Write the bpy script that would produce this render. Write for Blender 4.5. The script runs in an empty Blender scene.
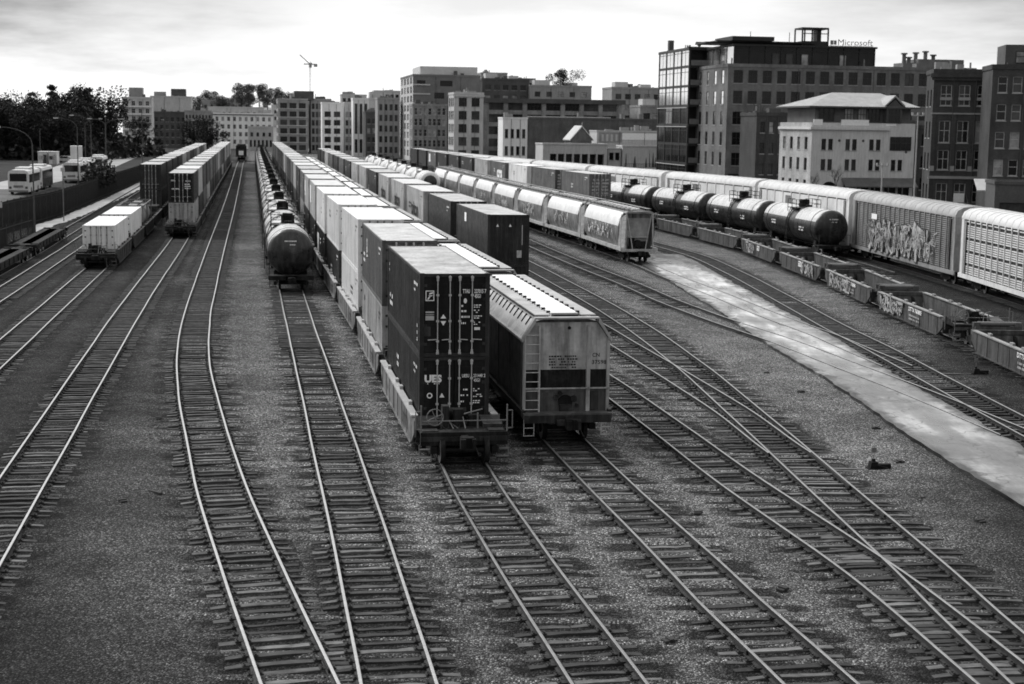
import bpy, math, random
from mathutils import Vector, Matrix
random.seed(7)
R = math.radians
scene = bpy.context.scene
COL = scene.collection
RAIL = 0.17          # rail top above the ballast

# ------------------------------------------------------------------ materials
MATS = {}
def _nodes(name):
    m = bpy.data.materials.new(name); m.use_nodes = True
    nt = m.node_tree; nt.nodes.clear()
    out = nt.nodes.new('ShaderNodeOutputMaterial'); b = nt.nodes.new('ShaderNodeBsdfPrincipled')
    nt.links.new(b.outputs[0], out.inputs[0])
    return m, nt, b
def _coords(nt, rnd=True, scale=(1, 1, 1)):
    tc = nt.nodes.new('ShaderNodeTexCoord'); src = tc.outputs['Object']
    mp = nt.nodes.new('ShaderNodeMapping'); mp.inputs['Scale'].default_value = scale
    if rnd:
        oi = nt.nodes.new('ShaderNodeObjectInfo')
        ml = nt.nodes.new('ShaderNodeMath'); ml.operation = 'MULTIPLY'; ml.inputs[1].default_value = 61.0
        nt.links.new(oi.outputs['Random'], ml.inputs[0])
        cb = nt.nodes.new('ShaderNodeCombineXYZ')
        for k in range(3): nt.links.new(ml.outputs[0], cb.inputs[k])
        ad = nt.nodes.new('ShaderNodeVectorMath'); ad.operation = 'ADD'
        nt.links.new(src, ad.inputs[0]); nt.links.new(cb.outputs[0], ad.inputs[1]); src = ad.outputs[0]
    nt.links.new(src, mp.inputs[0]); return mp.outputs[0]
def _noise(nt, vec, scale, detail=5, rough=.6):
    n = nt.nodes.new('ShaderNodeTexNoise'); n.inputs['Scale'].default_value = scale
    n.inputs['Detail'].default_value = detail; n.inputs['Roughness'].default_value = rough
    nt.links.new(vec, n.inputs['Vector']); return n.outputs['Fac']
def _range(nt, v, a, b, c, d):
    n = nt.nodes.new('ShaderNodeMapRange'); n.inputs[1].default_value = a; n.inputs[2].default_value = b
    n.inputs[3].default_value = c; n.inputs[4].default_value = d; nt.links.new(v, n.inputs[0]); return n.outputs[0]
def _math(nt, op, a, b):
    n = nt.nodes.new('ShaderNodeMath'); n.operation = op
    for i, x in enumerate((a, b)):
        if isinstance(x, (int, float)): n.inputs[i].default_value = x
        else: nt.links.new(x, n.inputs[i])
    return n.outputs[0]
def _gray(nt, v, sock):
    cb = nt.nodes.new('ShaderNodeCombineXYZ')
    for k in range(3): nt.links.new(v, cb.inputs[k])
    nt.links.new(cb.outputs[0], sock)
def M(name, g, rough=.6, var=.3, scale=1.2, streak=.0, metal=0., spec=.3, objvar=0., dirt=0., bump=0., dust=0.):
    """weathered grey paint / stone / metal: patchy noise, rain streaks, dark low dirt"""
    if name in MATS: return MATS[name]
    m, nt, b = _nodes(name)
    v = _coords(nt)
    val = _range(nt, _noise(nt, v, scale), .25, .75, g * (1 - var), g * (1 + var))
    val = _math(nt, 'MULTIPLY', val, _range(nt, _noise(nt, v, scale * 9, 3), .3, .7, 1 - var * .5, 1 + var * .5))
    if streak:
        sv = _coords(nt, True, (3.2, 3.2, .22))
        val = _math(nt, 'MULTIPLY', val, _range(nt, _noise(nt, sv, 1.6, 4), .38, .72, 1.08, 1 - streak))
    if dirt:
        sv = _coords(nt, True, (1, 1, .5))
        val = _math(nt, 'MULTIPLY', val, _range(nt, _noise(nt, sv, .9, 6, .7), .5, .7, 1., 1 - dirt))
    if dust:                                     # pale dust and dried spill runs over dark paint
        dv = _coords(nt, True, (2.6, 2.6, .3)); dn = _range(nt, _noise(nt, dv, 1.1, 6, .7), .46, .74, 0, dust)
        dn = _math(nt, 'ADD', dn, _range(nt, _noise(nt, v, 2.2, 6, .75), .5, .78, 0, dust * .8)); val = _math(nt, 'ADD', val, dn)
    if objvar:
        oi = nt.nodes.new('ShaderNodeObjectInfo')
        val = _math(nt, 'MULTIPLY', val, _range(nt, oi.outputs['Random'], 0, 1, 1 - objvar, 1 + objvar))
    _gray(nt, val, b.inputs['Base Color'])
    rg = _range(nt, _noise(nt, v, scale * 4, 3), .3, .7, max(.05, rough - .12), min(1, rough + .15))
    nt.links.new(rg, b.inputs['Roughness'])
    b.inputs['Metallic'].default_value = metal
    b.inputs['Specular IOR Level'].default_value = spec
    if bump:
        bp = nt.nodes.new('ShaderNodeBump'); bp.inputs['Strength'].default_value = bump; bp.inputs['Distance'].default_value = .03
        nt.links.new(_noise(nt, v, scale * 6, 4), bp.inputs['Height']); nt.links.new(bp.outputs[0], b.inputs['Normal'])
    MATS[name] = m; return m

def mat_ballast():
    """crushed stone; the 'soil' attribute fouls it with cinders and oil between the rails"""
    m, nt, b = _nodes('ballast_stone')
    v = _coords(nt, False)
    vo = nt.nodes.new('ShaderNodeTexVoronoi'); vo.inputs['Scale'].default_value = 20.; nt.links.new(v, vo.inputs['Vector'])
    sep = nt.nodes.new('ShaderNodeSeparateColor'); nt.links.new(vo.outputs['Color'], sep.inputs[0])
    stone = _range(nt, _math(nt, 'POWER', sep.outputs[0], 3.2), 0, 1, .5, 2.5)
    gap = _range(nt, vo.outputs['Distance'], .2, .7, 1., .18)
    val = _math(nt, 'MULTIPLY', stone, gap)
    vo2 = nt.nodes.new('ShaderNodeTexVoronoi'); vo2.inputs['Scale'].default_value = 47.; nt.links.new(v, vo2.inputs['Vector'])
    s2 = nt.nodes.new('ShaderNodeSeparateColor'); nt.links.new(vo2.outputs['Color'], s2.inputs[0])
    val = _math(nt, 'MULTIPLY', val, _range(nt, s2.outputs[0], 0, 1, .55, 1.45))
    patch = _range(nt, _noise(nt, v, .16, 6, .62), .34, .68, .66, 1.24)       # oily and damp patches
    patch2 = _range(nt, _noise(nt, v, .8, 5, .6), .3, .7, .68, 1.28)
    val = _math(nt, 'MULTIPLY', val, _math(nt, 'MULTIPLY', patch, patch2))
    # stone colour darkened toward the left, near right and near edge, painting in vignetting
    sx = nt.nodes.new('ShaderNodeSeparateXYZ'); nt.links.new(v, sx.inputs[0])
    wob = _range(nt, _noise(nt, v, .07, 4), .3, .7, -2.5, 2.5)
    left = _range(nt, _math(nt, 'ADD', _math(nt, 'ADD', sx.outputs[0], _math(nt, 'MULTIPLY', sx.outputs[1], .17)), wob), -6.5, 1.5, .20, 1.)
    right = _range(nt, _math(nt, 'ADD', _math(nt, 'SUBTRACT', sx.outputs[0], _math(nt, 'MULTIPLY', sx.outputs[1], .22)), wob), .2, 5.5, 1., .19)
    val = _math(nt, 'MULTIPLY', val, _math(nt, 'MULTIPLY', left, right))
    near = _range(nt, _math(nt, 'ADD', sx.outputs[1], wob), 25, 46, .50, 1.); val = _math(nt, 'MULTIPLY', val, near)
    at = nt.nodes.new('ShaderNodeAttribute'); at.attribute_name = 'soil'
    soil = _math(nt, 'ADD', at.outputs['Fac'], _range(nt, _noise(nt, v, 1.7, 5, .65), .3, .7, -.42, .42))
    soil = _math(nt, 'MULTIPLY', _range(nt, soil, .25, .8, 0, 1), _range(nt, at.outputs['Fac'], 0, .15, 0, 1))
    val = _math(nt, 'MULTIPLY', val, _range(nt, soil, 0, 1, 1., .20))
    val = _math(nt, 'MULTIPLY', val, .37)
    _gray(nt, val, b.inputs['Base Color']); b.inputs['Roughness'].default_value = .9; b.inputs['Specular IOR Level'].default_value = .12
    bp = nt.nodes.new('ShaderNodeBump'); bp.inputs['Strength'].default_value = 1.; bp.inputs['Distance'].default_value = .06
    nt.links.new(_range(nt, vo.outputs['Distance'], 0, .8, 1, 0), bp.inputs['Height']); nt.links.new(bp.outputs[0], b.inputs['Normal'])
    return m
def mat_concrete():
    m, nt, b = _nodes('worn_concrete')
    v = _coords(nt, False)
    big = _noise(nt, v, .22, 6, .65)
    mp = nt.nodes.new('ShaderNodeMapping'); mp.inputs['Rotation'].default_value = (0, 0, R(-8)); mp.inputs['Scale'].default_value = (1.3, .22, 1); nt.links.new(v, mp.inputs[0])
    wet = _noise(nt, mp.outputs[0], .8, 6, .6)
    val = _range(nt, big, .36, .62, .17, .40)
    val = _math(nt, 'MULTIPLY', val, _range(nt, wet, .36, .60, .36, 1.22))
    sy = nt.nodes.new('ShaderNodeSeparateXYZ'); nt.links.new(v, sy.inputs[0])
    val = _math(nt, 'MULTIPLY', val, _range(nt, _math(nt, 'ADD', sy.outputs[1], _range(nt, wet, .3, .7, -14, 14)), 44, 100, .42, 1.5))   # damper near end; far end lightened to paint in wet reflections
    cr = nt.nodes.new('ShaderNodeTexVoronoi'); cr.feature = 'DISTANCE_TO_EDGE'; cr.inputs['Scale'].default_value = .42; wv = nt.nodes.new('ShaderNodeVectorMath'); wv.operation = 'ADD'
    wn = nt.nodes.new('ShaderNodeTexNoise'); wn.inputs['Scale'].default_value = 1.6; nt.links.new(v, wn.inputs['Vector']); nt.links.new(v, wv.inputs[0]); nt.links.new(wn.outputs['Color'], wv.inputs[1]); nt.links.new(wv.outputs[0], cr.inputs['Vector'])
    val = _math(nt, 'MULTIPLY', val, _range(nt, cr.outputs['Distance'], .0, .022, .45, 1.))
    val = _math(nt, 'MULTIPLY', val, _range(nt, _noise(nt, v, 4, 6, .72), .3, .7, .75, 1.18))
    at = nt.nodes.new('ShaderNodeAttribute'); at.attribute_name = 'soil'
    d = _math(nt, 'ADD', at.outputs['Fac'], _range(nt, _noise(nt, v, .9, 7, .7), .28, .72, -.55, .55))
    val = _math(nt, 'MULTIPLY', val, _range(nt, d, .45, .85, 1., .13))
    _gray(nt, val, b.inputs['Base Color'])
    nt.links.new(_range(nt, wet, .38, .6, .26, .62), b.inputs['Roughness'])
    b.inputs['Specular IOR Level'].default_value = .5
    return m
def mat_sleeper():
    m, nt, b = _nodes('weathered_timber')
    v = _coords(nt, True, (.7, 9, 9))
    oi = nt.nodes.new('ShaderNodeObjectInfo')
    base = _range(nt, _math(nt, 'POWER', oi.outputs['Random'], 2.6), 0, 1, .038, .165)
    val = _math(nt, 'MULTIPLY', base, _range(nt, _noise(nt, v, 2.2, 6, .7), .3, .7, .45, 1.5))
    v2 = _coords(nt, True)
    val = _math(nt, 'MULTIPLY', val, _range(nt, _noise(nt, v2, 2.1, 4), .35, .65, .6, 1.25))
    _gray(nt, val, b.inputs['Base Color']); b.inputs['Roughness'].default_value = .8; b.inputs['Specular IOR Level'].default_value = .2
    return m
def mat_foliage(name, g):
    if name in MATS: return MATS[name]
    m, nt, b = _nodes(name)
    v = _coords(nt)
    geo = nt.nodes.new('ShaderNodeNewGeometry')
    val = _range(nt, _noise(nt, v, .45, 3), .3, .7, g * .45, g * 1.6)
    val = _math(nt, 'MULTIPLY', val, _range(nt, geo.outputs['Random Per Island'], 0, 1, .6, 1.4))
    _gray(nt, val, b.inputs['Base Color']); b.inputs['Roughness'].default_value = .7; b.inputs['Specular IOR Level'].default_value = .15
    MATS[name] = m; return m
def mat_brick(name, g, rowh=.09, contrast=.25):
    if name in MATS: return MATS[name]
    m, nt, b = _nodes(name)
    v = _coords(nt, True)
    tc = nt.nodes.new('ShaderNodeTexCoord')
    sp = nt.nodes.new('ShaderNodeSeparateXYZ'); nt.links.new(tc.outputs['Object'], sp.inputs[0])
    cb = nt.nodes.new('ShaderNodeCombineXYZ')
    nt.links.new(_math(nt, 'ADD', sp.outputs[0], sp.outputs[1]), cb.inputs[0]); nt.links.new(sp.outputs[2], cb.inputs[1])
    bt = nt.nodes.new('ShaderNodeTexBrick'); nt.links.new(cb.outputs[0], bt.inputs['Vector'])
    bt.inputs['Scale'].default_value = 1.; bt.inputs['Brick Width'].default_value = rowh * 3; bt.inputs['Row Height'].default_value = rowh
    bt.inputs['Mortar Size'].default_value = .012
    for k, f in (('Color1', 1 - contrast), ('Color2', 1 + contrast), ('Mortar', 1.5)): bt.inputs[k].default_value = (g * f, g * f, g * f, 1)
    s2 = nt.nodes.new('ShaderNodeSeparateColor'); nt.links.new(bt.outputs['Color'], s2.inputs[0])
    val = _math(nt, 'MULTIPLY', s2.outputs[0], _range(nt, _noise(nt, v, .25, 5), .3, .7, .72, 1.25))
    sv = _coords(nt, True, (1.2, 1.2, .12))
    val = _math(nt, 'MULTIPLY', val, _range(nt, _noise(nt, sv, 1.2, 4), .35, .7, 1.08, .78))
    _gray(nt, val, b.inputs['Base Color']); b.inputs['Roughness'].default_value = .85; b.inputs['Specular IOR Level'].default_value = .2
    MATS[name] = m; return m
def mat_glass(name, g, rough=.06, spec=.6):
    if name in MATS: return MATS[name]
    m, nt, b = _nodes(name)
    v = _coords(nt)
    _gray(nt, _range(nt, _noise(nt, v, .8, 3), .3, .7, g * .5, g * 1.5), b.inputs['Base Color'])
    b.inputs['Roughness'].default_value = rough; b.inputs['Specular IOR Level'].default_value = spec
    MATS[name] = m; return m
def mat_mirrorglass(name, metal=.8, g=.75):
    if name in MATS: return MATS[name]
    m, nt, b = _nodes(name)
    b.inputs['Base Color'].default_value = (g, g, g, 1); b.inputs['Metallic'].default_value = metal; b.inputs['Roughness'].default_value = .1
    v = _coords(nt); bp = nt.nodes.new('ShaderNodeBump'); bp.inputs['Strength'].default_value = .08
    nt.links.new(_noise(nt, v, .7, 2), bp.inputs['Height']); nt.links.new(bp.outputs[0], b.inputs['Normal'])
    MATS[name] = m; return m

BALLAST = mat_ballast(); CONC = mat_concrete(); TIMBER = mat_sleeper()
ASPH = M('asphalt', .045, .95, .45, .12, spec=.04)
RUST = M('rusty_steel', .03, .75, .4, 6)
RAILTOP = M('polished_rail_head', .5, .36, .12, 3, metal=.85)
RAILDULL = M('dull_rail_head', .26, .42, .25, 3, metal=.7)
BLACK = M('black_running_gear', .008, .75, .4, 4, spec=.15, dust=.03)
DARKST = M('dark_steel', .016, .6, .4, 3, spec=.2, dust=.05)
WHEELF = M('worn_wheel_tread', .45, .35, .2, 6, metal=.6)
WHITEP = M('white_lettering', .88, .6, .12, 4)
BLACKP = M('black_lettering', .015, .6, .12, 4)
LIGHTBAR = M('light_metal_bar', .46, .5, .25, 5)
GRAYMETAL = M('grey_metal', .16, .5, .3, 2)

# container paints
CP = {
 'dark': M('dark_container_paint', .017, .5, .35, .8, .25, spec=.3, dust=.035),
 'charcoal': M('charcoal_container_paint', .024, .5, .35, .8, .25, dust=.05),
 'grey': M('grey_container_paint', .11, .5, .3, .8, .45, dirt=.4, dust=.06),
 'pale': M('pale_grey_container_paint', .42, .5, .2, .8, .4, dirt=.45),
 'white': M('white_container_paint', .76, .5, .1, .8, .26, dirt=.28),
}
DOORSHADE = M('shaded_door_paint', .007, .55, .35, 1.2, .2, spec=.2, dust=.012)  # dark container paint taken darker to put near-end shade into the doors
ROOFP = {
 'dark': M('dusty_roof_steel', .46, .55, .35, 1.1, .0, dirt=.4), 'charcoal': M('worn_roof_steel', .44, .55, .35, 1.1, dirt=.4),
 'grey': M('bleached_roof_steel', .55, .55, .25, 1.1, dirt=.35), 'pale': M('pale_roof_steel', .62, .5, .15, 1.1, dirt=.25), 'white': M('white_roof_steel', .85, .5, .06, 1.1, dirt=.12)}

# ------------------------------------------------------------------ mesh builder
class MB:
    def __init__(s): s.v = []; s.f = []; s.m = []; s.sm = []; s.soil = None
    def face(s, pts, m=0, smooth=False):
        i = len(s.v); s.v += [tuple(p) for p in pts]; s.f.append(tuple(range(i, i + len(pts)))); s.m.append(m); s.sm.append(smooth)
    def add(s, vs, fs, m=0, smooth=False):
        i = len(s.v); s.v += [tuple(p) for p in vs]
        for f in fs: s.f.append(tuple(i + k for k in f)); s.m.append(m); s.sm.append(smooth)
    def box(s, x0, x1, y0, y1, z0, z1, m=0, top=None):
        vs = [(x0, y0, z0), (x1, y0, z0), (x1, y1, z0), (x0, y1, z0), (x0, y0, z1), (x1, y0, z1), (x1, y1, z1), (x0, y1, z1)]
        fs = [(0, 3, 2, 1), (4, 5, 6, 7), (0, 1, 5, 4), (1, 2, 6, 5), (2, 3, 7, 6), (3, 0, 4, 7)]
        s.add(vs, fs, m)
        if top is not None: s.m[-5] = top
    def bar(s, p, q, w, h=None, m=0, up=(0, 0, 1)):
        h = h or w; p = Vector(p); q = Vector(q); d = (q - p).normalized(); upv = Vector(up)
        if abs(d.dot(upv)) > .97: upv = Vector((0, 1, 0))
        a = d.cross(upv).normalized() * w / 2; b = a.cross(d).normalized() * h / 2
        vs = [p - a - b, p + a - b, p + a + b, p - a + b, q - a - b, q + a - b, q + a + b, q - a + b]
        s.add(vs, [(0, 1, 2, 3), (7, 6, 5, 4), (0, 4, 5, 1), (1, 5, 6, 2), (2, 6, 7, 3), (3, 7, 4, 0)], m)
    def cyl(s, p, q, r, r2=None, n=12, m=0, caps=True, smooth=True, mcap=None):
        r2 = r if r2 is None else r2; p = Vector(p); q = Vector(q); d = (q - p).normalized()
        up = Vector((0, 0, 1)) if abs(d.z) < .9 else Vector((1, 0, 0))
        a = d.cross(up).normalized(); b = a.cross(d).normalized()
        A = [p + (a * math.cos(2 * math.pi * k / n) + b * math.sin(2 * math.pi * k / n)) * r for k in range(n)]
        B = [q + (a * math.cos(2 * math.pi * k / n) + b * math.sin(2 * math.pi * k / n)) * r2 for k in range(n)]
        s.add(A + B, [(k, (k + 1) % n, n + (k + 1) % n, n + k) for k in range(n)], m, smooth)
        if caps:
            s.face(A[::-1], m if mcap is None else mcap); s.face(B, m if mcap is None else mcap)
    def lathe_y(s, prof, n, m=0, cx=0, cz=0, mfun=None):
        """revolve profile [(y, r)] about the local Y axis through (cx, cz)"""
        base = len(s.v)
        for (y, r) in prof:
            for k in range(n):
                t = 2 * math.pi * k / n; s.v.append((cx + r * math.cos(t), y, cz + r * math.sin(t)))
        for i in range(len(prof) - 1):
            for k in range(n):
                s.f.append((base + i * n + k, base + i * n + (k + 1) % n, base + (i + 1) * n + (k + 1) % n, base + (i + 1) * n + k))
                s.m.append(mfun(i, k) if mfun else m); s.sm.append(True)
    def prism(s, poly, y0, y1, m=0, caps=True, smooth=False, mcap=None, mfun=None):
        """poly of (x, z) extruded along Y"""
        n = len(poly); A = [(x, y0, z) for x, z in poly]; B = [(x, y1, z) for x, z in poly]
        i0 = len(s.v); s.v += A + B
        for k in range(n):
            s.f.append((i0 + k, i0 + (k + 1) % n, i0 + n + (k + 1) % n, i0 + n + k)); s.m.append(mfun(k) if mfun else m); s.sm.append(smooth)
        if caps:
            s.face(A[::-1], m if mcap is None else mcap); s.face(B, m if mcap is None else mcap)
    def prism_x(s, poly, x0, x1, m=0):
        """poly of (y, z) extruded along X"""
        n = len(poly); A = [(x0, y, z) for y, z in poly]; B = [(x1, y, z) for y, z in poly]
        s.add(A + B, [(k, (k + 1) % n, n + (k + 1) % n, n + k) for k in range(n)], m)
        s.face(A[::-1], m); s.face(B, m)
    def merge(s, o, mat=None):
        i = len(s.v); s.v += [tuple(mat @ Vector(p)) for p in o.v] if mat else o.v
        s.f += [tuple(i + k for k in f) for f in o.f]; s.m += o.m; s.sm += o.sm
    def mesh(s, name, mats):
        me = bpy.data.meshes.new(name); me.from_pydata(s.v, [], s.f); me.update()
        if not isinstance(mats, (list, tuple)): mats = [mats]
        for x in mats: me.materials.append(x)
        me.polygons.foreach_set('material_index', s.m); me.polygons.foreach_set('use_smooth', s.sm)
        if s.soil:
            at = me.attributes.new('soil', 'FLOAT', 'POINT'); at.data.foreach_set('value', s.soil)
        if any(s.sm):
            bpy_bm_clean(me)
            me.set_sharp_from_angle(angle=R(38))
        return me
def bpy_bm_clean(me):
    import bmesh
    bm = bmesh.new(); bm.from_mesh(me); bmesh.ops.remove_doubles(bm, verts=bm.verts, dist=1e-4)
    bmesh.ops.recalc_face_normals(bm, faces=bm.faces); bm.to_mesh(me); bm.free()

# ------------------------------------------------------------------ scene helpers
def obj(name, me, parent=None, loc=(0, 0, 0), rot=(0, 0, 0)):
    o = bpy.data.objects.new(name, me); COL.objects.link(o); o.location = loc; o.rotation_euler = rot
    if parent: o.parent = parent
    return o
def tag(o, label, cat=None, group=None):
    o['label'] = label
    if cat: o['category'] = cat
    if group: o['group'] = group
    return o
def thing(name, label, cat, loc=(0, 0, 0), rz=0, group=None):
    return tag(obj(name, None, None, loc, (0, 0, rz)), label, cat, group)
def structure(name, me, loc=(0, 0, 0)):
    o = obj(name, me, None, loc); o['kind'] = 'structure'; return o
def grow(parent, tree):
    """tree of (name, mesh, loc, [children]) -> parts and sub-parts sharing mesh data"""
    for (n, me, loc, kids) in tree:
        o = obj(n, me, parent, loc)
        grow(o, kids)
ORD = 'nearest second third fourth fifth sixth seventh eighth ninth tenth eleventh twelfth thirteenth fourteenth fifteenth sixteenth seventeenth eighteenth nineteenth twentieth twenty-first twenty-second twenty-third twenty-fourth twenty-fifth twenty-sixth twenty-seventh twenty-eighth'.split()

_text = {}
def text_mb(txt, size, m=0, bold=.0, width=None):
    """lettering as flat mesh in the XZ plane, facing -Y, origin bottom left"""
    key = (txt, bold)
    if key not in _text:
        cu = bpy.data.curves.new('lettering', 'FONT'); cu.body = txt; cu.size = 1.; cu.offset = bold; cu.resolution_u = 3
        o = bpy.data.objects.new('lettering', cu); COL.objects.link(o)
        bpy.context.view_layer.update()
        me = bpy.data.meshes.new_from_object(o.evaluated_get(bpy.context.evaluated_depsgraph_get()))
        _text[key] = ([tuple(v.co) for v in me.vertices], [tuple(p.vertices) for p in me.polygons])
        bpy.data.objects.remove(o); bpy.data.curves.remove(cu); bpy.data.meshes.remove(me)
    vs, fs = _text[key]; mb = MB()
    xs = [v[0] for v in vs]; x0 = min(xs); w = max(xs) - x0
    sx = (width / w) if width else size
    mb.add([((v[0] - x0) * sx, 0, v[1] * size) for v in vs], fs, m)
    return mb
def T(x=0, y=0, z=0, rz=0, rx=0, ry=0, s=(1, 1, 1)):
    return Matrix.Translation((x, y, z)) @ Matrix.Rotation(rz, 4, 'Z') @ Matrix.Rotation(ry, 4, 'Y') @ Matrix.Rotation(rx, 4, 'X') @ Matrix.Diagonal((*s, 1))

# ------------------------------------------------------------------ track alignments (surveyed centre lines, metres)
class Path:
    def __init__(s, pts):
        pts = [Vector((x, y)) for x, y in sorted(pts, key=lambda p: p[1])]
        P = [pts[0] * 2 - pts[1]] + pts + [pts[-1] * 2 - pts[-2]]
        s.p = []
        for i in range(1, len(P) - 2):
            a, b, c, d = P[i - 1:i + 3]; n = max(2, int((c - b).length / .8))
            for k in range(n):
                t = k / n
                # monotone-ish Hermite with y-scaled tangents keeps uneven spacing calm
                hb = (c.x - a.x) / (c.y - a.y); hc = (d.x - b.x) / (d.y - b.y); L = c.y - b.y
                t2, t3 = t * t, t * t * t
                x = (2*t3 - 3*t2 + 1) * b.x + (t3 - 2*t2 + t) * hb * L + (-2*t3 + 3*t2) * c.x + (t3 - t2) * hc * L
                s.p.append(Vector((x, b.y + t * L)))
        s.p.append(pts[-1])
        s.s = [0.]
        for a, b in zip(s.p, s.p[1:]): s.s.append(s.s[-1] + (b - a).length)
    def at(s, d):
        d = max(0, min(d, s.s[-1] - 1e-3))
        lo, hi = 0, len(s.s) - 1
        while hi - lo > 1:
            m = (lo + hi) // 2
            if s.s[m] <= d: lo = m
            else: hi = m
        t = (d - s.s[lo]) / (s.s[hi] - s.s[lo]); p = s.p[lo].lerp(s.p[hi], t)
        e = (s.p[min(hi + 1, len(s.p) - 1)] - s.p[max(lo - 1, 0)]).normalized()
        return p, e
    def sY(s, y):
        for i, (a, b) in enumerate(zip(s.p, s.p[1:])):
            if a.y <= y <= b.y: return s.s[i] + (s.s[i + 1] - s.s[i]) * (y - a.y) / (b.y - a.y)
        return 0. if y < s.p[0].y else s.s[-1]
    def place(s, d, half):
        """pose of a vehicle centred at d whose trucks sit at +-half"""
        a, _ = s.at(d - half); b, _ = s.at(d + half); c = (a + b) / 2; e = (b - a).normalized()
        return (c.x, c.y, RAIL), math.atan2(-e.x, e.y)

TR = {
 'outer': [(-24.5, 45), (-26.0, 54), (-33.94, 105), (-37.93, 130), (-41.3, 150), (-50, 203), (-66.6, 303), (-89, 440)],
 'spur': [(-27.0, 45), (-36.7, 105), (-40.6, 130), (-44.0, 150), (-53.0, 203), (-70, 303)],
 'left1': [(-17.1, 27), (-25.68, 80), (-30.59, 110), (-38.0, 155), (-46.6, 205), (-86, 440)],
 'left2': [(-11.6, 26), (-15.73, 50), (-20.04, 75), (-24.24, 100), (-30.7, 140), (-40.8, 200), (-80.9, 440)],
 'curved': [(-3.4, 27), (-4.26, 30), (-5.71, 35), (-6.56, 38), (-7.69, 42), (-8.79, 46), (-9.82, 50), (-12.32, 60), (-13.5, 65), (-14.64, 70), (-15.69, 75), (-16.68, 80), (-18.52, 90), (-20.23, 100), (-24.47, 125), (-28.65, 150), (-36.98, 200), (-53.9, 300), (-70.9, 400), (-90, 515)],
 'tanks': [(-1.6, 26), (-2.22, 30), (-3.07, 35), (-4.26, 42), (-5.67, 50), (-7.42, 60), (-9.16, 70), (-10.93, 80), (-12.66, 90), (-14.4, 100), (-18.7, 125), (-31.4, 200), (-48.4, 300), (-65.3, 400), (-80, 490)],
 'stacks': [(2.9, 25.5), (2.06, 30), (1.09, 35), (.52, 38), (-.2, 42), (-.9, 46), (-1.98, 52.8), (-4.05, 64.7), (-6.7, 80.2), (-9.35, 94.6), (-11.8, 108), (-14.7, 124.4), (-27.4, 200), (-44.4, 300), (-61.5, 400), (-72, 462)],
 'hoppers': [(7.2, 25.5), (6.4, 30), (5.91, 32.5), (5.3, 35.5), (4.87, 38), (4.15, 42), (3.4, 46), (2.68, 50), (1.98, 54), (-.45, 68.3), (-2.6, 80), (-5.1, 94), (-7.6, 108), (-10.5, 124.4), (-23.2, 200), (-40.2, 300), (-57.4, 400)],
 'blocks': [(10.75, 27), (10.4, 30), (9.79, 35), (9.36, 38), (8.6, 42), (7.79, 46), (7.03, 50), (6.2, 55), (5.36, 60), (4.3, 66), (2.3, 76), (-.3, 88.4), (-3.9, 108), (-6.8, 124), (-19.6, 200), (-36.6, 300), (-53.6, 400)],
 'ladder_left': [(9.75, 52.5), (9.5, 54.5), (8.92, 60), (8.16, 65), (7.34, 70), (6.5, 75), (5.65, 80), (4.85, 85), (2.2, 100), (-2.0, 124), (-14.8, 200), (-31.8, 300)],
 'ladder': [(11.35, 26), (11.1, 30), (10.8, 35), (10.69, 38), (10.45, 42), (10.19, 46), (9.95, 50), (9.66, 55), (9.33, 60), (9.01, 65), (8.68, 70), (8.21, 75), (7.75, 80), (7.22, 85), (6.59, 90), (5.92, 95), (5.17, 100), (4.36, 105), (3.55, 110), (2.74, 115), (1.9, 120), (-1.5, 140), (-11.4, 200), (-28.2, 300)],
 'crossover': [(19.0, 56.5), (18.6, 59), (17.4, 66.3), (16.0, 73.2), (14.3, 81.7), (12.2, 90), (10.06, 100), (9.25, 105), (8.43, 110), (6.49, 120), (4.65, 130), (2.87, 140), (-1.5, 166), (-7.2, 200), (-24, 300), (-41, 400)],
 'graffiti': [(18.5, 73), (17.7, 79), (17.1, 84), (16.0, 90), (15.2, 95), (14.5, 100), (13.8, 105), (13.0, 110), (12.1, 115.5), (10.4, 128), (7.4, 145), (3.2, 166), (-2.9, 200), (-19.8, 300)],
 'paved': [(20.6, 26), (20.3, 45), (19.8, 56), (19.3, 69), (18.95, 79), (18.45, 88), (18.1, 99), (17.7, 111), (17.3, 120), (16.2, 135), (13.4, 150), (9.5, 166), (5.0, 186), (1.4, 203), (-16, 300), (-33, 395)],
 'wells': [(25.6, 27), (25.4, 50), (25.0, 70), (24.8, 82), (24.3, 97), (24.0, 113), (23.2, 127.7), (22.2, 142.7), (20.2, 155), (17.0, 172), (12.3, 188), (6.9, 206)],
 'far_tanks': [(29.6, 122), (28.2, 136), (24.9, 156), (21.4, 171), (16.9, 187), (11.2, 205), (5.5, 223), (-5, 258)],
 'autoracks': [(34.6, 40), (34.2, 70), (34.0, 97), (33.4, 112), (31.9, 134), (29.4, 152), (25.8, 170), (20.8, 187), (15.0, 205), (9.5, 223), (-1.0, 260), (-13.5, 308), (-38, 410)],
}
TR = {k: Path(v) for k, v in TR.items()}

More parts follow.
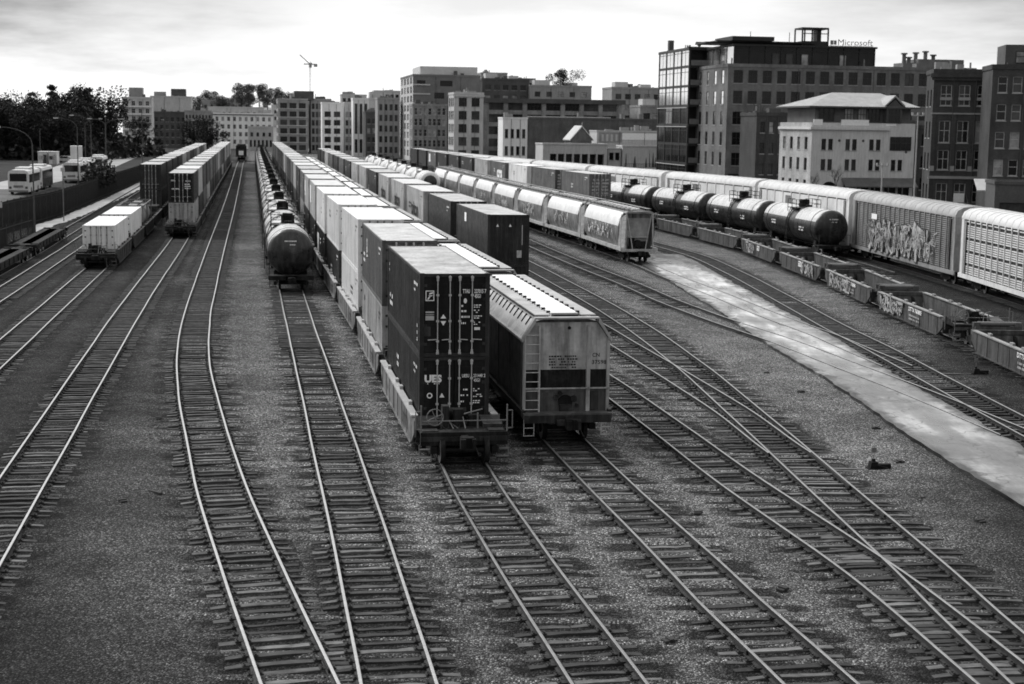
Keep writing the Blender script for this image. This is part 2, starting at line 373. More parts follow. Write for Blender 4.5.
# ------------------------------------------------------------------ ground and paving
def sheet(name, pts, z, mat, skirt=0):
    mb = MB(); mb.face([(x, y, z) for x, y in pts])
    if skirt:
        n = len(pts)
        for i in range(n):
            (x0, y0), (x1, y1) = pts[i], pts[(i + 1) % n]
            mb.face([(x0, y0, z - skirt), (x1, y1, z - skirt), (x1, y1, z), (x0, y0, z)])
    return structure(name, mb.mesh(name, mat))
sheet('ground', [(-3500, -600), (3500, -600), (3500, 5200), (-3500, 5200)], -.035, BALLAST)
slabL = [(9.6, 137), (10.9, 124), (11.6, 114), (12.1, 105), (12.7, 97), (12.95, 92), (13.2, 85), (13.5, 80), (13.9, 75), (14.35, 70), (14.6, 63), (14.9, 54.7), (15.55, 45.5), (16.2, 36), (16.7, 27)]
slabR = [(19.4, 27), (19.0, 45), (18.5, 53), (18.35, 58), (17.85, 70), (17.65, 84), (17.1, 92), (16.6, 104), (16.1, 116), (15.4, 132), (14.0, 146)]
rj = random.Random(3)
def rough_edge(pts, amp):
    out = []
    for (a, b) in zip(pts, pts[1:]):
        n = max(1, int(math.hypot(b[0] - a[0], b[1] - a[1]) / 1.2))
        for k in range(n):
            t = k / n; out.append((a[0] + (b[0] - a[0]) * t + rj.uniform(-amp, amp), a[1] + (b[1] - a[1]) * t))
    return out + [pts[-1]]
def edge_at(pts, y):
    for a, b in zip(pts, pts[1:]):
        if min(a[1], b[1]) <= y <= max(a[1], b[1]): return a[0] + (b[0] - a[0]) * (y - a[1]) / (b[1] - a[1])
    return pts[0][0] if abs(y - pts[0][1]) < abs(y - pts[-1][1]) else pts[-1][0]
mb = MB(); mb.soil = []; ys = [27 + .7 * k for k in range(158)]; NC = 9
for y in ys:
    a, b = edge_at(slabL, y) + rj.uniform(-.07, .07), edge_at(slabR, y) + rj.uniform(-.1, .1)
    for k in range(NC):
        t = (0, .05, .13, .27, .5, .70, .85, .95, 1)[k]
        mb.v.append((a + (b - a) * t, y, .135 if 0 < k < NC - 1 else .10)); mb.soil.append((1., .75, .35, .05, 0, .1, .5, .85, 1.)[k] + (max(0, (y - 118) / 18) if y > 118 else 0))
for i in range(len(ys) - 1):
    for k in range(NC - 1):
        a = i * NC + k; mb.f.append((a, a + 1, a + NC + 1, a + NC)); mb.m.append(0); mb.sm.append(False)
    for k, sgn in ((0, 1), (NC - 1, -1)):
        a, c = mb.v[i * NC + k], mb.v[(i + 1) * NC + k]; n0 = len(mb.v)
        mb.v += [(a[0], a[1], -.2), (c[0], c[1], -.2)]; mb.soil += [1., 1.]; mb.f.append((i * NC + k, n0, n0 + 1, (i + 1) * NC + k)); mb.m.append(0); mb.sm.append(False)
structure('paved_apron', mb.mesh('paved_apron', CONC))
# street between the yard and the brick buildings, raised lot and road on the far left
sheet('street', [(40, 20), (300, 20), (300, 420), (-120, 420), (-40, 330), (2, 285), (16, 236), (28, 196), (36, 160)], .02, ASPH)
LOTZ = 1.5
LOTPATH = [(-30, 30), (-36, 66), (-46, 126), (-51.3, 154), (-53.6, 180), (-60.6, 226), (-70, 289), (-88, 380), (-112, 500)]
sheet('car_park', LOTPATH + [(-260, 620), (-400, 500), (-400, 30)], LOTZ, ASPH, 1.6)
LROAD = M('pale_road_surface', .30, .6, .3, .15)
sheet('road', [(-68.5, 215), (-77, 290), (-98, 400), (-119, 520), (-128, 520), (-112, 400), (-97, 330), (-84, 270), (-76, 215)], LOTZ + .012, LROAD)
sheet('lot_lane', [(-60, 180), (-66, 222), (-74, 222), (-78, 180), (-72, 120), (-58, 120)], LOTZ + .008, M('lane_surface', .12, .9, .4, .2, spec=.05))
sheet('footpath', rough_edge([(-33.5, 60), (-44.5, 128), (-48.2, 156), (-51, 182.6), (-57.3, 226), (-62.6, 261), (-74, 322)], .25) + rough_edge([(-80, 318), (-68.6, 283), (-59.2, 225), (-52.3, 178), (-50.3, 154), (-45.9, 128), (-36, 66)], .15), .012, M('gravel_path', .42, .8, .25, .35))
DIRT = M('oily_cinder_strip', .028, .8, .5, .5)

from mathutils import noise as _nz
TRX = {k: {int(round(q.y * 2)): q.x for q in v.p} for k, v in TR.items()}
mb = MB(); NX, NY = 150, 250; X0, Y0, DX, DY = -27., 24., .36, .36
for j in range(NY):
    y = Y0 + j * DY; xs = [d[int(round(y * 2))] for d in TRX.values() if int(round(y * 2)) in d]; sl, sr = edge_at(slabL, y), edge_at(slabR, y)
    for i in range(NX):
        x = X0 + i * DX; dt = min([abs(x - q) for q in xs] + [9.]); f = max(0., min(1., (dt - 1.7) / .8))
        if sl - .2 < x < sr + .2: f = 0
        h = .5 + .5 * _nz.noise((x * .35, y * .22, 3.1)) + .35 * _nz.noise((x * 1.3, y * 1.1, 7.)) + .22 * _nz.noise((x * 3.1, y * 2.9, 1.))
        e = min(i, NX - 1 - i, j, NY - 1 - j) / 4.
        mb.v.append((x, y, -.0355 - .02 + (.02 + .085 * max(0., h)) * f * min(1., e)))
for j in range(NY - 1):
    for i in range(NX - 1):
        a = j * NX + i; mb.f.append((a, a + 1, a + NX + 1, a + NX)); mb.m.append(0); mb.sm.append(True)
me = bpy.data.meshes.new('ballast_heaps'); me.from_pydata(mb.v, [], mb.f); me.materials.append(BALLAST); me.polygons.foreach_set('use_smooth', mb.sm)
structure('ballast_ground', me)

# ------------------------------------------------------------------ railway tracks
def sleeper_mesh(seed, lo=1.0):
    r = random.Random(seed); mb = MB()
    n = 7; L = 1.30 * lo + r.uniform(-.03, .03); w = .098 + r.uniform(-.02, .012); top = .026 + r.uniform(-.012, .012)
    prof = []
    for i in range(n + 1):
        x = -L + 2 * L * i / n + (r.uniform(-.04, .04) if 0 < i < n else 0)
        prof.append((x, w + r.uniform(-.03, .012), top + r.uniform(-.02, .008) - (.022 if i in (0, n) else r.choice((0, .006, .016)) if i in (1, n - 1) else 0)))
    for (a, b) in zip(prof, prof[1:]):
        mb.face([(a[0], -a[1], a[2]), (b[0], -b[1], b[2]), (b[0], b[1], b[2]), (a[0], a[1], a[2])])
        for sgn in (-1, 1):
            q = [(a[0], sgn * a[1], -.12), (b[0], sgn * b[1], -.12), (b[0], sgn * b[1], b[2]), (a[0], sgn * a[1], a[2])]
            mb.face(q if sgn < 0 else q[::-1])
    for p, sg in ((prof[0], -1), (prof[-1], 1)):
        mb.face([(p[0], -p[1], -.12), (p[0], p[1], -.12), (p[0], p[1], p[2]), (p[0], -p[1], p[2])])
    for x in (-.755, .755):
        mb.box(x - .17, x + .17, -.09, .09, top - .01, top + .022, 1)
        for dx in (-.12, .12):
            for dy in (-.05, .05): mb.box(x + dx - .02, x + dx + .02, dy - .02, dy + .02, top + .022, top + .05, 1)
    return mb
SLEEPERS = [sleeper_mesh(k).mesh('sleeper', [TIMBER, RUST]) for k in range(10)]
LONGSL = [sleeper_mesh(50 + k, 1.32).mesh('sleeper', [TIMBER, RUST]) for k in range(4)]
def rail_mesh(path, off, y0, y1, zt, topmat, seed):
    r = random.Random(seed)
    prof = [(-.07, 0), (-.07, .015), (-.012, .035), (-.012, .12), (-.036, .132), (-.036, .162), (-.028, .17), (.028, .17), (.036, .162), (.036, .132), (.012, .12), (.012, .035), (.07, .015), (.07, 0)]
    mb = MB(); s0, s1 = path.sY(y0), path.sY(y1); d = s0; rows = []; k = 0; wob = 0.; target = 0.
    while True:
        p, e = path.at(d); nrm = Vector((e.y, -e.x)); k += 1
        if k % 7 == 0: target = r.uniform(-.022, .022)
        wob += (target - wob) * .3
        c = p + nrm * (off + (wob if d - s0 < 90 else 0)); rows.append((c, nrm))
        if d >= s1: break
        d = min(s1, d + (1.1 if d - s0 < 110 else 5.))
    n = len(prof); base = 0
    for c, nr in rows:
        for (x, z) in prof: mb.v.append((c.x + nr.x * x, c.y + nr.y * x, zt - .17 + z))
    for i in range(len(rows) - 1):
        for j in range(n - 1):
            a = i * n + j; mb.f.append((a, a + 1, a + n + 1, a + n)); mb.m.append(1 if 5 <= j <= 7 else 0); mb.sm.append(False)
    mb.f.append(tuple(range(n))); mb.m.append(0); mb.sm.append(False)
    mb.f.append(tuple(range((len(rows) - 1) * n, len(rows) * n))[::-1]); mb.m.append(0); mb.sm.append(False)
    # joint bars
    dd = s0 + r.uniform(2, 8)
    while dd < min(s1, s0 + 95):
        p, e = path.at(dd); nr = Vector((e.y, -e.x)); c = p + nr * off
        for sg in (-1, 1):
            q = c + nr * (.045 * sg); mb.bar((q.x - e.x * .4, q.y - e.y * .4, zt - .085), (q.x + e.x * .4, q.y + e.y * .4, zt - .085), .03, .09, 0)
        dd += 11.9
    return mb.mesh('rail', [RUST, topmat])
TRACKS = [  # path, near end, far end, sleepers to, bright rails, label
 ('outer', 46, 430, 200, 1, 'outermost open track on the left, running past the low flatcars'),
 ('spur', 46, 300, 170, 0, 'overgrown siding along the footpath under the low flatcars'),
 ('left1', 28, 435, 230, 1, 'track leading up to the well car with two white containers'),
 ('left2', 26.5, 435, 230, 1, 'track leading up to the dark double stack on the left'),
 ('curved', 27.2, 512, 260, 1, 'empty track with an S-bend left of the black tank cars'),
 ('tanks', 26.3, 485, 230, 1, 'track in front of the long string of black tank cars'),
 ('stacks', 25.8, 455, 180, 0, 'track in front of the dark double stack in the centre'),
 ('hoppers', 25.8, 395, 150, 0, 'track in front of the large grey covered hopper'),
 ('blocks', 27.2, 395, 150, 0, 'leftmost track of the turnout right of the covered hopper'),
 ('ladder_left', 52.6, 300, 150, 0, 'branch crossing over from the switch toward the covered hopper'),
 ('ladder', 26.2, 300, 170, 0, 'through track of the turnout beside the low switch stand'),
 ('crossover', 56.5, 395, 170, 0, 'rusty track curving onto the concrete apron'),
 ('graffiti', 73, 300, 170, 0, 'track sunk in the concrete before the graffiti hoppers'),
 ('paved', 26.5, 390, 190, 0, 'track along the right edge of the concrete apron'),
 ('wells', 28, 205, 120, 0, 'track under the row of empty well cars'),
 ('far_tanks', 122, 255, 150, 0, 'track under the black tank cars beside the auto carriers'),
 ('autoracks', 42, 405, 130, 0, 'track under the tall auto carrier cars'),
]
NOSL = {'crossover': (0, 97), 'graffiti': (0, 131), 'paved': (0, 0)}
for ti, (key, y0, y1, ysl, bright, lab) in enumerate(TRACKS):
    path = TR[key]; zt = RAIL + .0011 * (ti % 5) - .002
    t = thing('railway_track', lab, 'track', (0, 0, 0))
    for sg in (-1, 1):
        obj('rail', rail_mesh(path, sg * .755, y0, y1, zt, RAILTOP if bright else RAILDULL, ti * 2 + sg), t)
    rr = random.Random(100 + ti); d = path.sY(y0); end = path.sY(ysl); k = 0; rest = MB()
    lo, hi = NOSL.get(key, (0, 0))
    while d < end:
        p, e = path.at(d)
        step = .525 + rr.uniform(-.05, .05)
        if not (lo < p.y < hi) and not (key == 'ladder_left' and p.y < 62):
            rz = math.atan2(e.y, e.x) - math.pi / 2 + rr.uniform(-.009, .009)
            pool = LONGSL if (key == 'ladder' and (27 < p.y < 48 or 50 < p.y < 74)) else SLEEPERS
            off = rr.uniform(-.05, .05); x, y = p.x + math.cos(rz) * off, p.y + math.sin(rz) * off
            if key == 'ladder' and p.y > 50 and pool is LONGSL: x -= .25
            z = rr.choice((rr.uniform(-.004, .016), rr.uniform(-.004, .016), rr.uniform(-.006, .012), rr.uniform(-.022, -.008))) - .0017 * (ti % 4)
            if k < 98: obj('sleeper', rr.choice(pool), t, (x, y, z), (0, 0, rz)); k += 1
            else:
                w = .115; ca, sa = math.cos(rz), math.sin(rz)
                q = [(x + ca * a - sa * b, y + sa * a + ca * b, z + .025) for a, b in ((-1.3, -w), (1.3, -w), (1.3, w), (-1.3, w))]
                rest.face(q); lowq = [(a, b, c - .06) for a, b, c in q]
                rest.face([lowq[0], lowq[1], q[1], q[0]])
        d += step
    if rest.v:
        o = obj('sleeper_row', rest.mesh('sleeper_row', M('far_timber', .075, .85, .5, 2.5, spec=.1)), t); o['kind'] = 'stuff'
    # oily cinders between and beside the rails, fading into the clean stone
    mb = MB(); mb.soil = []; d = path.sY(y0); cols = ((-2.3, 0), (-1.75, .55), (-1.3, .95), (-.6, 1.), (0, .95), (.6, 1.), (1.3, .95), (1.75, .55), (2.3, 0)); prev = False; ks = .8 if bright else 1.
    while d < path.sY(y1):
        p, e = path.at(d); nr = Vector((e.y, -e.x)); skip = lo < p.y < hi
        if skip: prev = False
        else:
            n0 = len(mb.v)
            for q, so_ in cols:
                c = p + nr * (q + rr.uniform(-.12, .12)); mb.v.append((c.x, c.y, (-.018 if abs(q) < 1 else -.020 if abs(q) < 1.5 else -.026 if abs(q) < 2 else -.0345) - .0013 * (ti % 5))); mb.soil.append(so_ * (ks if abs(q) > 1 else 1.))
            if prev:
                for k_ in range(8): mb.f.append((n0 - 9 + k_, n0 - 8 + k_, n0 + k_ + 1, n0 + k_)); mb.m.append(0); mb.sm.append(False)
            prev = True
        d += .9 if d - path.sY(y0) < 120 else 6
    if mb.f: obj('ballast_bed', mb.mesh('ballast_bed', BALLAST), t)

# ------------------------------------------------------------------ rolling stock pieces (local: +Y away from camera, z = 0 at rail top)
def wheelset_mb():
    mb = MB()
    for s in (-1, 1):
        mb.cyl((s * .69, 0, .42), (s * .82, 0, .42), .42, n=20, m=0, mcap=1)
        mb.cyl((s * .665, 0, .42), (s * .69, 0, .42), .455, n=20, m=0, mcap=0)
        mb.cyl((s * .82, 0, .42), (s * .86, 0, .42), .17, n=10, m=2)
    mb.cyl((-.69, 0, .42), (.69, 0, .42), .085, n=8, m=2)
    return mb
WHEELSET = wheelset_mb().mesh('wheelset', [BLACK, WHEELF, BLACK])
def bogie_mb():
    mb = MB()
    for s in (-1, 1):
        x0, x1 = (s * .95, s * 1.12) if s > 0 else (s * 1.12, s * .95)
        mb.prism_x([(-1.05, .34), (-1.05, .55), (-.55, .66), (-.25, .80), (.25, .80), (.55, .66), (1.05, .55), (1.05, .34), (.75, .38), (.35, .22), (-.35, .22), (-.75, .38)], x0, x1, 0)
        for yy in (-.16, 0, .16): mb.cyl((s * 1.03, yy, .30), (s * 1.03, yy, .62), .07, n=8, m=1)
        for yy in (-.88, .88): mb.box(min(x0, x1) - .02, max(x0, x1) + .05, yy - .14, yy + .14, .34, .54, 1)
    mb.box(-1.0, 1.0, -.2, .2, .45, .72, 0); mb.cyl((0, 0, .72), (0, 0, .84), .2, n=12, m=0)
    mb.box(-.85, .85, -.62, -.52, .36, .44, 0); mb.box(-.85, .85, .52, .62, .36, .44, 0)
    return mb
BOGIE = bogie_mb().mesh('bogie', [BLACK, DARKST])
def bogie(y): return ('bogie', BOGIE, (0, y, 0), [('wheelset', WHEELSET, (0, -.88, 0), []), ('wheelset', WHEELSET, (0, .88, 0), [])])
BOGIE_FAR = bogie_mb()
for yy in (-.88, .88): BOGIE_FAR.merge(wheelset_mb(), T(0, yy, 0))
BOGIE_FAR = BOGIE_FAR.mesh('bogie', [BLACK, WHEELF, BLACK])
def bogie_far(y): return ('bogie', BOGIE_FAR, (0, y, 0), [])
def coupler_mb(sg):
    mb = MB()
    mb.box(-.12, .12, min(0, sg * .55), max(0, sg * .55), .72, .95, 0)
    mb.prism([(-.2, .62), (.24, .62), (.24, .98), (-.2, .98)], min(sg * .5, sg * .85), max(sg * .5, sg * .85), 0)
    mb.box(-.24, -.06, min(sg * .8, sg * 1.0), max(sg * .8, sg * 1.0), .64, .96, 0)
    mb.box(.16, .28, min(sg * .8, sg * .98), max(sg * .8, sg * .98), .64, .96, 0)
    mb.cyl((.28, sg * .45, .72), (.42, sg * .75, .34), .025, n=6, m=0); mb.cyl((.42, sg * .75, .34), (.40, sg * .95, .42), .025, n=6, m=0)
    return mb
COUPLER = coupler_mb(-1).mesh('coupler', [BLACK]); COUPLER_B = coupler_mb(1).mesh('coupler', [BLACK])
def ladder_mb(h, w=.42, n=6, r=.016):
    mb = MB()
    for s in (-1, 1): mb.bar((s * w / 2, 0, 0), (s * w / 2, 0, h), .045, .03)
    for k in range(n):
        z = (k + .6) * h / n; mb.cyl((-w / 2, 0, z), (w / 2, 0, z), r, n=6)
    return mb

# ---- shipping container -----------------------------------------------------------------------------
def container_body(L, W, H, near):
    mb = MB(); hw = W / 2; n = max(6, int(L / (.28 if near else .56)))
    fr = .11
    # corrugated side walls
    for s in (-1, 1):
        pts = []
        for k in range(n):
            y = -L / 2 + fr + (L - 2 * fr) * k / n; p = (L - 2 * fr) / n
            pts += [(s * (hw - .012), y), (s * (hw - .012), y + p * .28), (s * (hw - .048), y + p * .5), (s * (hw - .048), y + p * .78)]
        pts.append((s * (hw - .012), L / 2 - fr))
        for a, b in zip(pts, pts[1:]): mb.face([(a[0], a[1], .15), (b[0], b[1], .15), (b[0], b[1], H - .08), (a[0], a[1], H - .08)], 0)
        mb.box(min(s * hw, s * (hw - .08)), max(s * hw, s * (hw - .08)), -L / 2 + .16, L / 2 - .16, 0, .16, 2)
        mb.box(min(s * hw, s * (hw - .06)), max(s * hw, s * (hw - .06)), -L / 2 + .16, L / 2 - .16, H - .09, H - .015, 2)
        for e in (-1, 1):
            mb.box(min(s * hw, s * (hw - .15)), max(s * hw, s * (hw - .15)), min(e * L / 2, e * (L / 2 - .16)), max(e * L / 2, e * (L / 2 - .16)), .12, H - .12, 2)
            for z0, z1 in ((0, .12), (H - .12, H)):
                mb.box(min(s * (hw + .003), s * (hw - .17)), max(s * (hw + .003), s * (hw - .17)), min(e * (L / 2 + .003), e * (L / 2 - .18)), max(e * (L / 2 + .003), e * (L / 2 - .18)), z0, z1, 2)
    # corrugated blind end (far) and end rails
    m = 9
    pts = []
    for k in range(m):
        x = -hw + .15 + (W - .3) * k / m; p = (W - .3) / m
        pts += [(x, .012), (x + p * .3, .012), (x + p * .5, .05), (x + p * .8, .05)]
    pts.append((hw - .15, .012))
    for a, b in zip(pts, pts[1:]): mb.face([(a[0], L / 2 - a[1], .15), (b[0], L / 2 - b[1], .15), (b[0], L / 2 - b[1], H - .1), (a[0], L / 2 - a[1], H - .1)], 0)
    for e in (-1, 1):
        y0, y1 = min(e * L / 2, e * (L / 2 - .1)), max(e * L / 2, e * (L / 2 - .1))
        mb.box(-hw + .17, hw - .17, y0, y1, 0, .14, 2); mb.box(-hw + .17, hw - .17, y0, y1, H - .12, H - .012, 2)
    mb.box(-hw + .1, hw - .1, -L / 2 + .1, L / 2 - .1, .06, .1, 2)
    # roof with shallow transverse corrugations
    r = max(8, int(L / .42)) if near else 10
    ys = [-L / 2 + .12 + (L - .24) * k / (2 * r) for k in range(2 * r + 1)]
    for k, (a, b) in enumerate(zip(ys, ys[1:])):
        za, zb = H - .03 + (.018 if k % 2 else 0), H - .03 + (.018 if k % 2 == 0 else 0)
        mb.face([(-hw + .05, a, za), (hw - .05, a, za), (hw - .05, b, zb), (-hw + .05, b, zb)], 1)
    return mb
def container_doors(L, W, H):
    """two door leaves in the near end, each with its own mesh"""
    leaves = []
    for s in (-1, 1):
        mb = MB(); x0, x1 = (-W / 2 + .155, -.012) if s < 0 else (.012, W / 2 - .155)
        mb.box(x0, x1, -L / 2 + .02, -L / 2 + .06, .15, H - .13, 0)
        for f in (.16, .36, .56, .76, .9):    # pressed horizontal swages
            z = .15 + (H - .28) * f
            mb.box(x0 + .07, x1 - .07, -L / 2 + .004, -L / 2 + .022, z - .035, z + .035, 0)
        for z in (.45, 1.1, H - .9, H - .42): mb.box((x0 if s < 0 else x1 - .1), (x0 + .1 if s < 0 else x1), -L / 2 - .004, -L / 2 + .021, z - .05, z + .05, 1)
        leaves.append(mb)
    bars = []
    for s in (-1, 1):
        for x in (.17, .60):
            mb = MB(); x = s * x; y = -L / 2 - .03
            mb.cyl((x, y, .1), (x, y, H - .07), .021, n=8, m=0)
            for z in (.13, .55, 1.25, H - .75, H - .13): mb.box(x - .05, x + .05, y - .025, y + .05, z - .035, z + .035, 0)
            for z in (.19, H - .19): mb.cyl((x, y, z - .07), (x, y, z + .07), .042, n=8, m=0)
            mb.bar((x, y - .02, .62), (x + s * (.34 if abs(x) > .5 else .28), y - .02, .60), .03, .03, 0)
            bars.append(mb)
    return leaves, bars
_cc = {}
def cbody(col, L, H, near):
    k = (col, L, H, near)
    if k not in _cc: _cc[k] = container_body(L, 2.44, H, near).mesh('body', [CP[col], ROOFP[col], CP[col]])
    return _cc[k]
def cdoor(col, L, H):
    k = ('d', col, L, H)
    if k not in _cc:
        lv, br = container_doors(L, 2.44, H)
        bm = LIGHTBAR if col in ('dark', 'charcoal', 'grey') else GRAYMETAL
        _cc[k] = ([x.mesh('door', [DOORSHADE if col == 'dark' else CP[col], DARKST]) for x in lv], [x.mesh('locking_bar', [bm]) for x in br])
    return _cc[k]
def cfar(col, L, H):
    k = ('f', col, L, H)
    if k not in _cc:
        mb = container_body(L, 2.44, H, False); lv, br = container_doors(L, 2.44, H)
        mb.merge(_rem(lv[0], {0: 0, 1: 0})); mb.merge(_rem(lv[1], {0: 0, 1: 0}))
        for b in br: mb.merge(_rem(b, {0: 3}))
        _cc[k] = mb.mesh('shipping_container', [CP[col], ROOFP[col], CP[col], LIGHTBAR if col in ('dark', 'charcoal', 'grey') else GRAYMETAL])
    return _cc[k]
def _rem(mb, mp):
    o = MB(); o.v = mb.v; o.f = mb.f; o.m = [mp.get(x, x) for x in mb.m]; o.sm = mb.sm; return o
def container(label, col, loc, rz, near=False, L=12.19, H=2.9, group=None):
    if not near:
        o = obj('shipping_container', cfar(col, L, H), None, loc, (0, 0, rz)); return tag(o, label, 'container', group)
    t = thing('shipping_container', label, 'container', loc, rz, group)
    obj('body', cbody(col, L, H, True), t)
    lv, br = cdoor(col, L, H)
    for i, me in enumerate(lv):
        d = obj('door', me, t)
        for k in (0, 1): obj('locking_bar', br[i * 2 + k], d)
    return t

# ---- well car (articulated unit) ----------------------------------------------------------------------
def well_body_mb(L=13.2, tall=1.08):
    mb = MB(); h = L / 2
    for s in (-1, 1):
        def xx(a, b): return (min(s * a, s * b), max(s * a, s * b))
        x0, x1 = xx(1.37, 1.45)
        # deep side sill, cut up toward the trucks
        mb.prism_x([(-h, .62), (-h, tall - .05), (-h + .35, tall + .04), (h - .35, tall + .04), (h, tall - .05), (h, .62), (h - .9, .10), (-h + .9, .10)], x0, x1, 0)
        x0, x1 = xx(1.28, 1.52); mb.box(x0, x1, -h + .3, h - .3, tall + .04, tall + .10, 1)
        x0, x1 = xx(1.25, 1.50); mb.box(x0, x1, -h + .9, h - .9, .06, .12, 0)
        n = 7
        for k in range(n + 1):            # side stiffeners and container guides
            y = -h + .9 + (L - 1.8) * k / n
            x0, x1 = xx(1.45, 1.475); mb.box(x0, x1, y - .035, y + .035, .125, tall + .035, 0)
            if k in (1, 3, 4, 6):
                x0, x1 = xx(1.27, 1.40); mb.box(x0, x1, y - .22, y + .22, tall + .095, tall + .22, 1)
    for k in range(5):
        y = -h + 1.2 + (L - 2.4) * k / 4; mb.box(-1.37, 1.37, y - .18, y + .18, .14, .24, 2)
    for k in range(4):                    # diagonal floor straps
        y = -h + 1.2 + (L - 2.4) * k / 4; dy = (L - 2.4) / 4; s = 1 if k % 2 else -1
        mb.bar((-1.3 * s, y + .2, .19), (1.3 * s, y + dy - .2, .19), .16, .05, 2)
    for e in (-1, 1):                     # sloping end bulkheads
        mb.bar((0, e * (h - .28), .25), (0, e * (h + .1), 1.02), 2.72, .08, 2, up=(0, 1, .5))
        mb.box(-1.42, 1.42, min(e * (h - .05), e * (h + .25)), max(e * (h - .05), e * (h + .25)), .92, 1.14, 2)
    return mb
def well_platform_mb(sg):
    """short platform between two wells over the shared truck"""
    mb = MB(); y0, y1 = sorted((sg * 6.7, sg * 7.45))
    mb.box(-.55, .55, y0, y1, .86, 1.05, 0)
    mb.prism_x([(sg * 6.8, 1.05), (sg * 7.4, 1.05), (sg * 7.3, 1.22), (sg * 6.8, 1.30)], -1.2, 1.2, 0)
    for s in (-1, 1):
        mb.bar((s * 1.35, sg * 6.7, 1.06), (s * .4, sg * 7.42, .98), .2, .16, 0)
        mb.box(min(s * .9, s * 1.25), max(s * .9, s * 1.25), sg * 7.1 - .12, sg * 7.1 + .12, 1.22, 1.48, 0)
    mb.cyl((-1.0, sg * 7.18, 1.40), (1.0, sg * 7.18, 1.40), .11, n=10, m=1)
    return mb
def well_end_mb():
    """full end platform with handrails, at the near end"""
    mb = MB(); y = -6.7
    mb.box(-1.42, 1.42, y - 1.95, y, .90, 1.02, 0)
    mb.box(-1.46, 1.46, y - 2.03, y - 1.95, .60, 1.04, 0); mb.box(-1.44, 1.44, y - 2.06, y - 2.03, .74, .90, 1)
    mb.box(-.5, .5, y - 1.9, y + .1, .55, .9, 0)
    for s in (-1, 1):
        mb.prism_x([(y, 1.02), (y - .25, 1.28), (y - 1.3, 1.16), (y - 1.3, 1.02)], min(s * .75, s * 1.4), max(s * .75, s * 1.4), 1 if s > 0 else 0)
        mb.box(min(s * .85, s * 1.38), max(s * .85, s * 1.38), y - 1.85, y - 1.42, 1.022, 1.06, 1)
        for yy in (y - 1.98, y - .3): mb.bar((s * 1.44, yy, .55), (s * 1.44, yy, 1.95 if yy < y - 1 else 1.3), .045, .045, 2)
        mb.bar((s * 1.44, y - 1.98, 1.75), (s * 1.62, y - 1.98, 1.75), .03, .03, 2); mb.bar((s * 1.62, y - 1.98, 1.75), (s * 1.62, y - 1.98, 1.15), .03, .03, 2)
        mb.bar((s * 1.62, y - 1.98, 1.15), (s * 1.44, y - 1.98, 1.15), .03, .03, 2)
        for z in (.18, .45): mb.box(min(s * 1.1, s * 1.5), max(s * 1.1, s * 1.5), y - 2.02, y - 1.9, z, z + .03, 2)
        for xx in (1.1, 1.5): mb.bar((s * xx, y - 1.96, .18), (s * xx, y - 1.96, .62), .03, .03, 2)
    mb.bar((-1.44, y - 1.99, 1.42), (1.44, y - 1.99, 1.42), .03, .03, 2)
    # brake cylinder, valve and reservoir clutter
    mb.cyl((-.45, y - .55, 1.36), (.25, y - .55, 1.36), .24, n=14, m=0)
    mb.box(-.25, .1, y - 1.0, y - .7, 1.02, 1.62, 0); mb.box(-.62, -.4, y - 1.1, y - .7, 1.02, 1.75, 1)
    mb.box(.3, .6, y - .95, y - .6, 1.02, 1.4, 0)
    mb.cyl((.55, y - 1.3, 1.02), (.55, y - 1.3, 1.55), .03, n=6, m=2); mb.cyl((.1, y - 1.2, 1.5), (.75, y - 1.0, 1.62), .025, n=6, m=2)
    for k in range(9):
        a = random.uniform(-.8, .8); mb.bar((a, y - 1.4, 1.03), (a + random.uniform(-.3, .3), y - .7, 1.1 + random.random() * .5), .035, .035, 0 if k % 3 else 2)
    return mb
def brake_wheel_mb(r=.28):
    mb = MB(); n = 16
    for k in range(n):
        a, b = 2 * math.pi * k / n, 2 * math.pi * (k + 1) / n
        mb.bar((r * math.cos(a), 0, r * math.sin(a)), (r * math.cos(b), 0, r * math.sin(b)), .03, .03, 0, up=(0, 1, 0))
    for k in range(4): a = math.pi * k / 2 + .4; mb.bar((0, 0, 0), (r * math.cos(a), 0, r * math.sin(a)), .025, .025, 0, up=(0, 1, 0))
    return mb
BRAKEWHEEL = brake_wheel_mb().mesh('brake_wheel', [GRAYMETAL])
WELLP = {'pale': M('pale_well_paint', .22, .65, .4, .7, .6, dirt=.7), 'dark': M('dark_well_paint', .018, .6, .35, .8, .2, dust=.03),
         'rusty': M('rusty_well_paint', .075, .65, .4, .8, .5, dirt=.6, dust=.04)}
WELLTOP = {'pale': M('worn_well_flange', .42, .5, .25, 2), 'dark': M('dark_well_flange', .05, .5, .3, 2), 'rusty': M('rusty_well_flange', .24, .5, .3, 2)}
_wc = {}
def wpart(kind, col):
    if (kind, col) not in _wc:
        mb = {'well': well_body_mb, 'near': well_end_mb, 'pn': lambda: well_platform_mb(-1), 'pf': lambda: well_platform_mb(1)}[kind]()
        nm = {'well': 'well', 'near': 'end_platform', 'pn': 'platform', 'pf': 'platform'}[kind]
        mats = {'well': [WELLP[col], WELLTOP[col], WELLP['rusty'] if col == 'rusty' else DARKST], 'near': [BLACK, DARKST if col != 'rusty' else WELLP['rusty'], GRAYMETAL]}.get(kind, [DARKST if col != 'rusty' else WELLP['rusty'], GRAYMETAL])
        _wc[(kind, col)] = mb.mesh(nm, mats)
    return _wc[(kind, col)]
LADDER1 = ladder_mb(.9).mesh('ladder', [GRAYMETAL])
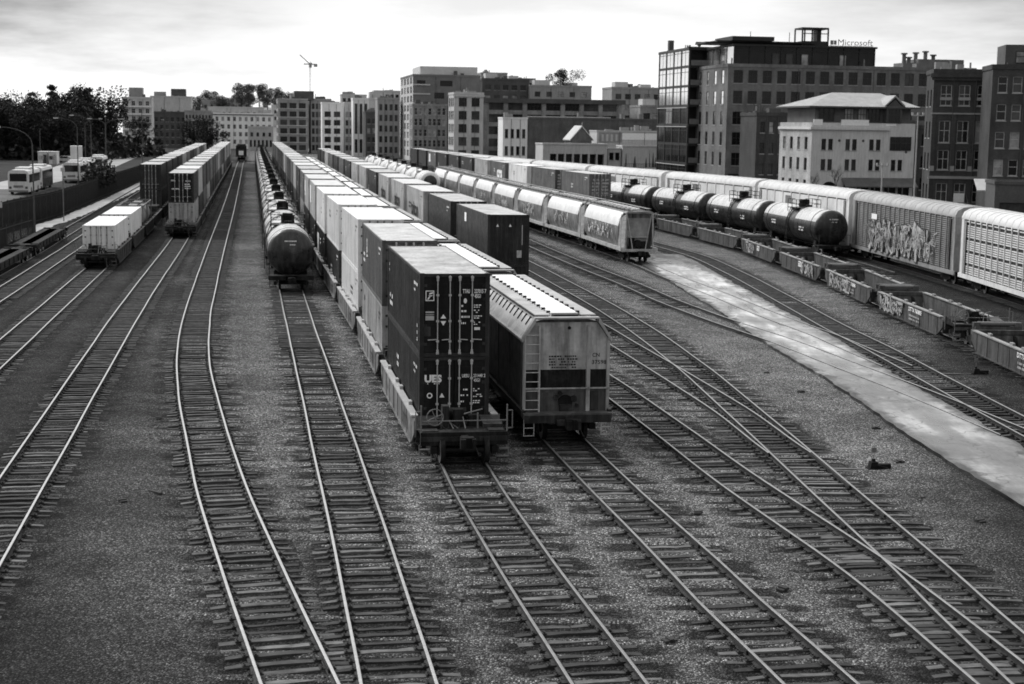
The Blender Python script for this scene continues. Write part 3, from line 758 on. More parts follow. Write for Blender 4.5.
def well_car(label, col, loc, rz, lead=False, detail=True, group=None):
    t = thing('well_car', label, 'well car', loc, rz, group)
    b = bogie if detail else bogie_far
    tree = [('well', wpart('well', col), (0, 0, 0), []), ('platform', wpart('pf', col), (0, 0, 0), []), b(7.5)]
    if lead: tree += [('end_platform', wpart('near', col), (0, 0, 0), [('brake_wheel', BRAKEWHEEL, (-.95, -8.45, 1.5), [])]), b(-7.75), ('coupler', COUPLER, (0, -8.6, 0), [])]
    else: tree.append(('platform', wpart('pn', col), (0, 0, 0), []))
    grow(t, tree); return t

# ---- flat panel covered hopper ------------------------------------------------------------------------
HOP_SIDE = M('grey_hopper_paint', .085, .45, .3, .5, .55, dirt=.4, dust=.05)
HOP_END = M('pale_hopper_paint', .46, .5, .22, .7, .5, dirt=.5)
HOP_ROOF = M('weathered_hopper_roof', .42, .55, .25, .8, dirt=.3)
HOP_WHITE = M('white_hopper_walkway', .85, .5, .08, 1.2, dirt=.12)
HOP_SLOPE = M('pale_hopper_slope', .62, .5, .2, .8, .1, dirt=.25)
def hopper_body_mb():
    mb = MB(); h = 8.05
    prof = [(-1.50, 1.05), (-1.56, 1.3), (-1.58, 3.62), (-1.12, 4.28), (-.55, 4.40), (.55, 4.40), (1.12, 4.28), (1.58, 3.62), (1.56, 1.3), (1.50, 1.05)]
    sidemat = {0: 0, 1: 0, 2: 1, 3: 2, 4: 3, 5: 2, 6: 1, 7: 0, 8: 0, 9: 0}
    mb.prism(prof, -h + .55, h - .55, 0, caps=True, mfun=lambda k: sidemat[k])
    for k in range(18):                          # side posts just proud of the sheet, and roof carlines
        y = -h + .7 + (2 * h - 1.4) * k / 17
        for s in (-1, 1):
            mb.box(min(s * 1.575, s * 1.605), max(s * 1.575, s * 1.605), y - .03, y + .03, 1.12, 3.58, 0) if k % 3 == 0 else None
            mb.bar((s * 1.30, y, 4.04), (s * 1.10, y, 4.34), .035, .06, 4)
    for s in (-1, 1):
        mb.box(min(s * 1.50, s * 1.64), max(s * 1.50, s * 1.64), -h + .2, h - .2, .93, 1.14, 4)        # side sill
        mb.box(min(s * 1.50, s * 1.66), max(s * 1.50, s * 1.66), -h + .5, h - .5, 3.60, 3.68, 2)       # roof eave
    for e in (-1, 0, 1):                          # discharge bays
        yc = e * 3.6
        mb.add([(-1.35, yc - 1.7, 1.05), (1.35, yc - 1.7, 1.05), (1.35, yc + 1.7, 1.05), (-1.35, yc + 1.7, 1.05), (-.45, yc - .35, .32), (.45, yc - .35, .32), (.45, yc + .35, .32), (-.45, yc + .35, .32)],
               [(0, 1, 5, 4), (1, 2, 6, 5), (2, 3, 7, 6), (3, 0, 4, 7), (4, 5, 6, 7)], 0)
        mb.box(-.6, .6, yc - .4, yc + .4, .26, .34, 4)
    mb.box(-.3, .3, -h + .1, h - .1, .72, 1.0, 4)
    return mb
def hopper_roofgear_mb():
    """running boards and trough hatch covers along the roof"""
    mb = MB()
    for s in (-1, 1): mb.box(min(s * .58, s * 1.10), max(s * .58, s * 1.10), -7.3, 7.3, 4.46, 4.50, 0)
    mb.box(-.50, .50, -7.0, 7.0, 4.40, 4.53, 2); mb.box(-.46, .46, -7.35, -7.05, 4.40, 4.50, 1)
    for k in range(15):
        y = -6.8 + 13.6 * k / 14
        for s in (-1, 1): mb.box(min(s * .47, s * .60), max(s * .47, s * .60), y - .06, y + .06, 4.505, 4.58, 1)
    return mb
def hopper_end_mb(e):
    """end bulkhead, slope sheet, posts and end sill; e=-1 near"""
    mb = MB(); h = 8.05
    Y = lambda d: e * (h - d)
    def bx(x0, x1, d0, d1, z0, z1, m): mb.box(x0, x1, min(Y(d0), Y(d1)), max(Y(d0), Y(d1)), z0, z1, m)
    A = Y(.53); up = [(-1.555, 2.55), (-1.565, 3.60), (-1.11, 4.25), (1.11, 4.25), (1.565, 3.60), (1.555, 2.55)]
    mb.face([(x, A, z) for x, z in up], 0)                                                       # pale upper sheet
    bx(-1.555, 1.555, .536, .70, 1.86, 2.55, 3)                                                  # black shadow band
    mb.face([(-1.5, Y(.62), 1.12), (1.5, Y(.62), 1.12), (1.5, Y(.534), 1.86), (-1.5, Y(.534), 1.86)], 1)
    for (x, w) in ((-1.52, .10), (-.98, .07), (.80, .13), (1.52, .10)):                          # vertical posts
        bx(x - w / 2, x + w / 2, .40, .53, 1.0, 4.14 if abs(x) < 1.2 else 3.62, 0)
    mb.prism([(-1.62, 3.55), (-1.14, 4.26), (-1.14, 4.38), (1.14, 4.38), (1.14, 4.26), (1.62, 3.55), (1.62, 3.68), (1.16, 4.44), (-1.16, 4.44), (-1.62, 3.68)], min(Y(.36), Y(.66)), max(Y(.36), Y(.66)), 2)
    bx(-1.6, 1.6, -.02, .50, .86, 1.06, 1); bx(-1.58, 1.58, -.03, .02, .72, 1.0, 4)              # end sill / platform
    bx(-.42, .42, -.25, .6, .66, .86, 4)
    mb.bar((-1.56, Y(.36), 1.90), (1.56, Y(.36), 1.90), .04, .05, 0)                             # cross grab iron
    mb.cyl((0, Y(.50), 1.38), (0, Y(.66), 1.38), .26, n=14, m=3); bx(-.22, .22, .40, .58, 1.06, 1.30, 4)
    for k, (x, z, r) in enumerate(((-.35, 1.55, .1), (.3, 1.5, .12), (.42, 1.25, .07), (-.2, 1.7, .08))): mb.cyl((x, Y(.45), z), (x, Y(.60), z), r, n=8, m=4)
    bx(.9, 1.18, .42, .60, 1.10, 1.75, 4)
    mb.cyl((.1, Y(.50), 4.05), (.1, Y(.56), 4.05), .06, n=8, m=3)
    for s in (-1, 1):
        for xx in (1.22, 1.58): mb.bar((s * xx, Y(.02), .25), (s * xx, Y(.02), .9), .03, .03, 0)
        for z in (.27, .55): mb.bar((s * 1.22, Y(.02), z), (s * 1.58, Y(.02), z), .03, .03, 0)
    return mb
HB = hopper_body_mb().mesh('hopper_body', [HOP_SIDE, HOP_SLOPE, HOP_ROOF, HOP_WHITE, DARKST])
HG = hopper_roofgear_mb().mesh('roof_walkway', [HOP_ROOF, DARKST, HOP_WHITE])
HEN = hopper_end_mb(-1).mesh('end_bulkhead', [HOP_END, HOP_SIDE, HOP_ROOF, BLACK, DARKST])
HEF = hopper_end_mb(1).mesh('end_bulkhead', [HOP_END, HOP_SIDE, HOP_ROOF, BLACK, DARKST])
HLAD = ladder_mb(3.0, .52, 9, .02).mesh('ladder', [HOP_END])
def covered_hopper(label, loc, rz, near, group):
    t = thing('covered_hopper', label, 'hopper car', loc, rz, group); b = bogie if near else bogie_far
    grow(t, [('hopper_body', HB, (0, 0, 0), []), ('roof_walkway', HG, (0, 0, 0), []), ('end_bulkhead', HEN, (0, 0, 0), [('ladder', HLAD, (-1.25, -7.72, .95), [])]), ('end_bulkhead', HEF, (0, 0, 0), []),
             b(-6.35), b(6.35), ('coupler', COUPLER, (0, -8.05, 0), []), ('coupler', COUPLER_B, (0, 8.05, 0), [])])
    return t

# ---- round sided covered hopper with graffiti ----------------------------------------------------------
RH_TOP = M('bare_round_hopper_top', .78, .45, .12, .7, .15, dirt=.15)
RH_SIDE = M('stained_round_hopper_side', .27, .5, .4, .9, .8, dirt=.7)
RH_STAIN = M('dark_stain', .07, .6, .3, 2)
RH_SILL = M('pale_hopper_sill', .42, .6, .3, 2, dirt=.4)
RH_ROOF = M('dirty_round_hopper_roof', .22, .6, .35, 1.2, dirt=.4)
def round_hopper_body_mb():
    mb = MB(); h = 6.5
    prof = [(-.95, 1.05), (-1.30, 1.22), (-1.52, 1.75), (-1.60, 2.35), (-1.57, 2.95), (-1.42, 3.55), (-1.10, 4.08), (-.62, 4.28)]
    prof = prof + [(-x, z) for x, z in prof[::-1]]
    mats = [1, 1, 1, 1, 0, 0, 2, 2, 2, 0, 0, 1, 1, 1, 1, 1]
    mb.prism(prof, -h, h, 1, smooth=True, mfun=lambda k: mats[k], mcap=1)
    for s in (-1, 1): mb.box(min(s * 1.25, s * 1.58), max(s * 1.25, s * 1.58), -7.7, 7.7, .92, 1.20, 3)
    for e in (-1, 0, 1):
        yc = e * 4.1
        mb.add([(-1.2, yc - 1.6, 1.1), (1.2, yc - 1.6, 1.1), (1.2, yc + 1.6, 1.1), (-1.2, yc + 1.6, 1.1), (-.4, yc - .4, .34), (.4, yc - .4, .34), (.4, yc + .4, .34), (-.4, yc + .4, .34)], [(0, 1, 5, 4), (1, 2, 6, 5), (2, 3, 7, 6), (3, 0, 4, 7), (4, 5, 6, 7)], 4)
    mb.box(-.3, .3, -7.6, 7.6, .70, 1.0, 4)
    for e in (-1, 1):
        yo, yi = e * 7.55, e * 6.5
        mb.face([(-1.15, e * 6.52, 3.6), (1.15, e * 6.52, 3.6), (.8, e * 6.9, 1.3), (-.8, e * 6.9, 1.3)], 3)      # slope sheet
        for s in (-1, 1):
            g = [(s * 1.55, yi, 1.2), (s * 1.25, yo, 1.2), (s * 1.08, yo, 4.05), (s * 1.45, yi, 3.5)]          # side gusset panel
            mb.face(g, 3); mb.face([(x - s * .04, y, z) for x, y, z in g][::-1], 3)
            mb.bar((s * 1.18, yo, 1.0), (s * 1.12, yo, 4.12), .10, .10, 3); mb.bar((s * .55, yo, 1.1), (s * 1.05, yo - e * .1, 4.0), .07, .07, 3)
        mb.box(-1.5, 1.5, min(yo, e * 7.8), max(yo, e * 7.8), .88, 1.10, 3)
        mb.prism([(-1.2, 4.05), (1.2, 4.05), (1.0, 4.22), (-1.0, 4.22)], min(yi, yo + e * .06), max(yi, yo + e * .06), 2)
        mb.cyl((0, e * 7.1, 1.55), (0, e * 7.4, 1.55), .30, n=12, m=4); mb.box(-.75, -.35, e * 7.25 - .2, e * 7.25 + .2, 1.1, 2.0, 4); mb.box(.25, .8, e * 7.2 - .2, e * 7.2 + .2, 1.1, 1.7, 4); mb.box(-.9, .9, e * 7.0 - .1, e * 7.0 + .1, 2.0, 2.12, 3)
    return mb
def round_hopper_hatch_mb():
    mb = MB()
    for k in range(10):
        y = -6.0 + 12.0 * k / 9
        mb.cyl((0, y, 4.27), (0, y, 4.40), .38, n=12, m=0); mb.box(-.5, .5, y + .55, y + .66, 4.28, 4.42, 1)
    for s in (-1, 1):
        mb.box(min(s * .66, s * 1.0), max(s * .66, s * 1.0), -7.5, 7.5, 4.40, 4.43, 1)
        for k in range(11): mb.bar((s * .84, -7.2 + 14.4 * k / 10, 4.1), (s * .84, -7.2 + 14.4 * k / 10, 4.40), .05, .05, 1)
    return mb
RHB = round_hopper_body_mb().mesh('hopper_body', [RH_TOP, RH_SIDE, RH_ROOF, RH_SILL, BLACK])
RHH = round_hopper_hatch_mb().mesh('roof_hatches', [RH_TOP, RH_ROOF])
RHL = ladder_mb(3.0, .45, 8).mesh('ladder', [RH_SILL])
def round_hopper(label, loc, rz, near, group):
    t = thing('round_hopper', label, 'hopper car', loc, rz, group); b = bogie if near else bogie_far
    grow(t, [('hopper_body', RHB, (0, 0, 0), []), ('roof_hatches', RHH, (0, 0, 0), []), ('ladder', RHL, (-1.35, -7.62, 1.0), []), b(-6.0), b(6.0),
             ('coupler', COUPLER, (0, -7.75, 0), []), ('coupler', COUPLER_B, (0, 7.75, 0), [])])
    return t

# ---- tank car -----------------------------------------------------------------------------------------
TANKP = M('black_tank_enamel', .008, .32, .35, .6, .2, spec=.55, dust=.055)
TANKHI = M('highlit_tank_top', .56, .30, .2, .5, .25, dirt=.18, spec=.6)  # pale colour paints the highlight along the top of black shells
TANKW = M('white_tank_enamel', .75, .35, .1, .8, .2, dirt=.15)
def tank_shell_mb(L=15.6, r=1.56, zc=2.52):
    mb = MB(); h = L / 2; prof = [(-h, .02)]
    for k in range(1, 7): a = math.pi / 2 * k / 6; prof.append((-h + .62 * (1 - math.cos(a)), r * math.sin(a)))
    ys = [-h + .62 + (L - 1.24) * k / 8 for k in range(1, 8)]
    prof += [(y, r) for y in ys]
    for k in range(6, -1, -1): a = math.pi / 2 * k / 6; prof.append((h - .62 * (1 - math.cos(a)), max(.02, r * math.sin(a))))
    n = 36
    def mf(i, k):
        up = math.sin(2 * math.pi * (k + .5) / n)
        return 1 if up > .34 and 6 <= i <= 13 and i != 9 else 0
    mb.lathe_y(prof, n, 0, 0, zc, mf)
    return mb
def tank_band_mb(r=1.56, zc=2.52):
    mb = MB()
    mb.lathe_y([(-.06, r + .004), (-.06, r + .02), (.06, r + .02), (.06, r + .004)], 36, 0, 0, zc)
    return mb
def tank_frame_mb():
    mb = MB()
    for e in (-1, 1):
        mb.box(-.35, .35, min(e * 5.0, e * 8.3), max(e * 5.0, e * 8.3), .72, 1.0, 0)
        mb.box(-1.5, 1.5, min(e * 8.05, e * 8.3), max(e * 8.05, e * 8.3), .74, 1.02, 0)
        mb.box(-1.45, 1.45, min(e * 7.3, e * 8.05), max(e * 7.3, e * 8.05), .98, 1.03, 1)
        for s in (-1, 1):
            mb.prism_x([(e * 6.1 - .25, .9), (e * 6.1 + .25, .9), (e * 6.1 + .25, 1.5), (e * 6.1 - .25, 1.5)], min(s * .7, s * 1.05), max(s * .7, s * 1.05), 0)
            mb.bar((s * 1.42, e * 8.2, .2), (s * 1.42, e * 8.2, 2.0), .04, .04, 1); mb.bar((s * 1.0, e * 8.2, .2), (s * 1.0, e * 8.2, .8), .04, .04, 1)
            mb.bar((s * 1.0, e * 8.2, .3), (s * 1.42, e * 8.2, .3), .04, .04, 1)
        mb.bar((-1.42, e * 8.2, 1.95), (1.42, e * 8.2, 1.95), .035, .035, 1)
        mb.box(-1.1, 1.1, e * 6.1 - .3, e * 6.1 + .3, .86, 1.2, 0)
    mb.box(-.16, .16, -5.05, 5.05, .76, .94, 0)
    mb.cyl((-.5, 1.2, .62), (.5, 1.2, .62), .2, n=10, m=0); mb.cyl((0, -.2, .8), (0, -.2, 1.1), .22, n=10, m=0)
    return mb
def tank_top_mb(zc=2.52, r=1.56):
    mb = MB(); z = zc + r
    mb.cyl((0, 0, z - .1), (0, 0, z + .42), .48, n=16, m=0); mb.cyl((0, 0, z + .42), (0, 0, z + .5), .52, n=16, m=0)
    mb.box(-.36, .36, -.36, .36, z + .5, z + .62, 0)
    mb.cyl((0, -1.3, z - .12), (0, -1.3, z + .16), .3, n=14, m=0); mb.cyl((0, 1.1, z - .1), (0, 1.1, z + .2), .16, n=10, m=0)
    for s in (-1, 1):
        mb.box(min(s * .62, s * 1.18), max(s * .62, s * 1.18), -1.15, 1.15, z - .18, z - .13, 1)
        for y in (-1.15, 0, 1.15):
            mb.bar((s * 1.18, y, z - .5), (s * 1.18, y, z + .62), .05, .05, 1)
        for zz in (z + .22, z + .62): mb.bar((s * 1.18, -1.15, zz), (s * 1.18, 1.15, zz), .045, .045, 1)
        for y in (-1.15, 1.15):
            for zz in (z + .22, z + .62): mb.bar((s * 1.18, y, zz), (s * .5, y, zz), .045, .045, 1)
        # side ladder
        for dy in (-.22, .22): mb.bar((s * 1.66, dy, .75), (s * 1.66, dy, 2.7), .045, .045, 1); mb.bar((s * 1.66, dy, 2.7), (s * 1.2, dy, z - .12), .045, .045, 1)
        for k in range(9):
            zz = .85 + k * .34; xo = 1.66 if zz < 2.7 else 1.66 - (zz - 2.7) / (z - 2.82) * .46
            mb.bar((s * xo, -.22, zz), (s * xo, .22, zz), .03, .03, 1)
    return mb
TB = tank_band_mb()
_tk = {}
def tankset(kind):
    if kind not in _tk:
        a, b = {'black': (TANKP, TANKHI), 'white': (TANKW, TANKW)}[kind]
        sh = tank_shell_mb()
        if kind == 'white': sh.m = [2 if i < 0 else x for i, x in enumerate(sh.m)]
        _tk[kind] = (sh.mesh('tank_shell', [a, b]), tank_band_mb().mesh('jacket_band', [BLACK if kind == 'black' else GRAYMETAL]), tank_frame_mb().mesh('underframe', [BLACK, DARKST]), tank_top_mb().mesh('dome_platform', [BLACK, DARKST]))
    return _tk[kind]
def tank_car(label, kind, loc, rz, near, group):
    t = thing('tank_car', label, 'tank car', loc, rz, group); b = bogie if near else bogie_far
    s = tankset(kind)
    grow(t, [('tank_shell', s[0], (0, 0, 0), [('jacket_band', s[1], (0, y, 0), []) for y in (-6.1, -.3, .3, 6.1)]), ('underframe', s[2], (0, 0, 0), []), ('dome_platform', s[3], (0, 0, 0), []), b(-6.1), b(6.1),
             ('coupler', COUPLER, (0, -8.3, 0), []), ('coupler', COUPLER_B, (0, 8.3, 0), [])])
    return t

# ---- auto carrier -------------------------------------------------------------------------------------
AR_ROOF = {'pale': M('pale_carrier_roof', .62, .5, .14, .5, dirt=.2), 'grey': M('grey_carrier_roof', .36, .5, .2, .5, dirt=.25)}
AR_SIDE = {'pale': M('pale_carrier_panel', .70, .5, .12, .5, .15, dirt=.15), 'grey': M('grey_carrier_panel', .28, .5, .25, .5, .3, dirt=.25)}
AR_GAP = M('dark_carrier_slots', .03, .7, .3, 2)
def autorack_body_mb(L, near, col):
    mb = MB(); h = L / 2 - .45; hw = 1.52
    mb.box(-hw + .07, hw - .07, -h, h, 1.05, 5.0, 2)                                       # dark interior seen between slats
    n = 20 if near else 10
    bands = (1.75, 2.7, 3.65, 4.6) if col == 'pale' and near == 2 else ()
    for s in (-1, 1):
        pitch = .15 if near else .23; z = 1.2
        while z < 4.86:
            if not any(abs(z - b) < .09 for b in bands):
                mb.box(min(s * (hw - .075), s * (hw - .02)), max(s * (hw - .075), s * (hw - .02)), -h + .5, h - .5, z, z + pitch * (.55 if near else .97), 0)
            z += pitch
        for k in range(n + 1):
            y = -h + .5 + (2 * h - 1.0) * k / n
            mb.box(min(s * (hw - .05), s * (hw + .045)), max(s * (hw - .05), s * (hw + .045)), y - .035, y + .035, 1.0, 4.98, 3)
            mb.box(min(s * (hw - .04), s * (hw + .06)), max(s * (hw - .04), s * (hw + .06)), y - .08, y + .08, 4.86, 5.02, 3)
        mb.box(min(s * (hw - .06), s * (hw + .05)), max(s * (hw - .06), s * (hw + .05)), -h - .3, h + .3, .82, 1.12, 3)
        for e in (-1, 1):
            y0, y1 = sorted((e * (h - .5), e * (h + .05)))
            mb.box(min(s * (hw - .06), s * (hw + .02)), max(s * (hw - .06), s * (hw + .02)), y0, y1, 1.12, 5.0, 3)
            y0, y1 = sorted((e * (h - 1.15), e * (h - .80)))
            mb.box(min(s * (hw + .02), s * (hw + .055)), max(s * (hw + .02), s * (hw + .055)), y0, y1, 1.2, 4.85, 2)
            for yy in (e * (h - .86), e * (h - 1.1)): mb.bar((s * (hw + .08), yy, 1.2), (s * (hw + .08), yy, 4.9), .05, .05, 3)
    mb.box(-.35, .35, -h - .3, h + .3, .6, 1.0, 2)
    return mb
def autorack_roof_mb(L):
    mb = MB(); h = L / 2 - .40
    prof = [(-1.56, 4.99), (-1.57, 5.12), (-1.40, 5.48), (-1.0, 5.70), (-.4, 5.79), (.4, 5.79), (1.0, 5.70), (1.40, 5.48), (1.57, 5.12), (1.56, 4.99)]
    mb.prism(prof, -h, h, 0, smooth=True)
    for k in range(21):
        y = -h + .4 + (2 * h - .8) * k / 20
        for a, b in zip(prof[1:8], prof[2:9]): mb.bar((a[0], y, a[1] + .006), (b[0], y, b[1] + .006), .05, .03, 0)
    return mb
def autorack_door_mb(L, e):
    mb = MB(); h = L / 2 - .45; y = e * (h + .06)
    for s in (-1, 1):
        mb.face([(s * .03, y + e * .18, 1.05), (s * 1.46, y - e * .02, 1.05), (s * 1.46, y - e * .02, 5.0), (s * .03, y + e * .18, 5.0)], 0)
        for x in (.3, .75, 1.2): mb.bar((s * x, y + e * .22, 1.1), (s * x, y + e * .22, 4.95), .06, .06, 1)
    mb.face([(-1.46, y - e * .02, 5.0), (1.46, y - e * .02, 5.0), (1.0, y, 5.68), (-1.0, y, 5.68)], 0)
    return mb
_ar = {}
def autorack(label, col, loc, rz, near, L=27.6, group=None):
    k = (col, near)
    if k not in _ar:
        _ar[k] = (autorack_body_mb(L, near, col).mesh('slatted_body', [AR_SIDE[col], AR_ROOF[col], AR_GAP, AR_SIDE[col]]), autorack_roof_mb(L).mesh('roof', [AR_ROOF[col]]),
                  autorack_door_mb(L, -1).mesh('end_door', [AR_SIDE[col], AR_SIDE[col]]), autorack_door_mb(L, 1).mesh('end_door', [AR_SIDE[col], AR_SIDE[col]]))
    t = thing('auto_carrier', label, 'auto carrier', loc, rz, group); b = bogie if near else bogie_far; p = _ar[k]
    grow(t, [('slatted_body', p[0], (0, 0, 0), []), ('roof', p[1], (0, 0, 0), []), ('end_door', p[2], (0, 0, 0), []), ('end_door', p[3], (0, 0, 0), []), b(-10.2), b(10.2), ('coupler', COUPLER, (0, -13.4, 0), []), ('coupler', COUPLER_B, (0, 13.4, 0), [])])
    return t

# ---- graffiti: spray letters as thick strokes with a dark outline ---------------------------------------
LET = {
 'A': [[(0, 0), (.5, 1), (1, 0)], [(.2, .38), (.8, .38)]], 'N': [[(0, 0), (.05, 1), (.9, 0), (.95, 1)]], 'U': [[(0, 1), (.05, .15), (.5, 0), (.95, .15), (1, 1)]],
 'I': [[(.4, 0), (.5, 1)]], 'T': [[(0, .95), (1, 1)], [(.5, 1), (.45, 0)]], 'E': [[(.9, 1), (.1, .95), (0, 0), (1, .05)], [(.05, .5), (.75, .52)]],
 'X': [[(0, 0), (1, 1)], [(0, 1), (1, 0)]], 'K': [[(.05, 0), (0, 1)], [(.95, 1), (.1, .45), (1, 0)]], 'S': [[(1, .85), (.5, 1), (.05, .75), (.9, .3), (.5, 0), (0, .15)]],
 'O': [[(.5, 1), (.05, .7), (.05, .3), (.5, 0), (.95, .3), (.95, .7), (.5, 1)]], 'R': [[(0, 0), (.05, 1), (.8, .9), (.75, .55), (.1, .5), (.95, 0)]], 'P': [[(0, 0), (.05, 1), (.9, .85), (.8, .5), (.1, .45)]],
 'M': [[(0, 0), (.1, 1), (.5, .4), (.9, 1), (1, 0)]], 'Q': [[(.5, 1), (.05, .7), (.05, .3), (.5, 0), (.95, .3), (.95, .7), (.5, 1)], [(.6, .3), (1.05, -.1)]], '2': [[(.05, .75), (.5, 1), (.9, .7), (0, 0), (1, .02)]]}
def graffiti_mb(word, w, h, seed, thick=.14):
    """flat strokes in the local YZ plane at x = 0 (facing -X)"""
    r = random.Random(seed); mb = MB(); n = len(word); cw = w / n
    for layer, (tk, dx, m) in enumerate(((thick * 1.55, 0, 1), (thick, -.006, 0))):
        r = random.Random(seed)
        for i, ch in enumerate(word):
            sh = r.uniform(-.12, .25); hs = h * r.uniform(.8, 1.12); zb = r.uniform(-.06, .08) * h
            for st in LET[ch]:
                pts = [(-(-w / 2 + i * cw + (p[0] * .98 - .06) * cw + sh * p[1] * cw), zb + p[1] * hs) for p in st]
                for a, b in zip(pts, pts[1:]):
                    d = Vector((b[0] - a[0], b[1] - a[1])); L = d.length
                    if L < 1e-6: continue
                    d /= L; t = tk * h * r.uniform(.8, 1.15); nv = Vector((-d.y, d.x)) * t / 2; a2 = Vector(a) - d * t * .4; b2 = Vector(b) + d * t * .4
                    x = dx - .0004 * len(mb.f)
                    mb.face([(x, *(a2 - nv)), (x, *(b2 - nv * r.uniform(.7, 1.3))), (x, *(b2 + nv)), (x, *(a2 + nv))], m)
    return mb
def scribble_mb(w, h, seed, n=60):
    r = random.Random(seed); mb = MB(); k = 0
    for _ in range(n):
        y = r.uniform(-w / 2, w / 2); z = abs(r.gauss(0, .38)) * h; L = h * r.uniform(.15, .55); a = r.gauss(1.35, .5); t = r.uniform(.05, .13)
        p = Vector((y, z)); m = 0 if r.random() < .62 else 1
        for _s in range(r.choice((1, 2, 3))):
            d = Vector((math.cos(a), math.sin(a))); q = p + d * L; q.y = min(max(q.y, 0), h)
            nv = Vector((-d.y, d.x)) * t / 2; k += 1; x = -.0006 * k
            mb.face([(x, *(p - nv)), (x, *(q - nv)), (x, *(q + nv)), (x, *(p + nv))], m); p = q; a += r.choice((-1, 1)) * r.uniform(.8, 2.2); L *= r.uniform(.5, 1)
    return mb
SPRAY = M('pale_spray_paint', .46, .7, .3, 1.4, .4, dirt=.65); SPRAYD = M('dark_spray_paint', .05, .7, .3, 2, dirt=.4)
def tag_mb(word, w, h, seed, thick):
    a = scribble_mb(w * 1.02, h * 1.05, seed + 5, int(16 * w)); b = graffiti_mb(word, w, h, seed, thick); a.merge(b, T(-.02 - .0006 * 16 * w * .2)); c = scribble_mb(w, h, seed + 9, int(5 * w)); a.merge(c, T(-.05)); return a

# ------------------------------------------------------------------ trains
WZ = .27           # container floor above rail top in a well
CNAME = {'dark': 'black', 'charcoal': 'dark grey', 'grey': 'mid grey', 'pale': 'pale grey', 'white': 'white'}
def decal(parent, name, mb, mats, x=0, y=0, z=0, side=None):
    """lettering on the near end (side None) or on the left flank (side 'left')"""
    m = MB(); m.merge(mb, T(x, y, z, rz=-math.pi / 2 if side == 'left' else 0))
    return obj(name, m.mesh(name, mats), parent)
def mark_rows(rows, r, w, h):
    """tiny illegible stencil rows as broken dashes"""
    mb = MB()
    for k in range(rows):
        x = 0; z = -k * h
        while x < w:
            l = r.uniform(.03, .09)
            if r.random() < .82: mb.face([(x, 0, z), (x + l, 0, z), (x + l, 0, z + h * .55), (x, 0, z + h * .55)])
            x += l + .025
    return mb
def stack_train(key, y_first, n, cols, where, wellcol, pitch=15.0, lead=True, near_units=3, detail_boxes=4, group='', first_empty=0):
    path = TR[key]; s0 = path.sY(y_first) + 6.1; out = []
    for k in range(n):
        d = s0 + pitch * k; loc, rz = path.place(d, 7.0)
        well_car('%s well car, %s from the near end of %s' % (CNAME.get(wellcol, wellcol), ORD[k] if k else 'first', where), wellcol, loc, rz, lead and k == 0, k < near_units, 'well cars of ' + where)
        up, lowc = cols[k]
        z = loc[2] + WZ
        for tier, c in ((0, lowc), (1, up)):
            if not c: continue
            lab = '%s %s container, %s stack from near end of %s' % (CNAME[c], ('lower', 'upper')[tier], ORD[k], where)
            o = container(lab, c, (loc[0], loc[1], z), rz, k < detail_boxes, group='containers on ' + where)
            z += 2.905; out.append(o)
            if k < 9 and key in ('stacks', 'blocks', 'paved'):
                inkm = BLACKP if c in ('pale', 'white') else WHITEP
                decal(o, 'number_lettering', mark_rows(1, RS, 1.1, .2), inkm, -1.228, -4.3, 2.38, 'left'); decal(o, 'number_lettering', mark_rows(1, RS, .5, .16), inkm, -1.228, -4.3, 2.15, 'left')
                if RS.random() < .6: decal(o, 'stencil_rows', mark_rows(2, RS, RS.uniform(.6, 1.6), .3), inkm, -1.228, RS.uniform(-1, 5.2), RS.uniform(.8, 2.0), 'left')
    return out
RS = random.Random(77)
# --- the long double stack train in the centre
rc = random.Random(21)
cc = [('dark', 'dark'), ('grey', 'pale'), ('white', 'white'), ('white', 'charcoal'), ('white', 'dark'), ('pale', 'dark'), ('pale', 'charcoal'), ('grey', 'pale'), ('dark', 'charcoal'), ('pale', 'grey'), ('grey', 'dark')]
while len(cc) < 23: cc.append((rc.choice(['grey', 'charcoal', 'pale', 'grey', 'dark']), rc.choice(['dark', 'charcoal', 'grey'])))
S = stack_train('stacks', 52.8, 23, cc, 'the central train', 'pale', near_units=5, detail_boxes=5)
lower, upper = S[0], S[1]
L2 = 12.19 / 2; W2 = 1.22
rm = random.Random(5)
# upper box: square emblem, plate, arrows, number and stencil rows
em = MB(); fy = -.036
for (x0, x1, z0, z1) in ((0, .30, 0, .03), (0, .30, .33, .36), (0, .03, .03, .33), (.27, .30, .03, .33)): em.face([(x0, 0, z0), (x1, 0, z0), (x1, 0, z1), (x0, 0, z1)])
em.face([(.05, 0, .05), (.11, 0, .05), (.17, 0, .15), (.11, 0, .15)]); em.face([(.10, 0, .17), (.16, 0, .17), (.18, 0, .205), (.12, 0, .205)][::1]); em.face([(.12, 0, .22), (.25, 0, .25), (.26, 0, .31), (.13, 0, .28)]); em.face([(.13, 0, .15), (.24, 0, .17), (.24, 0, .205), (.13, 0, .19)])
decal(upper, 'emblem', em, WHITEP, -1.02, -L2 + fy + .03, 1.95)
pl = MB(); pl.face([(0, 0, 0), (.30, 0, 0), (.30, 0, .15), (0, 0, .15)]); pl.face([(.0, 0, .18), (.30, 0, .18), (.30, 0, .205), (0, 0, .205)]); pl.face([(0, 0, .25), (.30, 0, .25), (.30, 0, .31), (0, 0, .31)])
decal(upper, 'plate', pl, LIGHTBAR, -1.02, -L2 + fy + .03, 1.28)
ar = MB(); ar.face([(0, 0, .22), (.2, 0, .22), (.1, 0, .37)]); ar.face([(0, 0, .13), (.1, 0, -.03), (.2, 0, .13)])
decal(upper, 'arrow_marks', ar, WHITEP, -.5, -L2 + fy + .03, 1.12)
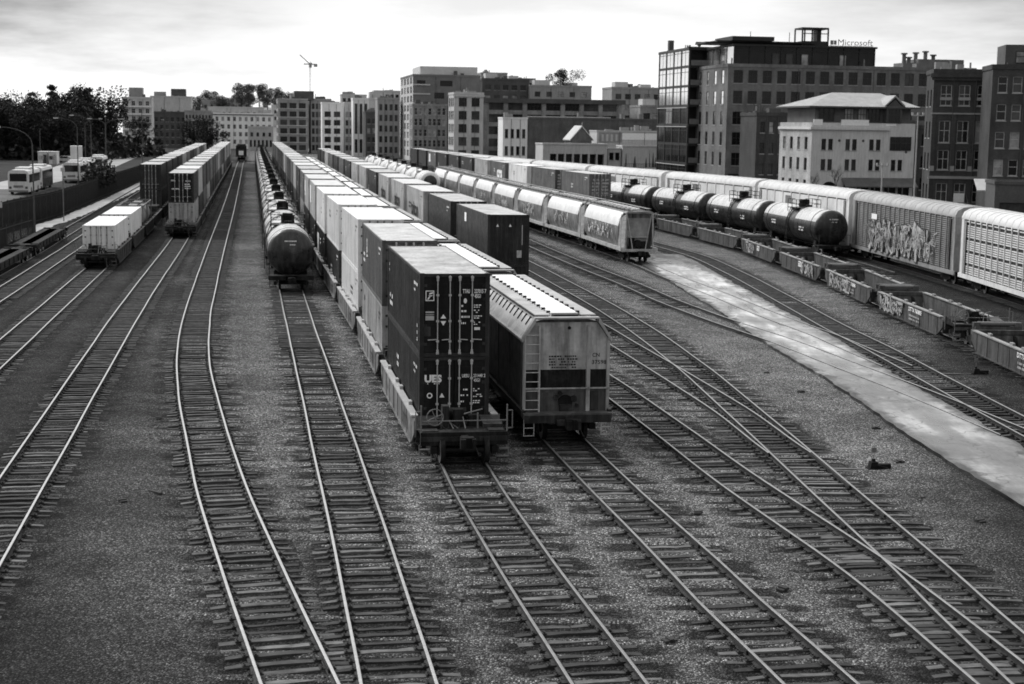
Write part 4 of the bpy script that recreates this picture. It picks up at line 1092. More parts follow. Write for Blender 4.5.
bx = MB(); bx.face([(0, 0, 0), (.22, 0, 0), (.22, 0, .34), (0, 0, .34)]); decal(upper, 'plate', bx, CP['charcoal'], -1.06, -L2 + fy + .03, .72)
for txt, x, z, w in (('TTAU', .27, 2.22, .25), ('227015', .67, 2.22, .32), ('7', 1.03, 2.22, .06), ('45G1', .68, 2.05, .22)):
    decal(upper, 'number_lettering', text_mb(txt, .19, bold=.03, width=w), WHITEP, x, -L2 + fy + .03, z)
dot = MB(); n = 14; dot.face([(.06 + .06 * math.cos(2 * math.pi * k / n), 0, .09 + .09 * math.sin(2 * math.pi * k / n)) for k in range(n)]); decal(upper, 'round_mark', dot, WHITEP, .30, -L2 + fy + .03, 1.86)
for z, w in ((1.74, .28), (1.56, .12), (1.36, .30), (1.14, .22)):
    decal(upper, 'stencil_rows', mark_rows(1, rm, w, .12), WHITEP, .22, -L2 + fy + .03, z); decal(upper, 'stencil_rows', mark_rows(2, rm, .24, .07), WHITEP, .66, -L2 + fy + .03, z + .04)
pl = MB(); pl.face([(0, 0, 0), (.2, 0, 0), (.2, 0, .1), (0, 0, .1)]); decal(upper, 'plate', pl, WHITEP, .68, -L2 + fy + .03, .93)
# lower box: UES lettering
decal(lower, 'lettering', text_mb('UES', .34, bold=.055, width=.60), WHITEP, -1.04, -L2 + fy + .03, 2.03)
decal(lower, 'stencil_rows', mark_rows(1, rm, .5, .06), WHITEP, -1.0, -L2 + fy + .03, 1.95)
for txt, x, z, w in (('UESU', .27, 2.18, .25), ('231448', .67, 2.18, .32), ('2', 1.03, 2.18, .06), ('45G1', .68, 2.02, .22)):
    decal(lower, 'number_lettering', text_mb(txt, .16, bold=.02, width=w), WHITEP, x, -L2 + fy + .03, z)
for z in (1.72, 1.52, 1.30): decal(lower, 'stencil_rows', mark_rows(1, rm, .22, .10), WHITEP, .22, -L2 + fy + .03, z); decal(lower, 'stencil_rows', mark_rows(2, rm, .26, .07), WHITEP, .66, -L2 + fy + .03, z + .03)
ring = MB()
for k in range(16):
    a, b = 2 * math.pi * k / 16, 2 * math.pi * (k + 1) / 16; ring.face([(.1 * math.cos(a), 0, .1 * math.sin(a)), (.1 * math.cos(b), 0, .1 * math.sin(b)), (.06 * math.cos(b), 0, .06 * math.sin(b)), (.06 * math.cos(a), 0, .06 * math.sin(a))])
decal(lower, 'round_mark', ring, WHITEP, -.86, -L2 + fy + .03, 1.55)
tri = MB(); tri.face([(0, 0, 0), (.18, 0, 0), (.09, 0, .16)]); decal(lower, 'arrow_marks', tri, WHITEP, -.52, -L2 + fy + .03, 1.48)
# vertical 'cai' on the second stack's left flank, small marks on the others
mb = MB(); mb.merge(text_mb('cai', .9, bold=.02), T(rx=0)); rot = MB(); rot.merge(mb, T(0, 0, 0, ry=math.pi / 2))
decal(S[3], 'lettering', rot, WHITEP, -W2 - .006, 2.9, 2.35, 'left')
mb = MB(); mb.merge(text_mb('e', .7, bold=.03)); rot = MB(); rot.merge(mb, T(ry=math.pi / 2)); decal(S[2], 'lettering', rot, BLACKP, -W2 - .006, 4.6, 2.3, 'left')
pt = MB(); pt.face([(0, 0, 0), (2.3, 0, 0), (2.3, 0, 1.5), (0, 0, 1.5)])
decal(S[8], 'painted_panel', pt, WHITEP, -W2 - .006, 4.8, .8, 'left'); decal(S[11], 'painted_panel', pt, WHITEP, -W2 - .006, 5.0, 1.0, 'left'); decal(S[13], 'painted_panel', pt, WHITEP, -W2 - .006, 4.5, .9, 'left')
for o, yy in ((upper, -5.3), (upper, 5.2)):
    decal(o, 'stencil_rows', mark_rows(3, rm, .14, .24), WHITEP, -W2 - .006, yy, .95 if yy < 0 else 2.4, 'left')
# reporting marks on the pale well sides
for k, o in enumerate([x for x in bpy.data.objects if x.get('category') == 'well car'][:4]):
    decal(o, 'lettering', text_mb('DTTX', .62, bold=.02), BLACKP, -1.512, -3.0, .36, 'left')
    decal(o, 'lettering', text_mb('7592%d' % (41 + k), .34, bold=.01), BLACKP, -1.512, 3.6, .5, 'left')

# --- double stacks to the right of the covered hoppers
cc = [('dark', 'dark'), ('dark', 'charcoal'), ('pale', 'dark'), ('pale', 'charcoal'), ('pale', 'dark'), ('charcoal', 'dark'), ('pale', 'grey'), ('pale', 'dark'), ('charcoal', 'dark'), ('grey', 'dark'), ('charcoal', 'charcoal'), ('grey', 'dark'), ('pale', 'grey'), ('charcoal', 'dark'), ('dark', 'dark')]
B7 = stack_train('blocks', 88.4, 15, cc, 'the train right of the hoppers', 'dark', near_units=1, detail_boxes=0)
for k, o in ((5, B7[5]), (7, B7[7]), (9, B7[9])):
    decal(o, 'lettering', text_mb('triton', 1.6, bold=.03, width=5.2), BLACKP, -W2 - .006, 2.6, .75, 'left')
f = B7[1]                                   # the nearest one shows a blind corrugated end toward the camera
f.rotation_euler.z += math.pi; B7[0].rotation_euler.z += math.pi
yb = L2 + .012
def enddecal(o, name, mb, mat, x, z):
    m = MB(); m.merge(mb, T(-x, yb, z, rz=math.pi)); return obj(name, m.mesh(name, mat), o)
tri = MB(); tri.face([(0, 0, 0), (.16, 0, 0), (.08, 0, .17)]); enddecal(f, 'arrow_marks', tri, WHITEP, .02, 2.2); enddecal(f, 'arrow_marks', tri, WHITEP, -.72, 2.2)
pl = MB(); pl.face([(0, 0, 0), (.28, 0, 0), (.28, 0, .42), (0, 0, .42)]); enddecal(f, 'plate', pl, LIGHTBAR, .5, .42)
pl = MB(); pl.face([(0, 0, 0), (.05, 0, 0), (.05, 0, 1.15), (0, 0, 1.15)]); enddecal(f, 'stencil_rows', pl, LIGHTBAR, .78, 1.15)
pl = MB(); pl.face([(0, 0, 0), (.75, 0, 0), (.75, 0, .55), (0, 0, .55)]); m = MB(); m.merge(pl, T(W2 + .006, -2.6, 2.0, rz=math.pi / 2)); obj('plate', m.mesh('plate', WHITEP), f)

# --- stacks on the left
cc = [('dark', 'pale'), ('pale', 'dark'), ('charcoal', 'grey'), ('charcoal', 'pale'), ('grey', 'dark'), ('charcoal', 'charcoal'), ('grey', 'dark'), ('pale', 'grey'), ('grey', 'dark'), ('charcoal', 'pale'), ('dark', 'dark'), ('pale', 'grey'), ('grey', 'dark'), ('pale', 'charcoal'), ('grey', 'dark'), ('pale', 'grey')]
A2 = stack_train('left2', 151, 16, cc, 'the left-hand stack train', 'dark', near_units=1, detail_boxes=1)
for txt, x, z, w in (('NOL', -.95, 2.1, .42), ('45G1', .4, 2.05, .5)): decal(A2[1], 'lettering', text_mb(txt, .2, bold=.02, width=w), WHITEP, x, -L2 - .006, z)
decal(A2[1], 'stencil_rows', mark_rows(3, rm, .5, .2), WHITEP, .35, -L2 - .006, 1.75); decal(A2[1], 'stencil_rows', mark_rows(1, rm, .7, .2), WHITEP, -.95, -L2 - .006, 1.3)
cc = [('dark', 'dark'), ('charcoal', 'dark'), ('dark', 'grey'), ('charcoal', 'dark'), ('pale', 'dark'), ('grey', 'dark'), ('charcoal', 'dark'), ('grey', 'grey'), ('pale', 'dark'), ('charcoal', 'dark'), ('grey', 'dark'), ('pale', 'dark')]
A1 = stack_train('left1', 179.5, 12, cc, 'the outer left stack train', 'dark', lead=False, near_units=0, detail_boxes=0)
path = TR['left1']; s0 = path.sY(119) + 6.1
for k in range(4):
    loc, rz = path.place(s0 + 15 * k, 7.0)
    well_car('dark well car, %s from the near end, carrying white boxes on the far left' % ['first', 'second', 'third', 'fourth'][k], 'dark', loc, rz, k == 0, k < 2, 'dark well cars with white boxes')
    if k < 2: container('low white container, %s of the two on the dark well cars' % ['nearer', 'farther'][k], 'white', (loc[0], loc[1], loc[2] + WZ + .15), rz, True, H=2.62, group='low white containers')
    elif k == 2:
        for j in (-1, 1):
            t = thing('tank_container', 'grey framed tank container, %s one behind the two white boxes' % ('nearer' if j < 0 else 'farther'), 'tank container', (loc[0] - math.sin(rz) * 3.1 * j, loc[1] + math.cos(rz) * 3.1 * j, loc[2] + WZ + .12), rz, 'tank containers')
            mb = MB(); mb.lathe_y([(-2.7, .02), (-2.65, .7), (-2.4, 1.1), (2.4, 1.1), (2.65, .7), (2.7, .02)], 24, 0, 0, 1.3); obj('vessel', mb.mesh('vessel', CP['pale']), t)
            mb = MB()
            for y in (-2.95, 2.95):
                for s in (-1, 1):
                    mb.bar((s * 1.15, y, 0), (s * 1.15, y, 2.59), .12, .12); mb.bar((s * 1.15, y, .1), (-s * 1.15, y, 2.5), .08, .08)
                for z in (.06, 2.53): mb.bar((-1.15, y, z), (1.15, y, z), .12, .12)
            for s in (-1, 1):
                for z in (.06, 2.53): mb.bar((s * 1.15, -2.95, z), (s * 1.15, 2.95, z), .1, .1)
            mb.box(-.4, .4, -2.4, 2.4, 2.42, 2.47); obj('frame', mb.mesh('frame', GRAYMETAL), t)

# --- containers behind the graffiti hoppers
cc = [('grey', 'charcoal'), ('grey', 'dark'), ('white', 'dark'), ('grey', 'grey'), ('pale', 'charcoal'), ('charcoal', 'dark'), ('charcoal', 'dark'), ('dark', 'grey'), ('grey', 'dark'), ('charcoal', 'dark'), ('dark', 'dark')]
B11 = stack_train('paved', 167, 11, cc, 'the row behind the graffiti hoppers', 'dark', near_units=0, detail_boxes=0)
decal(B11[7], 'lettering', text_mb('crs', 2., bold=.05, width=4.2), WHITEP, -W2 - .006, 0.5, .8, 'left')
decal(B11[17], 'painted_panel', pt, WHITEP, -W2 - .006, 4, .9, 'left')
for i, o in enumerate((B11[1], B11[3])):
    for x in (-.9, -.45, .25, .62): decal(o, 'stencil_rows', mark_rows(5, rm, .3, .36), LIGHTBAR, x, -L2 - .008, 2.15)

# --- covered hoppers beside the central train
path = TR['hoppers']; s0 = path.sY(53.7) + 8.1
HOP = []
for k in range(14):
    loc, rz = path.place(s0 + 17.9 * k, 6.3)
    HOP.append(covered_hopper(('large grey covered hopper with pale ladder end, nearest beside the dark stack' if k == 0 else 'grey flat-roofed covered hopper, %s car behind the nearest big hopper' % ['', 'next'][k] if k == 1 else 'grey flat-roofed covered hopper, %s from the near end of its string' % ORD[k]), loc, rz, k < 2, 'flat roofed covered hoppers'))
e = [c for c in HOP[0].children if c.name.startswith('end_bulkhead')][0]
decal(e, 'lettering', text_mb('CN', .2, bold=.01, width=.26), BLACKP, .96, -7.529, 3.0); decal(e, 'number_lettering', text_mb('37598', .2, bold=.01, width=.52), BLACKP, .95, -7.529, 2.74)
decal(e, 'stencil_rows', mark_rows(5, rm, .95, .1), BLACKP, -.62, -7.529, 3.0)

# --- black tank cars on the left of the central train
path = TR['tanks']; s0 = path.sY(102.4) + 7.8
TK = []
for k in range(20):
    loc, rz = path.place(s0 + 17.3 * k, 6.1)
    TK.append(tank_car(('black tank car at the near end of the long central tank string' if k == 0 else 'black tank car, %s from the near end of the long central string' % ORD[k]), 'black', loc, rz, k < 4, 'black tank cars in the long string'))
def head_marks(o):
    decal(o, 'number_lettering', mark_rows(1, rm, .80, .16), WHITEP, -.40, -7.80, 3.25)
    decal(o, 'number_lettering', mark_rows(1, rm, .55, .13), WHITEP, -.27, -7.81, 3.02)
head_marks(TK[0])
# --- black tank cars beside the auto carriers
path = TR['far_tanks']; s0 = path.sY(136) + 7.8
for k in range(6):
    loc, rz = path.place(s0 + 17.0 * k, 6.1)
    t = tank_car(('black tank car with a lettered round end, in front of the auto carriers' if k == 0 else 'black tank car, %s of the six beside the auto carriers' % ORD[k]), 'black', loc, rz, k < 3, 'black tank cars beside the auto carriers')
    if k == 0: head_marks(t)
    pl = MB(); pl.face([(0, 0, 0), (.9, 0, 0), (.9, 0, .22), (0, 0, .22)])
    for zz, yy in ((2.3, -3.2), (2.5, 4.6)): decal(t, 'stencil_rows', mark_rows(2, rm, 1.2, .24), WHITEP, -1.585, yy, zz, 'left')
# --- white topped tank cars in the middle distance
path = TR['crossover']; s0 = path.sY(232) + 7.8
for k in range(7):
    loc, rz = path.place(s0 + 17.0 * k, 6.1)
    t = tank_car('white tank car, %s of the string behind the lettered containers' % ORD[k], 'white', loc, rz, False, 'white tank cars in the middle distance')
    if k == 0:
        mb = MB(); mb.lathe_y([(-7.82, .02), (-7.75, .8), (-7.5, 1.3), (-7.17, 1.57)], 30, 0, 0, 2.52); obj('tank_head', mb.mesh('tank_head', TANKP), t)
# --- graffiti hoppers
path = TR['graffiti']; s0 = path.sY(127.6) + 7.85
for k in range(8):
    loc, rz = path.place(s0 + 15.75 * k, 6.0)
    t = round_hopper(('round sided hopper with bright top, standing at the apron' if k == 0 else 'stained round sided hopper, %s from the apron end of the string' % ORD[k]), loc, rz, k < 2, 'round sided hoppers with graffiti')
    if k < 5:
        g = scribble_mb(9.5 if k == 0 else 6, 1.15, 40 + k, 85 if k == 0 else 40); o = obj('graffiti', g.mesh('graffiti', [RH_TOP, RH_STAIN]), t, (-1.605, 0, 1.72))
# --- empty well cars along the right
path = TR['wells']
ctr = [71.3, 89.5, 104.6, 119.7, 134.9, 150, 165.2, 180.3]
WELLS = []
for k, yc in enumerate(ctr):
    loc, rz = path.place(path.sY(yc) if k == 0 else path.sY(89.5) + 15.05 * (k - 1), 7.0)
    t = well_car(('empty rusty well car cut off by the right edge' if k == 0 else 'empty well car, %s of the graffiti covered row behind the turnout' % ORD[k - 1]), 'rusty', loc, rz, k == 1, k < 5, 'empty well cars on the right')
    WELLS.append(t)
for t, word, w, y, seed in ((WELLS[1], 'KUST', 4.6, 3.2, 3), (WELLS[2], 'ROKE2', 6.0, 1.5, 8), (WELLS[3], 'SOMA', 3.8, -3.2, 12), (WELLS[4], 'TEK', 3.0, 2.6, 14)):
    obj('graffiti', tag_mb(word, w, .78, seed, .20).mesh('graffiti', [SPRAY, SPRAYD]), t, (-1.515, y, .24))
for k, t in enumerate(WELLS[:5]):
    pl = MB(); pl.face([(0, 0, 0), (.9, 0, 0), (.9, 0, .42), (0, 0, .42)])
    if k in (3, 4): decal(t, 'plate', pl, WHITEP, -1.512, -.2, .62, 'left'); decal(t, 'lettering', text_mb('TTX', .36, bold=.03, width=.75), BLACKP, -1.516, -.28, .70, 'left')
    else: decal(t, 'lettering', text_mb('DTTX 76088%d' % (4 + k), .34, bold=.02, width=2.5), WHITEP, -1.512, -.4, .80, 'left'); decal(t, 'stencil_rows', mark_rows(2, rm, 2.0, .2), SPRAY, -1.512, -.5, .5, 'left')
# --- auto carriers
path = TR['autoracks']; s0 = path.sY(110.9)
for k in range(9):
    loc, rz = path.place(s0 + 27.0 * (k - .5), 10.2)
    col = 'grey' if k == 1 else 'pale'
    lab = ['white slatted auto carrier cut off by the right edge', 'grey slatted auto carrier with large pale graffiti on its side'][k] if k < 2 else 'pale auto carrier, %s one behind the graffiti carrier' % ['', '', 'first', 'second', 'third', 'fourth', 'fifth', 'sixth', 'seventh'][k]
    t = autorack(lab, col, loc, rz, 2 if k == 0 else 1 if k == 1 else 0, 26.5, 'auto carriers')
    if k == 1:
        obj('graffiti', tag_mb('XANUITAPI', 15.5, 2.2, 77, .20).mesh('graffiti', [SPRAY, SPRAYD]), t, (-1.59, -.6, 1.35))
        pl = MB(); pl.face([(0, 0, 0), (1.5, 0, 0), (1.5, 0, .45), (0, 0, .45)]); decal(t, 'plate', pl, WHITEP, -1.585, 7.2, 3.7, 'left')
    if k >= 2:
        pl = MB(); pl.face([(0, 0, 0), (1.6, 0, 0), (1.6, 0, .8), (0, 0, .8)]); decal(t, 'plate', pl, GRAYMETAL, -1.585, 4.0, 3.8, 'left')
# --- low flat cars on the spur
def flat_car(label, loc, rz, L=21.0):
    t = thing('flat_car', label, 'flat car', loc, rz, 'low flat cars')
    mb = MB(); h = L / 2
    mb.box(-.95, .95, -h + 1.5, h - 1.5, .86, .98, 0, top=1)
    for s in (-1, 1):
        mb.prism_x([(-h + 1.2, 1.0), (-h + 1.2, .7), (-h + 4, .45), (h - 4, .45), (h - 1.2, .7), (h - 1.2, 1.0)], min(s * .9, s * .99), max(s * .9, s * .99), 0)
        for k in range(9): mb.box(min(s * .99, s * 1.04), max(s * .99, s * 1.04), -h + 2.5 + k * (L - 5) / 8 - .06, -h + 2.5 + k * (L - 5) / 8 + .06, .5, .97, 0)
    mb.box(-.4, .4, -h, h, .6, .98, 0)
    for e in (-1, 1): mb.box(-1.1, 1.1, min(e * (h - .4), e * h), max(e * (h - .4), e * h), .7, 1.0, 0)
    grow(t, [('deck', mb.mesh('deck', [BLACK, M('dusty_deck', .05, .9, .5, 1.5, spec=.05)]), (0, 0, 0), []), bogie_far(-h + 2.2), bogie_far(h - 2.2), ('coupler', COUPLER, (0, -h, 0), []), ('coupler', COUPLER_B, (0, h, 0), [])])
for yc, lab in ((112.0, 'low dark flat car cut off by the left edge, beside the picket fence'), (135.0, 'low dark empty flat car on the siding beside the footpath')):
    loc, rz = TR['spur'].place(TR['spur'].sY(yc), 8); flat_car(lab, loc, rz)
# --- locomotive at the vanishing end of the empty track
loc, rz = TR['curved'].place(TR['curved'].sY(446), 6)
t = thing('locomotive', 'dark locomotive with a pale nose at the far end of the empty track', 'locomotive', loc, rz)
mb = MB(); mb.box(-1.5, 1.5, -9, 9, 1.2, 1.5); mb.prism([(-1.0, 1.5), (1.0, 1.5), (1.0, 4.0), (.6, 4.5), (-.6, 4.5), (-1.0, 4.0)], -4.6, 8.6); mb.box(-1.2, 1.2, 5, 7.5, 3.4, 4.6)
obj('hood', mb.mesh('hood', DARKST), t)
mb = MB(); mb.prism([(-1.5, 1.5), (1.5, 1.5), (1.5, 4.2), (.9, 4.7), (-.9, 4.7), (-1.5, 4.2)], -7.2, -4.6); mb.prism([(-.9, 1.5), (.9, 1.5), (.9, 2.9), (.6, 3.2), (-.6, 3.2), (-.9, 2.9)], -9, -7.2); obj('cab', mb.mesh('cab', DARKST), t)
mb = MB(); mb.box(-.65, .65, -9.06, -9.0, 1.7, 2.9); obj('nose_panel', mb.mesh('nose_panel', WHITEP), t)
mb = MB(); mb.box(-1.25, -.2, -7.26, -7.2, 3.4, 4.1); mb.box(.2, 1.25, -7.26, -7.2, 3.4, 4.1); obj('windscreen', mb.mesh('windscreen', mat_glass('cab_glass', .02)), t)
grow(t, [bogie_far(-5.8), bogie_far(5.8)])

# --- odds and ends lying on the ballast
rd = random.Random(61)
for i, (x, y) in enumerate(((-10.9, 46.2), (-11.6, 45.0), (-7.3, 38), (-13.5, 58), (-1.2, 36), (3.6, 33), (6.8, 37), (14.0, 58), (13.2, 62), (12.6, 66), (13.4, 52), (11.9, 71), (12.9, 47), (-8.6, 62), (13.8, 44), (5.6, 44.5))):
    mb = MB()
    if i % 4 == 0: mb.box(-.30, .30, -.05, .05, 0, .05); nm, lab, mt, ct = 'timber_scrap', 'short dark timber offcut lying on the open ballast', TIMBER, 'scrap timber'
    else: mb.box(-.16, .16, -.1, .1, 0, .06); mb.box(-.05, .05, -.12, .12, .06, .09); nm, lab, mt, ct = 'steel_scrap', 'small rusty steel fitting lying on the open ballast', RUST, 'scrap metal'
    o = obj(nm, mb.mesh(nm, mt), None, (x, y, -.005), (rd.uniform(-.1, .1), rd.uniform(-.1, .1), rd.uniform(0, 3))); tag(o, lab, ct, lab)
# --- switch stands
def switch_stand(label, loc, rz, reach):
    t = thing('switch_stand', label, 'switch stand', loc, rz, 'switch stands'); t.scale = (.62, .62, .7); reach /= .62
    mb = MB(); mb.box(-.35, .35, -.28, .28, 0, .12); mb.prism([(-.26, .12), (.26, .12), (.17, .42), (-.17, .42)], -.22, .22); mb.cyl((0, 0, .42), (0, 0, .55), .1, n=10)
    mb.box(.3, .95, -.16, .16, .05, .3); obj('stand_box', mb.mesh('stand_box', BLACK), t)
    mb = MB(); mb.cyl((0, 0, .5), (0, 0, 1.1), .025, n=6); mb.box(-.14, .14, -.012, .012, .85, 1.1); obj('target', mb.mesh('target', GRAYMETAL), t)
    mb = MB(); mb.bar((.1, -.22, .3), (.75, -.3, .12), .04, .04); obj('lever', mb.mesh('lever', DARKST), t)
    mb = MB(); mb.bar((-.2, 0, .06), (-reach, 0, .06), .06, .04); mb.bar((-.2, .16, .03), (-reach + .4, .16, .03), .16, .05); obj('throw_rod', mb.mesh('throw_rod', GRAYMETAL), t)
switch_stand('low black switch stand on the gravel beside the turnout', (12.25, 50.9, -.03), R(8), 2.1)
switch_stand('low black switch stand between the apron track and the well cars', (21.9, 71.8, -.03), R(6), 2.0)
# switch points, frog guard and tie bars of the near turnout
t = thing('switch_points', 'tapered switch rails and tie bars at the throat of the near turnout', 'track points', (9.93, 50.3, 0), .058)
mb = MB()
for s in (-1, 1): mb.bar((s * .685, -2.6, .1), (s * .67, 3.2, .1), .035, .12)
obj('point_rail', mb.mesh('point_rail', RUST), t)
mb = MB()
for y in (-2.0, -.6, 1.6): mb.bar((-.72, y, .06), (.72, y, .06), .09, .03)
for y in (-2.5, -1.9, -.2, .4): mb.box(-.5, .5, y - .05, y + .05, .03, .06)
obj('tie_bar', mb.mesh('tie_bar', GRAYMETAL), t)

# ------------------------------------------------------------------ buildings
AL = R(9.6)
GL_D = mat_glass('dark_window_glass', .010, .1, .35); GL_M = mat_glass('dim_window_glass', .05, .1, .35); GL_B = mat_glass('blind_behind_glass', .30, .2)
GL_S = mat_mirrorglass('sky_reflecting_glass'); FRAME = M('dark_window_frame', .04, .5, .2, 2); FRAMEW = M('pale_window_frame', .5, .5, .15, 2); SILL = M('stone_trim', .34, .7, .2, .6)
TONE = {'d': GL_D, 'm': GL_M, 'b': GL_B, 's': GL_S}
_wn = {}
def win_mesh(w, h, style, tone, frame):
    k = (round(w, 2), round(h, 2), style, tone, frame)
    if k in _wn: return _wn[k]
    mb = MB(); t = min(.09, w * .07)
    mb.face([(-w / 2, .06, 0), (w / 2, .06, 0), (w / 2, .06, h), (-w / 2, .06, h)], 1)
    for x0, x1, z0, z1 in ((-w / 2, -w / 2 + t, 0, h), (w / 2 - t, w / 2, 0, h), (-w / 2 + t, w / 2 - t, 0, t), (-w / 2 + t, w / 2 - t, h - t, h)): mb.box(x0, x1, 0, .05, z0, z1, 0)
    nv = {'plain': 0, 'sash': 0, 'cross': 1, 'tri': 2, 'quad': 3}[style]
    for i in range(nv): x = -w / 2 + w * (i + 1) / (nv + 1); mb.box(x - t * .4, x + t * .4, .005, .045, t, h - t, 0)
    if style != 'plain': mb.box(-w / 2 + t, w / 2 - t, .008, .048, h * .55 - t * .4, h * .55 + t * .4, 0)
    _wn[k] = mb.mesh('window', [{'d': FRAME, 'w': FRAMEW}[frame], TONE[tone]]); return _wn[k]
def even(x0, x1, n, w): p = (x1 - x0) / n; return [(x0 + p * (i + .5) - w / 2, x0 + p * (i + .5) + w / 2) for i in range(n)]
def floors(z0, dz, n, xs, sill, h, style='sash', tones='ddm', frame='d'): return [(z0 + dz * k, z0 + dz * (k + 1), xs, sill, h, style, tones, frame) for k in range(n)]
rw = random.Random(11)
def building(label, C, W, D, H, mat, front=(), left=(), name='building', cat='building', trims=(), parapet=.5, mleft=None, roofmat=None, rev=.22, rz=AL, z0=0., sills=True, group=None):
    """box building: near-left corner C, front along local +x, left flank along local +y; floors with real openings"""
    t = thing(name, label, cat, (C[0], C[1], z0), rz, group)
    mb = MB(); trim = MB(); wins = []
    for side, strips, LW in (('f', front, W), ('l', left, D)):
        if side == 'f': P = lambda x, z, d=0: (x, d, z)
        else: P = lambda x, z, d=0: (d, x, z)
        m = 0 if side == 'f' else 1
        def quad(xa, xb, za, zb):
            q = [P(xa, za), P(xb, za), P(xb, zb), P(xa, zb)]; mb.face(q if side == 'f' else q[::-1], m)
        zc = 0.
        for (za, zb, xs, sill, h, style, tones, fr) in sorted(strips, key=lambda s: s[0]):
            if za > zc + 1e-4: quad(0, LW, zc, za)
            zc = zb; w0, w1 = za + sill, za + sill + h
            quad(0, LW, za, w0); quad(0, LW, w1, zb); xc = 0.
            for (xa, xb) in xs:
                quad(xc, xa, w0, w1); xc = xb
                for q in ([P(xa, w0), P(xa, w0, rev), P(xa, w1, rev), P(xa, w1)], [P(xb, w0), P(xb, w1), P(xb, w1, rev), P(xb, w0, rev)],
                          [P(xa, w1), P(xa, w1, rev), P(xb, w1, rev), P(xb, w1)], [P(xa, w0), P(xb, w0), P(xb, w0, rev), P(xa, w0, rev)]): mb.face(q, m)
                me = win_mesh(xb - xa, h, style, rw.choice(tones), fr)
                if side == 'f': wins.append((me, ((xa + xb) / 2, rev - .06, w0), 0))
                else: wins.append((me, (rev - .06, (xa + xb) / 2, w0), -math.pi / 2))
                if sills:
                    a, b = xa - .08, xb + .08
                    if side == 'f': trim.box(a, b, -.07, .05, w0 - .14, w0 - .003)
                    else: trim.box(-.07, .05, a, b, w0 - .14, w0 - .003)
            quad(xc, LW, w0, w1)
        if zc < H: quad(0, LW, zc, H)
    mb.face([(W, 0, 0), (W, D, 0), (W, D, H), (W, 0, H)], 0); mb.face([(W, D, 0), (0, D, 0), (0, D, H), (W, D, H)], 0)
    mb.face([(0, 0, H - .02), (W, 0, H - .02), (W, D, H - .02), (0, D, H - .02)], 2)
    obj('walls', mb.mesh('walls', [mat, mleft or mat, roofmat or ROOFG]), t)
    if parapet:
        pb = MB()
        for x0, x1, y0, y1 in ((-.12, W + .12, -.12, .25), (-.12, .25, .25, D), (W - .25, W + .12, .25, D), (.25, W - .25, D - .25, D)): pb.box(x0, x1, y0, y1, H - .1, H + parapet)
        obj('parapet', pb.mesh('parapet', mat), t)
    if H > 9 and parapet:
        cb = MB()
        for _ in range(rw.randint(4, 8)):
            x, y = rw.uniform(.5, max(.6, W - 2.5)), rw.uniform(.6, max(.7, min(D, 9) - 2)); a, b, h = rw.uniform(.5, 2.2), rw.uniform(.5, 2.0), rw.uniform(.4, 1.8)
            if rw.random() < .3: cb.cyl((x, y, H), (x, y, H + h * 1.3), .14, n=6)
            else: cb.box(x, min(x + a, W - .3), y, y + b, H, H + h)
        obj('roof_vents', cb.mesh('roof_vents', rw.choice([GRAYMETAL, CONCB, DKFAC])), t)
        if D > 3:
            for x in (W * .34, W * .71):
                db = MB(); db.cyl((x, -.09, .2), (x, -.09, H - .2), .055, n=6); obj('downpipe', db.mesh('downpipe', DKFAC), t)
    if trim.v: obj('window_sills', trim.mesh('window_sills', SILL), t)
    for me, loc, r in wins[:100]: obj('window', me, t, loc, (0, 0, r))
    if wins[100:]:
        mb2 = MB()
        for me, loc, r in wins[100:]:
            x = T(*loc, rz=r)
            vs = [x @ v.co for v in me.vertices]; mb2.add(vs, [tuple(p.vertices) for p in me.polygons])
            for i, p in enumerate(me.polygons): mb2.m[len(mb2.m) - len(me.polygons) + i] = p.material_index
        o = obj('window_rows', mb2.mesh('window_rows', [FRAME, GL_D]), t); o['kind'] = 'stuff'
    for (nm, boxes, mt) in trims:
        b = MB()
        for q in boxes: b.box(*q)
        obj(nm, b.mesh(nm, mt), t)
    return t
ROOFG = M('gravel_roof', .30, .85, .2, .4)
BR_G = mat_brick('grey_brick', .15); BR_D = mat_brick('dark_brick', .058); BR_M = mat_brick('mid_brick', .24); BR_L = mat_brick('light_brick', .36)
STUC = M('pale_stucco', .58, .85, .12, .35, .18); WHITEW = M('white_render', .8, .8, .1, .3, .14); CREAM = M('warm_pale_render', .40, .85, .15, .3, .2)
CONCB = M('grey_facade_concrete', .30, .85, .18, .3, .2); CONCL = M('pale_facade_concrete', .5, .85, .15, .3, .18); DKFAC = M('dark_facade', .085, .7, .3, .4); BRN = mat_brick('brown_warehouse_brick', .11)  # mid and far facade colours lightened to paint in distance haze
STEELD = M('dark_curtain_frame', .022, .45, .25, .8); SLATE = M('pale_slate_roof', .36, .7, .2, .8, .15)

# brick office with glazed top storey
xs_f = even(.6, 39.2, 14, 1.75); xs_l = even(.8, 19.5, 4, 1.5)
fl = floors(3.6, 3.75, 5, xs_f, .9, 2.35, 'cross', 'ddddddm'); ll = floors(3.6, 3.75, 3, xs_l, .8, 2.5, 'sash', 'dmd') + floors(3.6 + 3.75 * 3, 3.75, 2, xs_l, .8, 2.5, 'sash', 's')
t = building('grey brick office block with rows of square windows and glazed top storey', (38.7, 285), 39.5, 20, 22.5, BR_G, fl, ll, 'office_block', rev=.09, trims=[('shopfront', [(.5, 39, -.25, -.02, .3, 3.0)], STEELD)])
mb = MB(); w, d, h = 27.3, 17.5, 3.75; xs = even(.2, 27.1, 9, 2.6)
mb.box(0, w, 0, d, 0, .25); mb.box(-.4, w + .2, -.5, d, h, h + .35)
for i in range(10): x = w * i / 9; mb.box(x - .12 if i else 0, x + .12 if i < 9 else w, -.06, .2, .25, h)
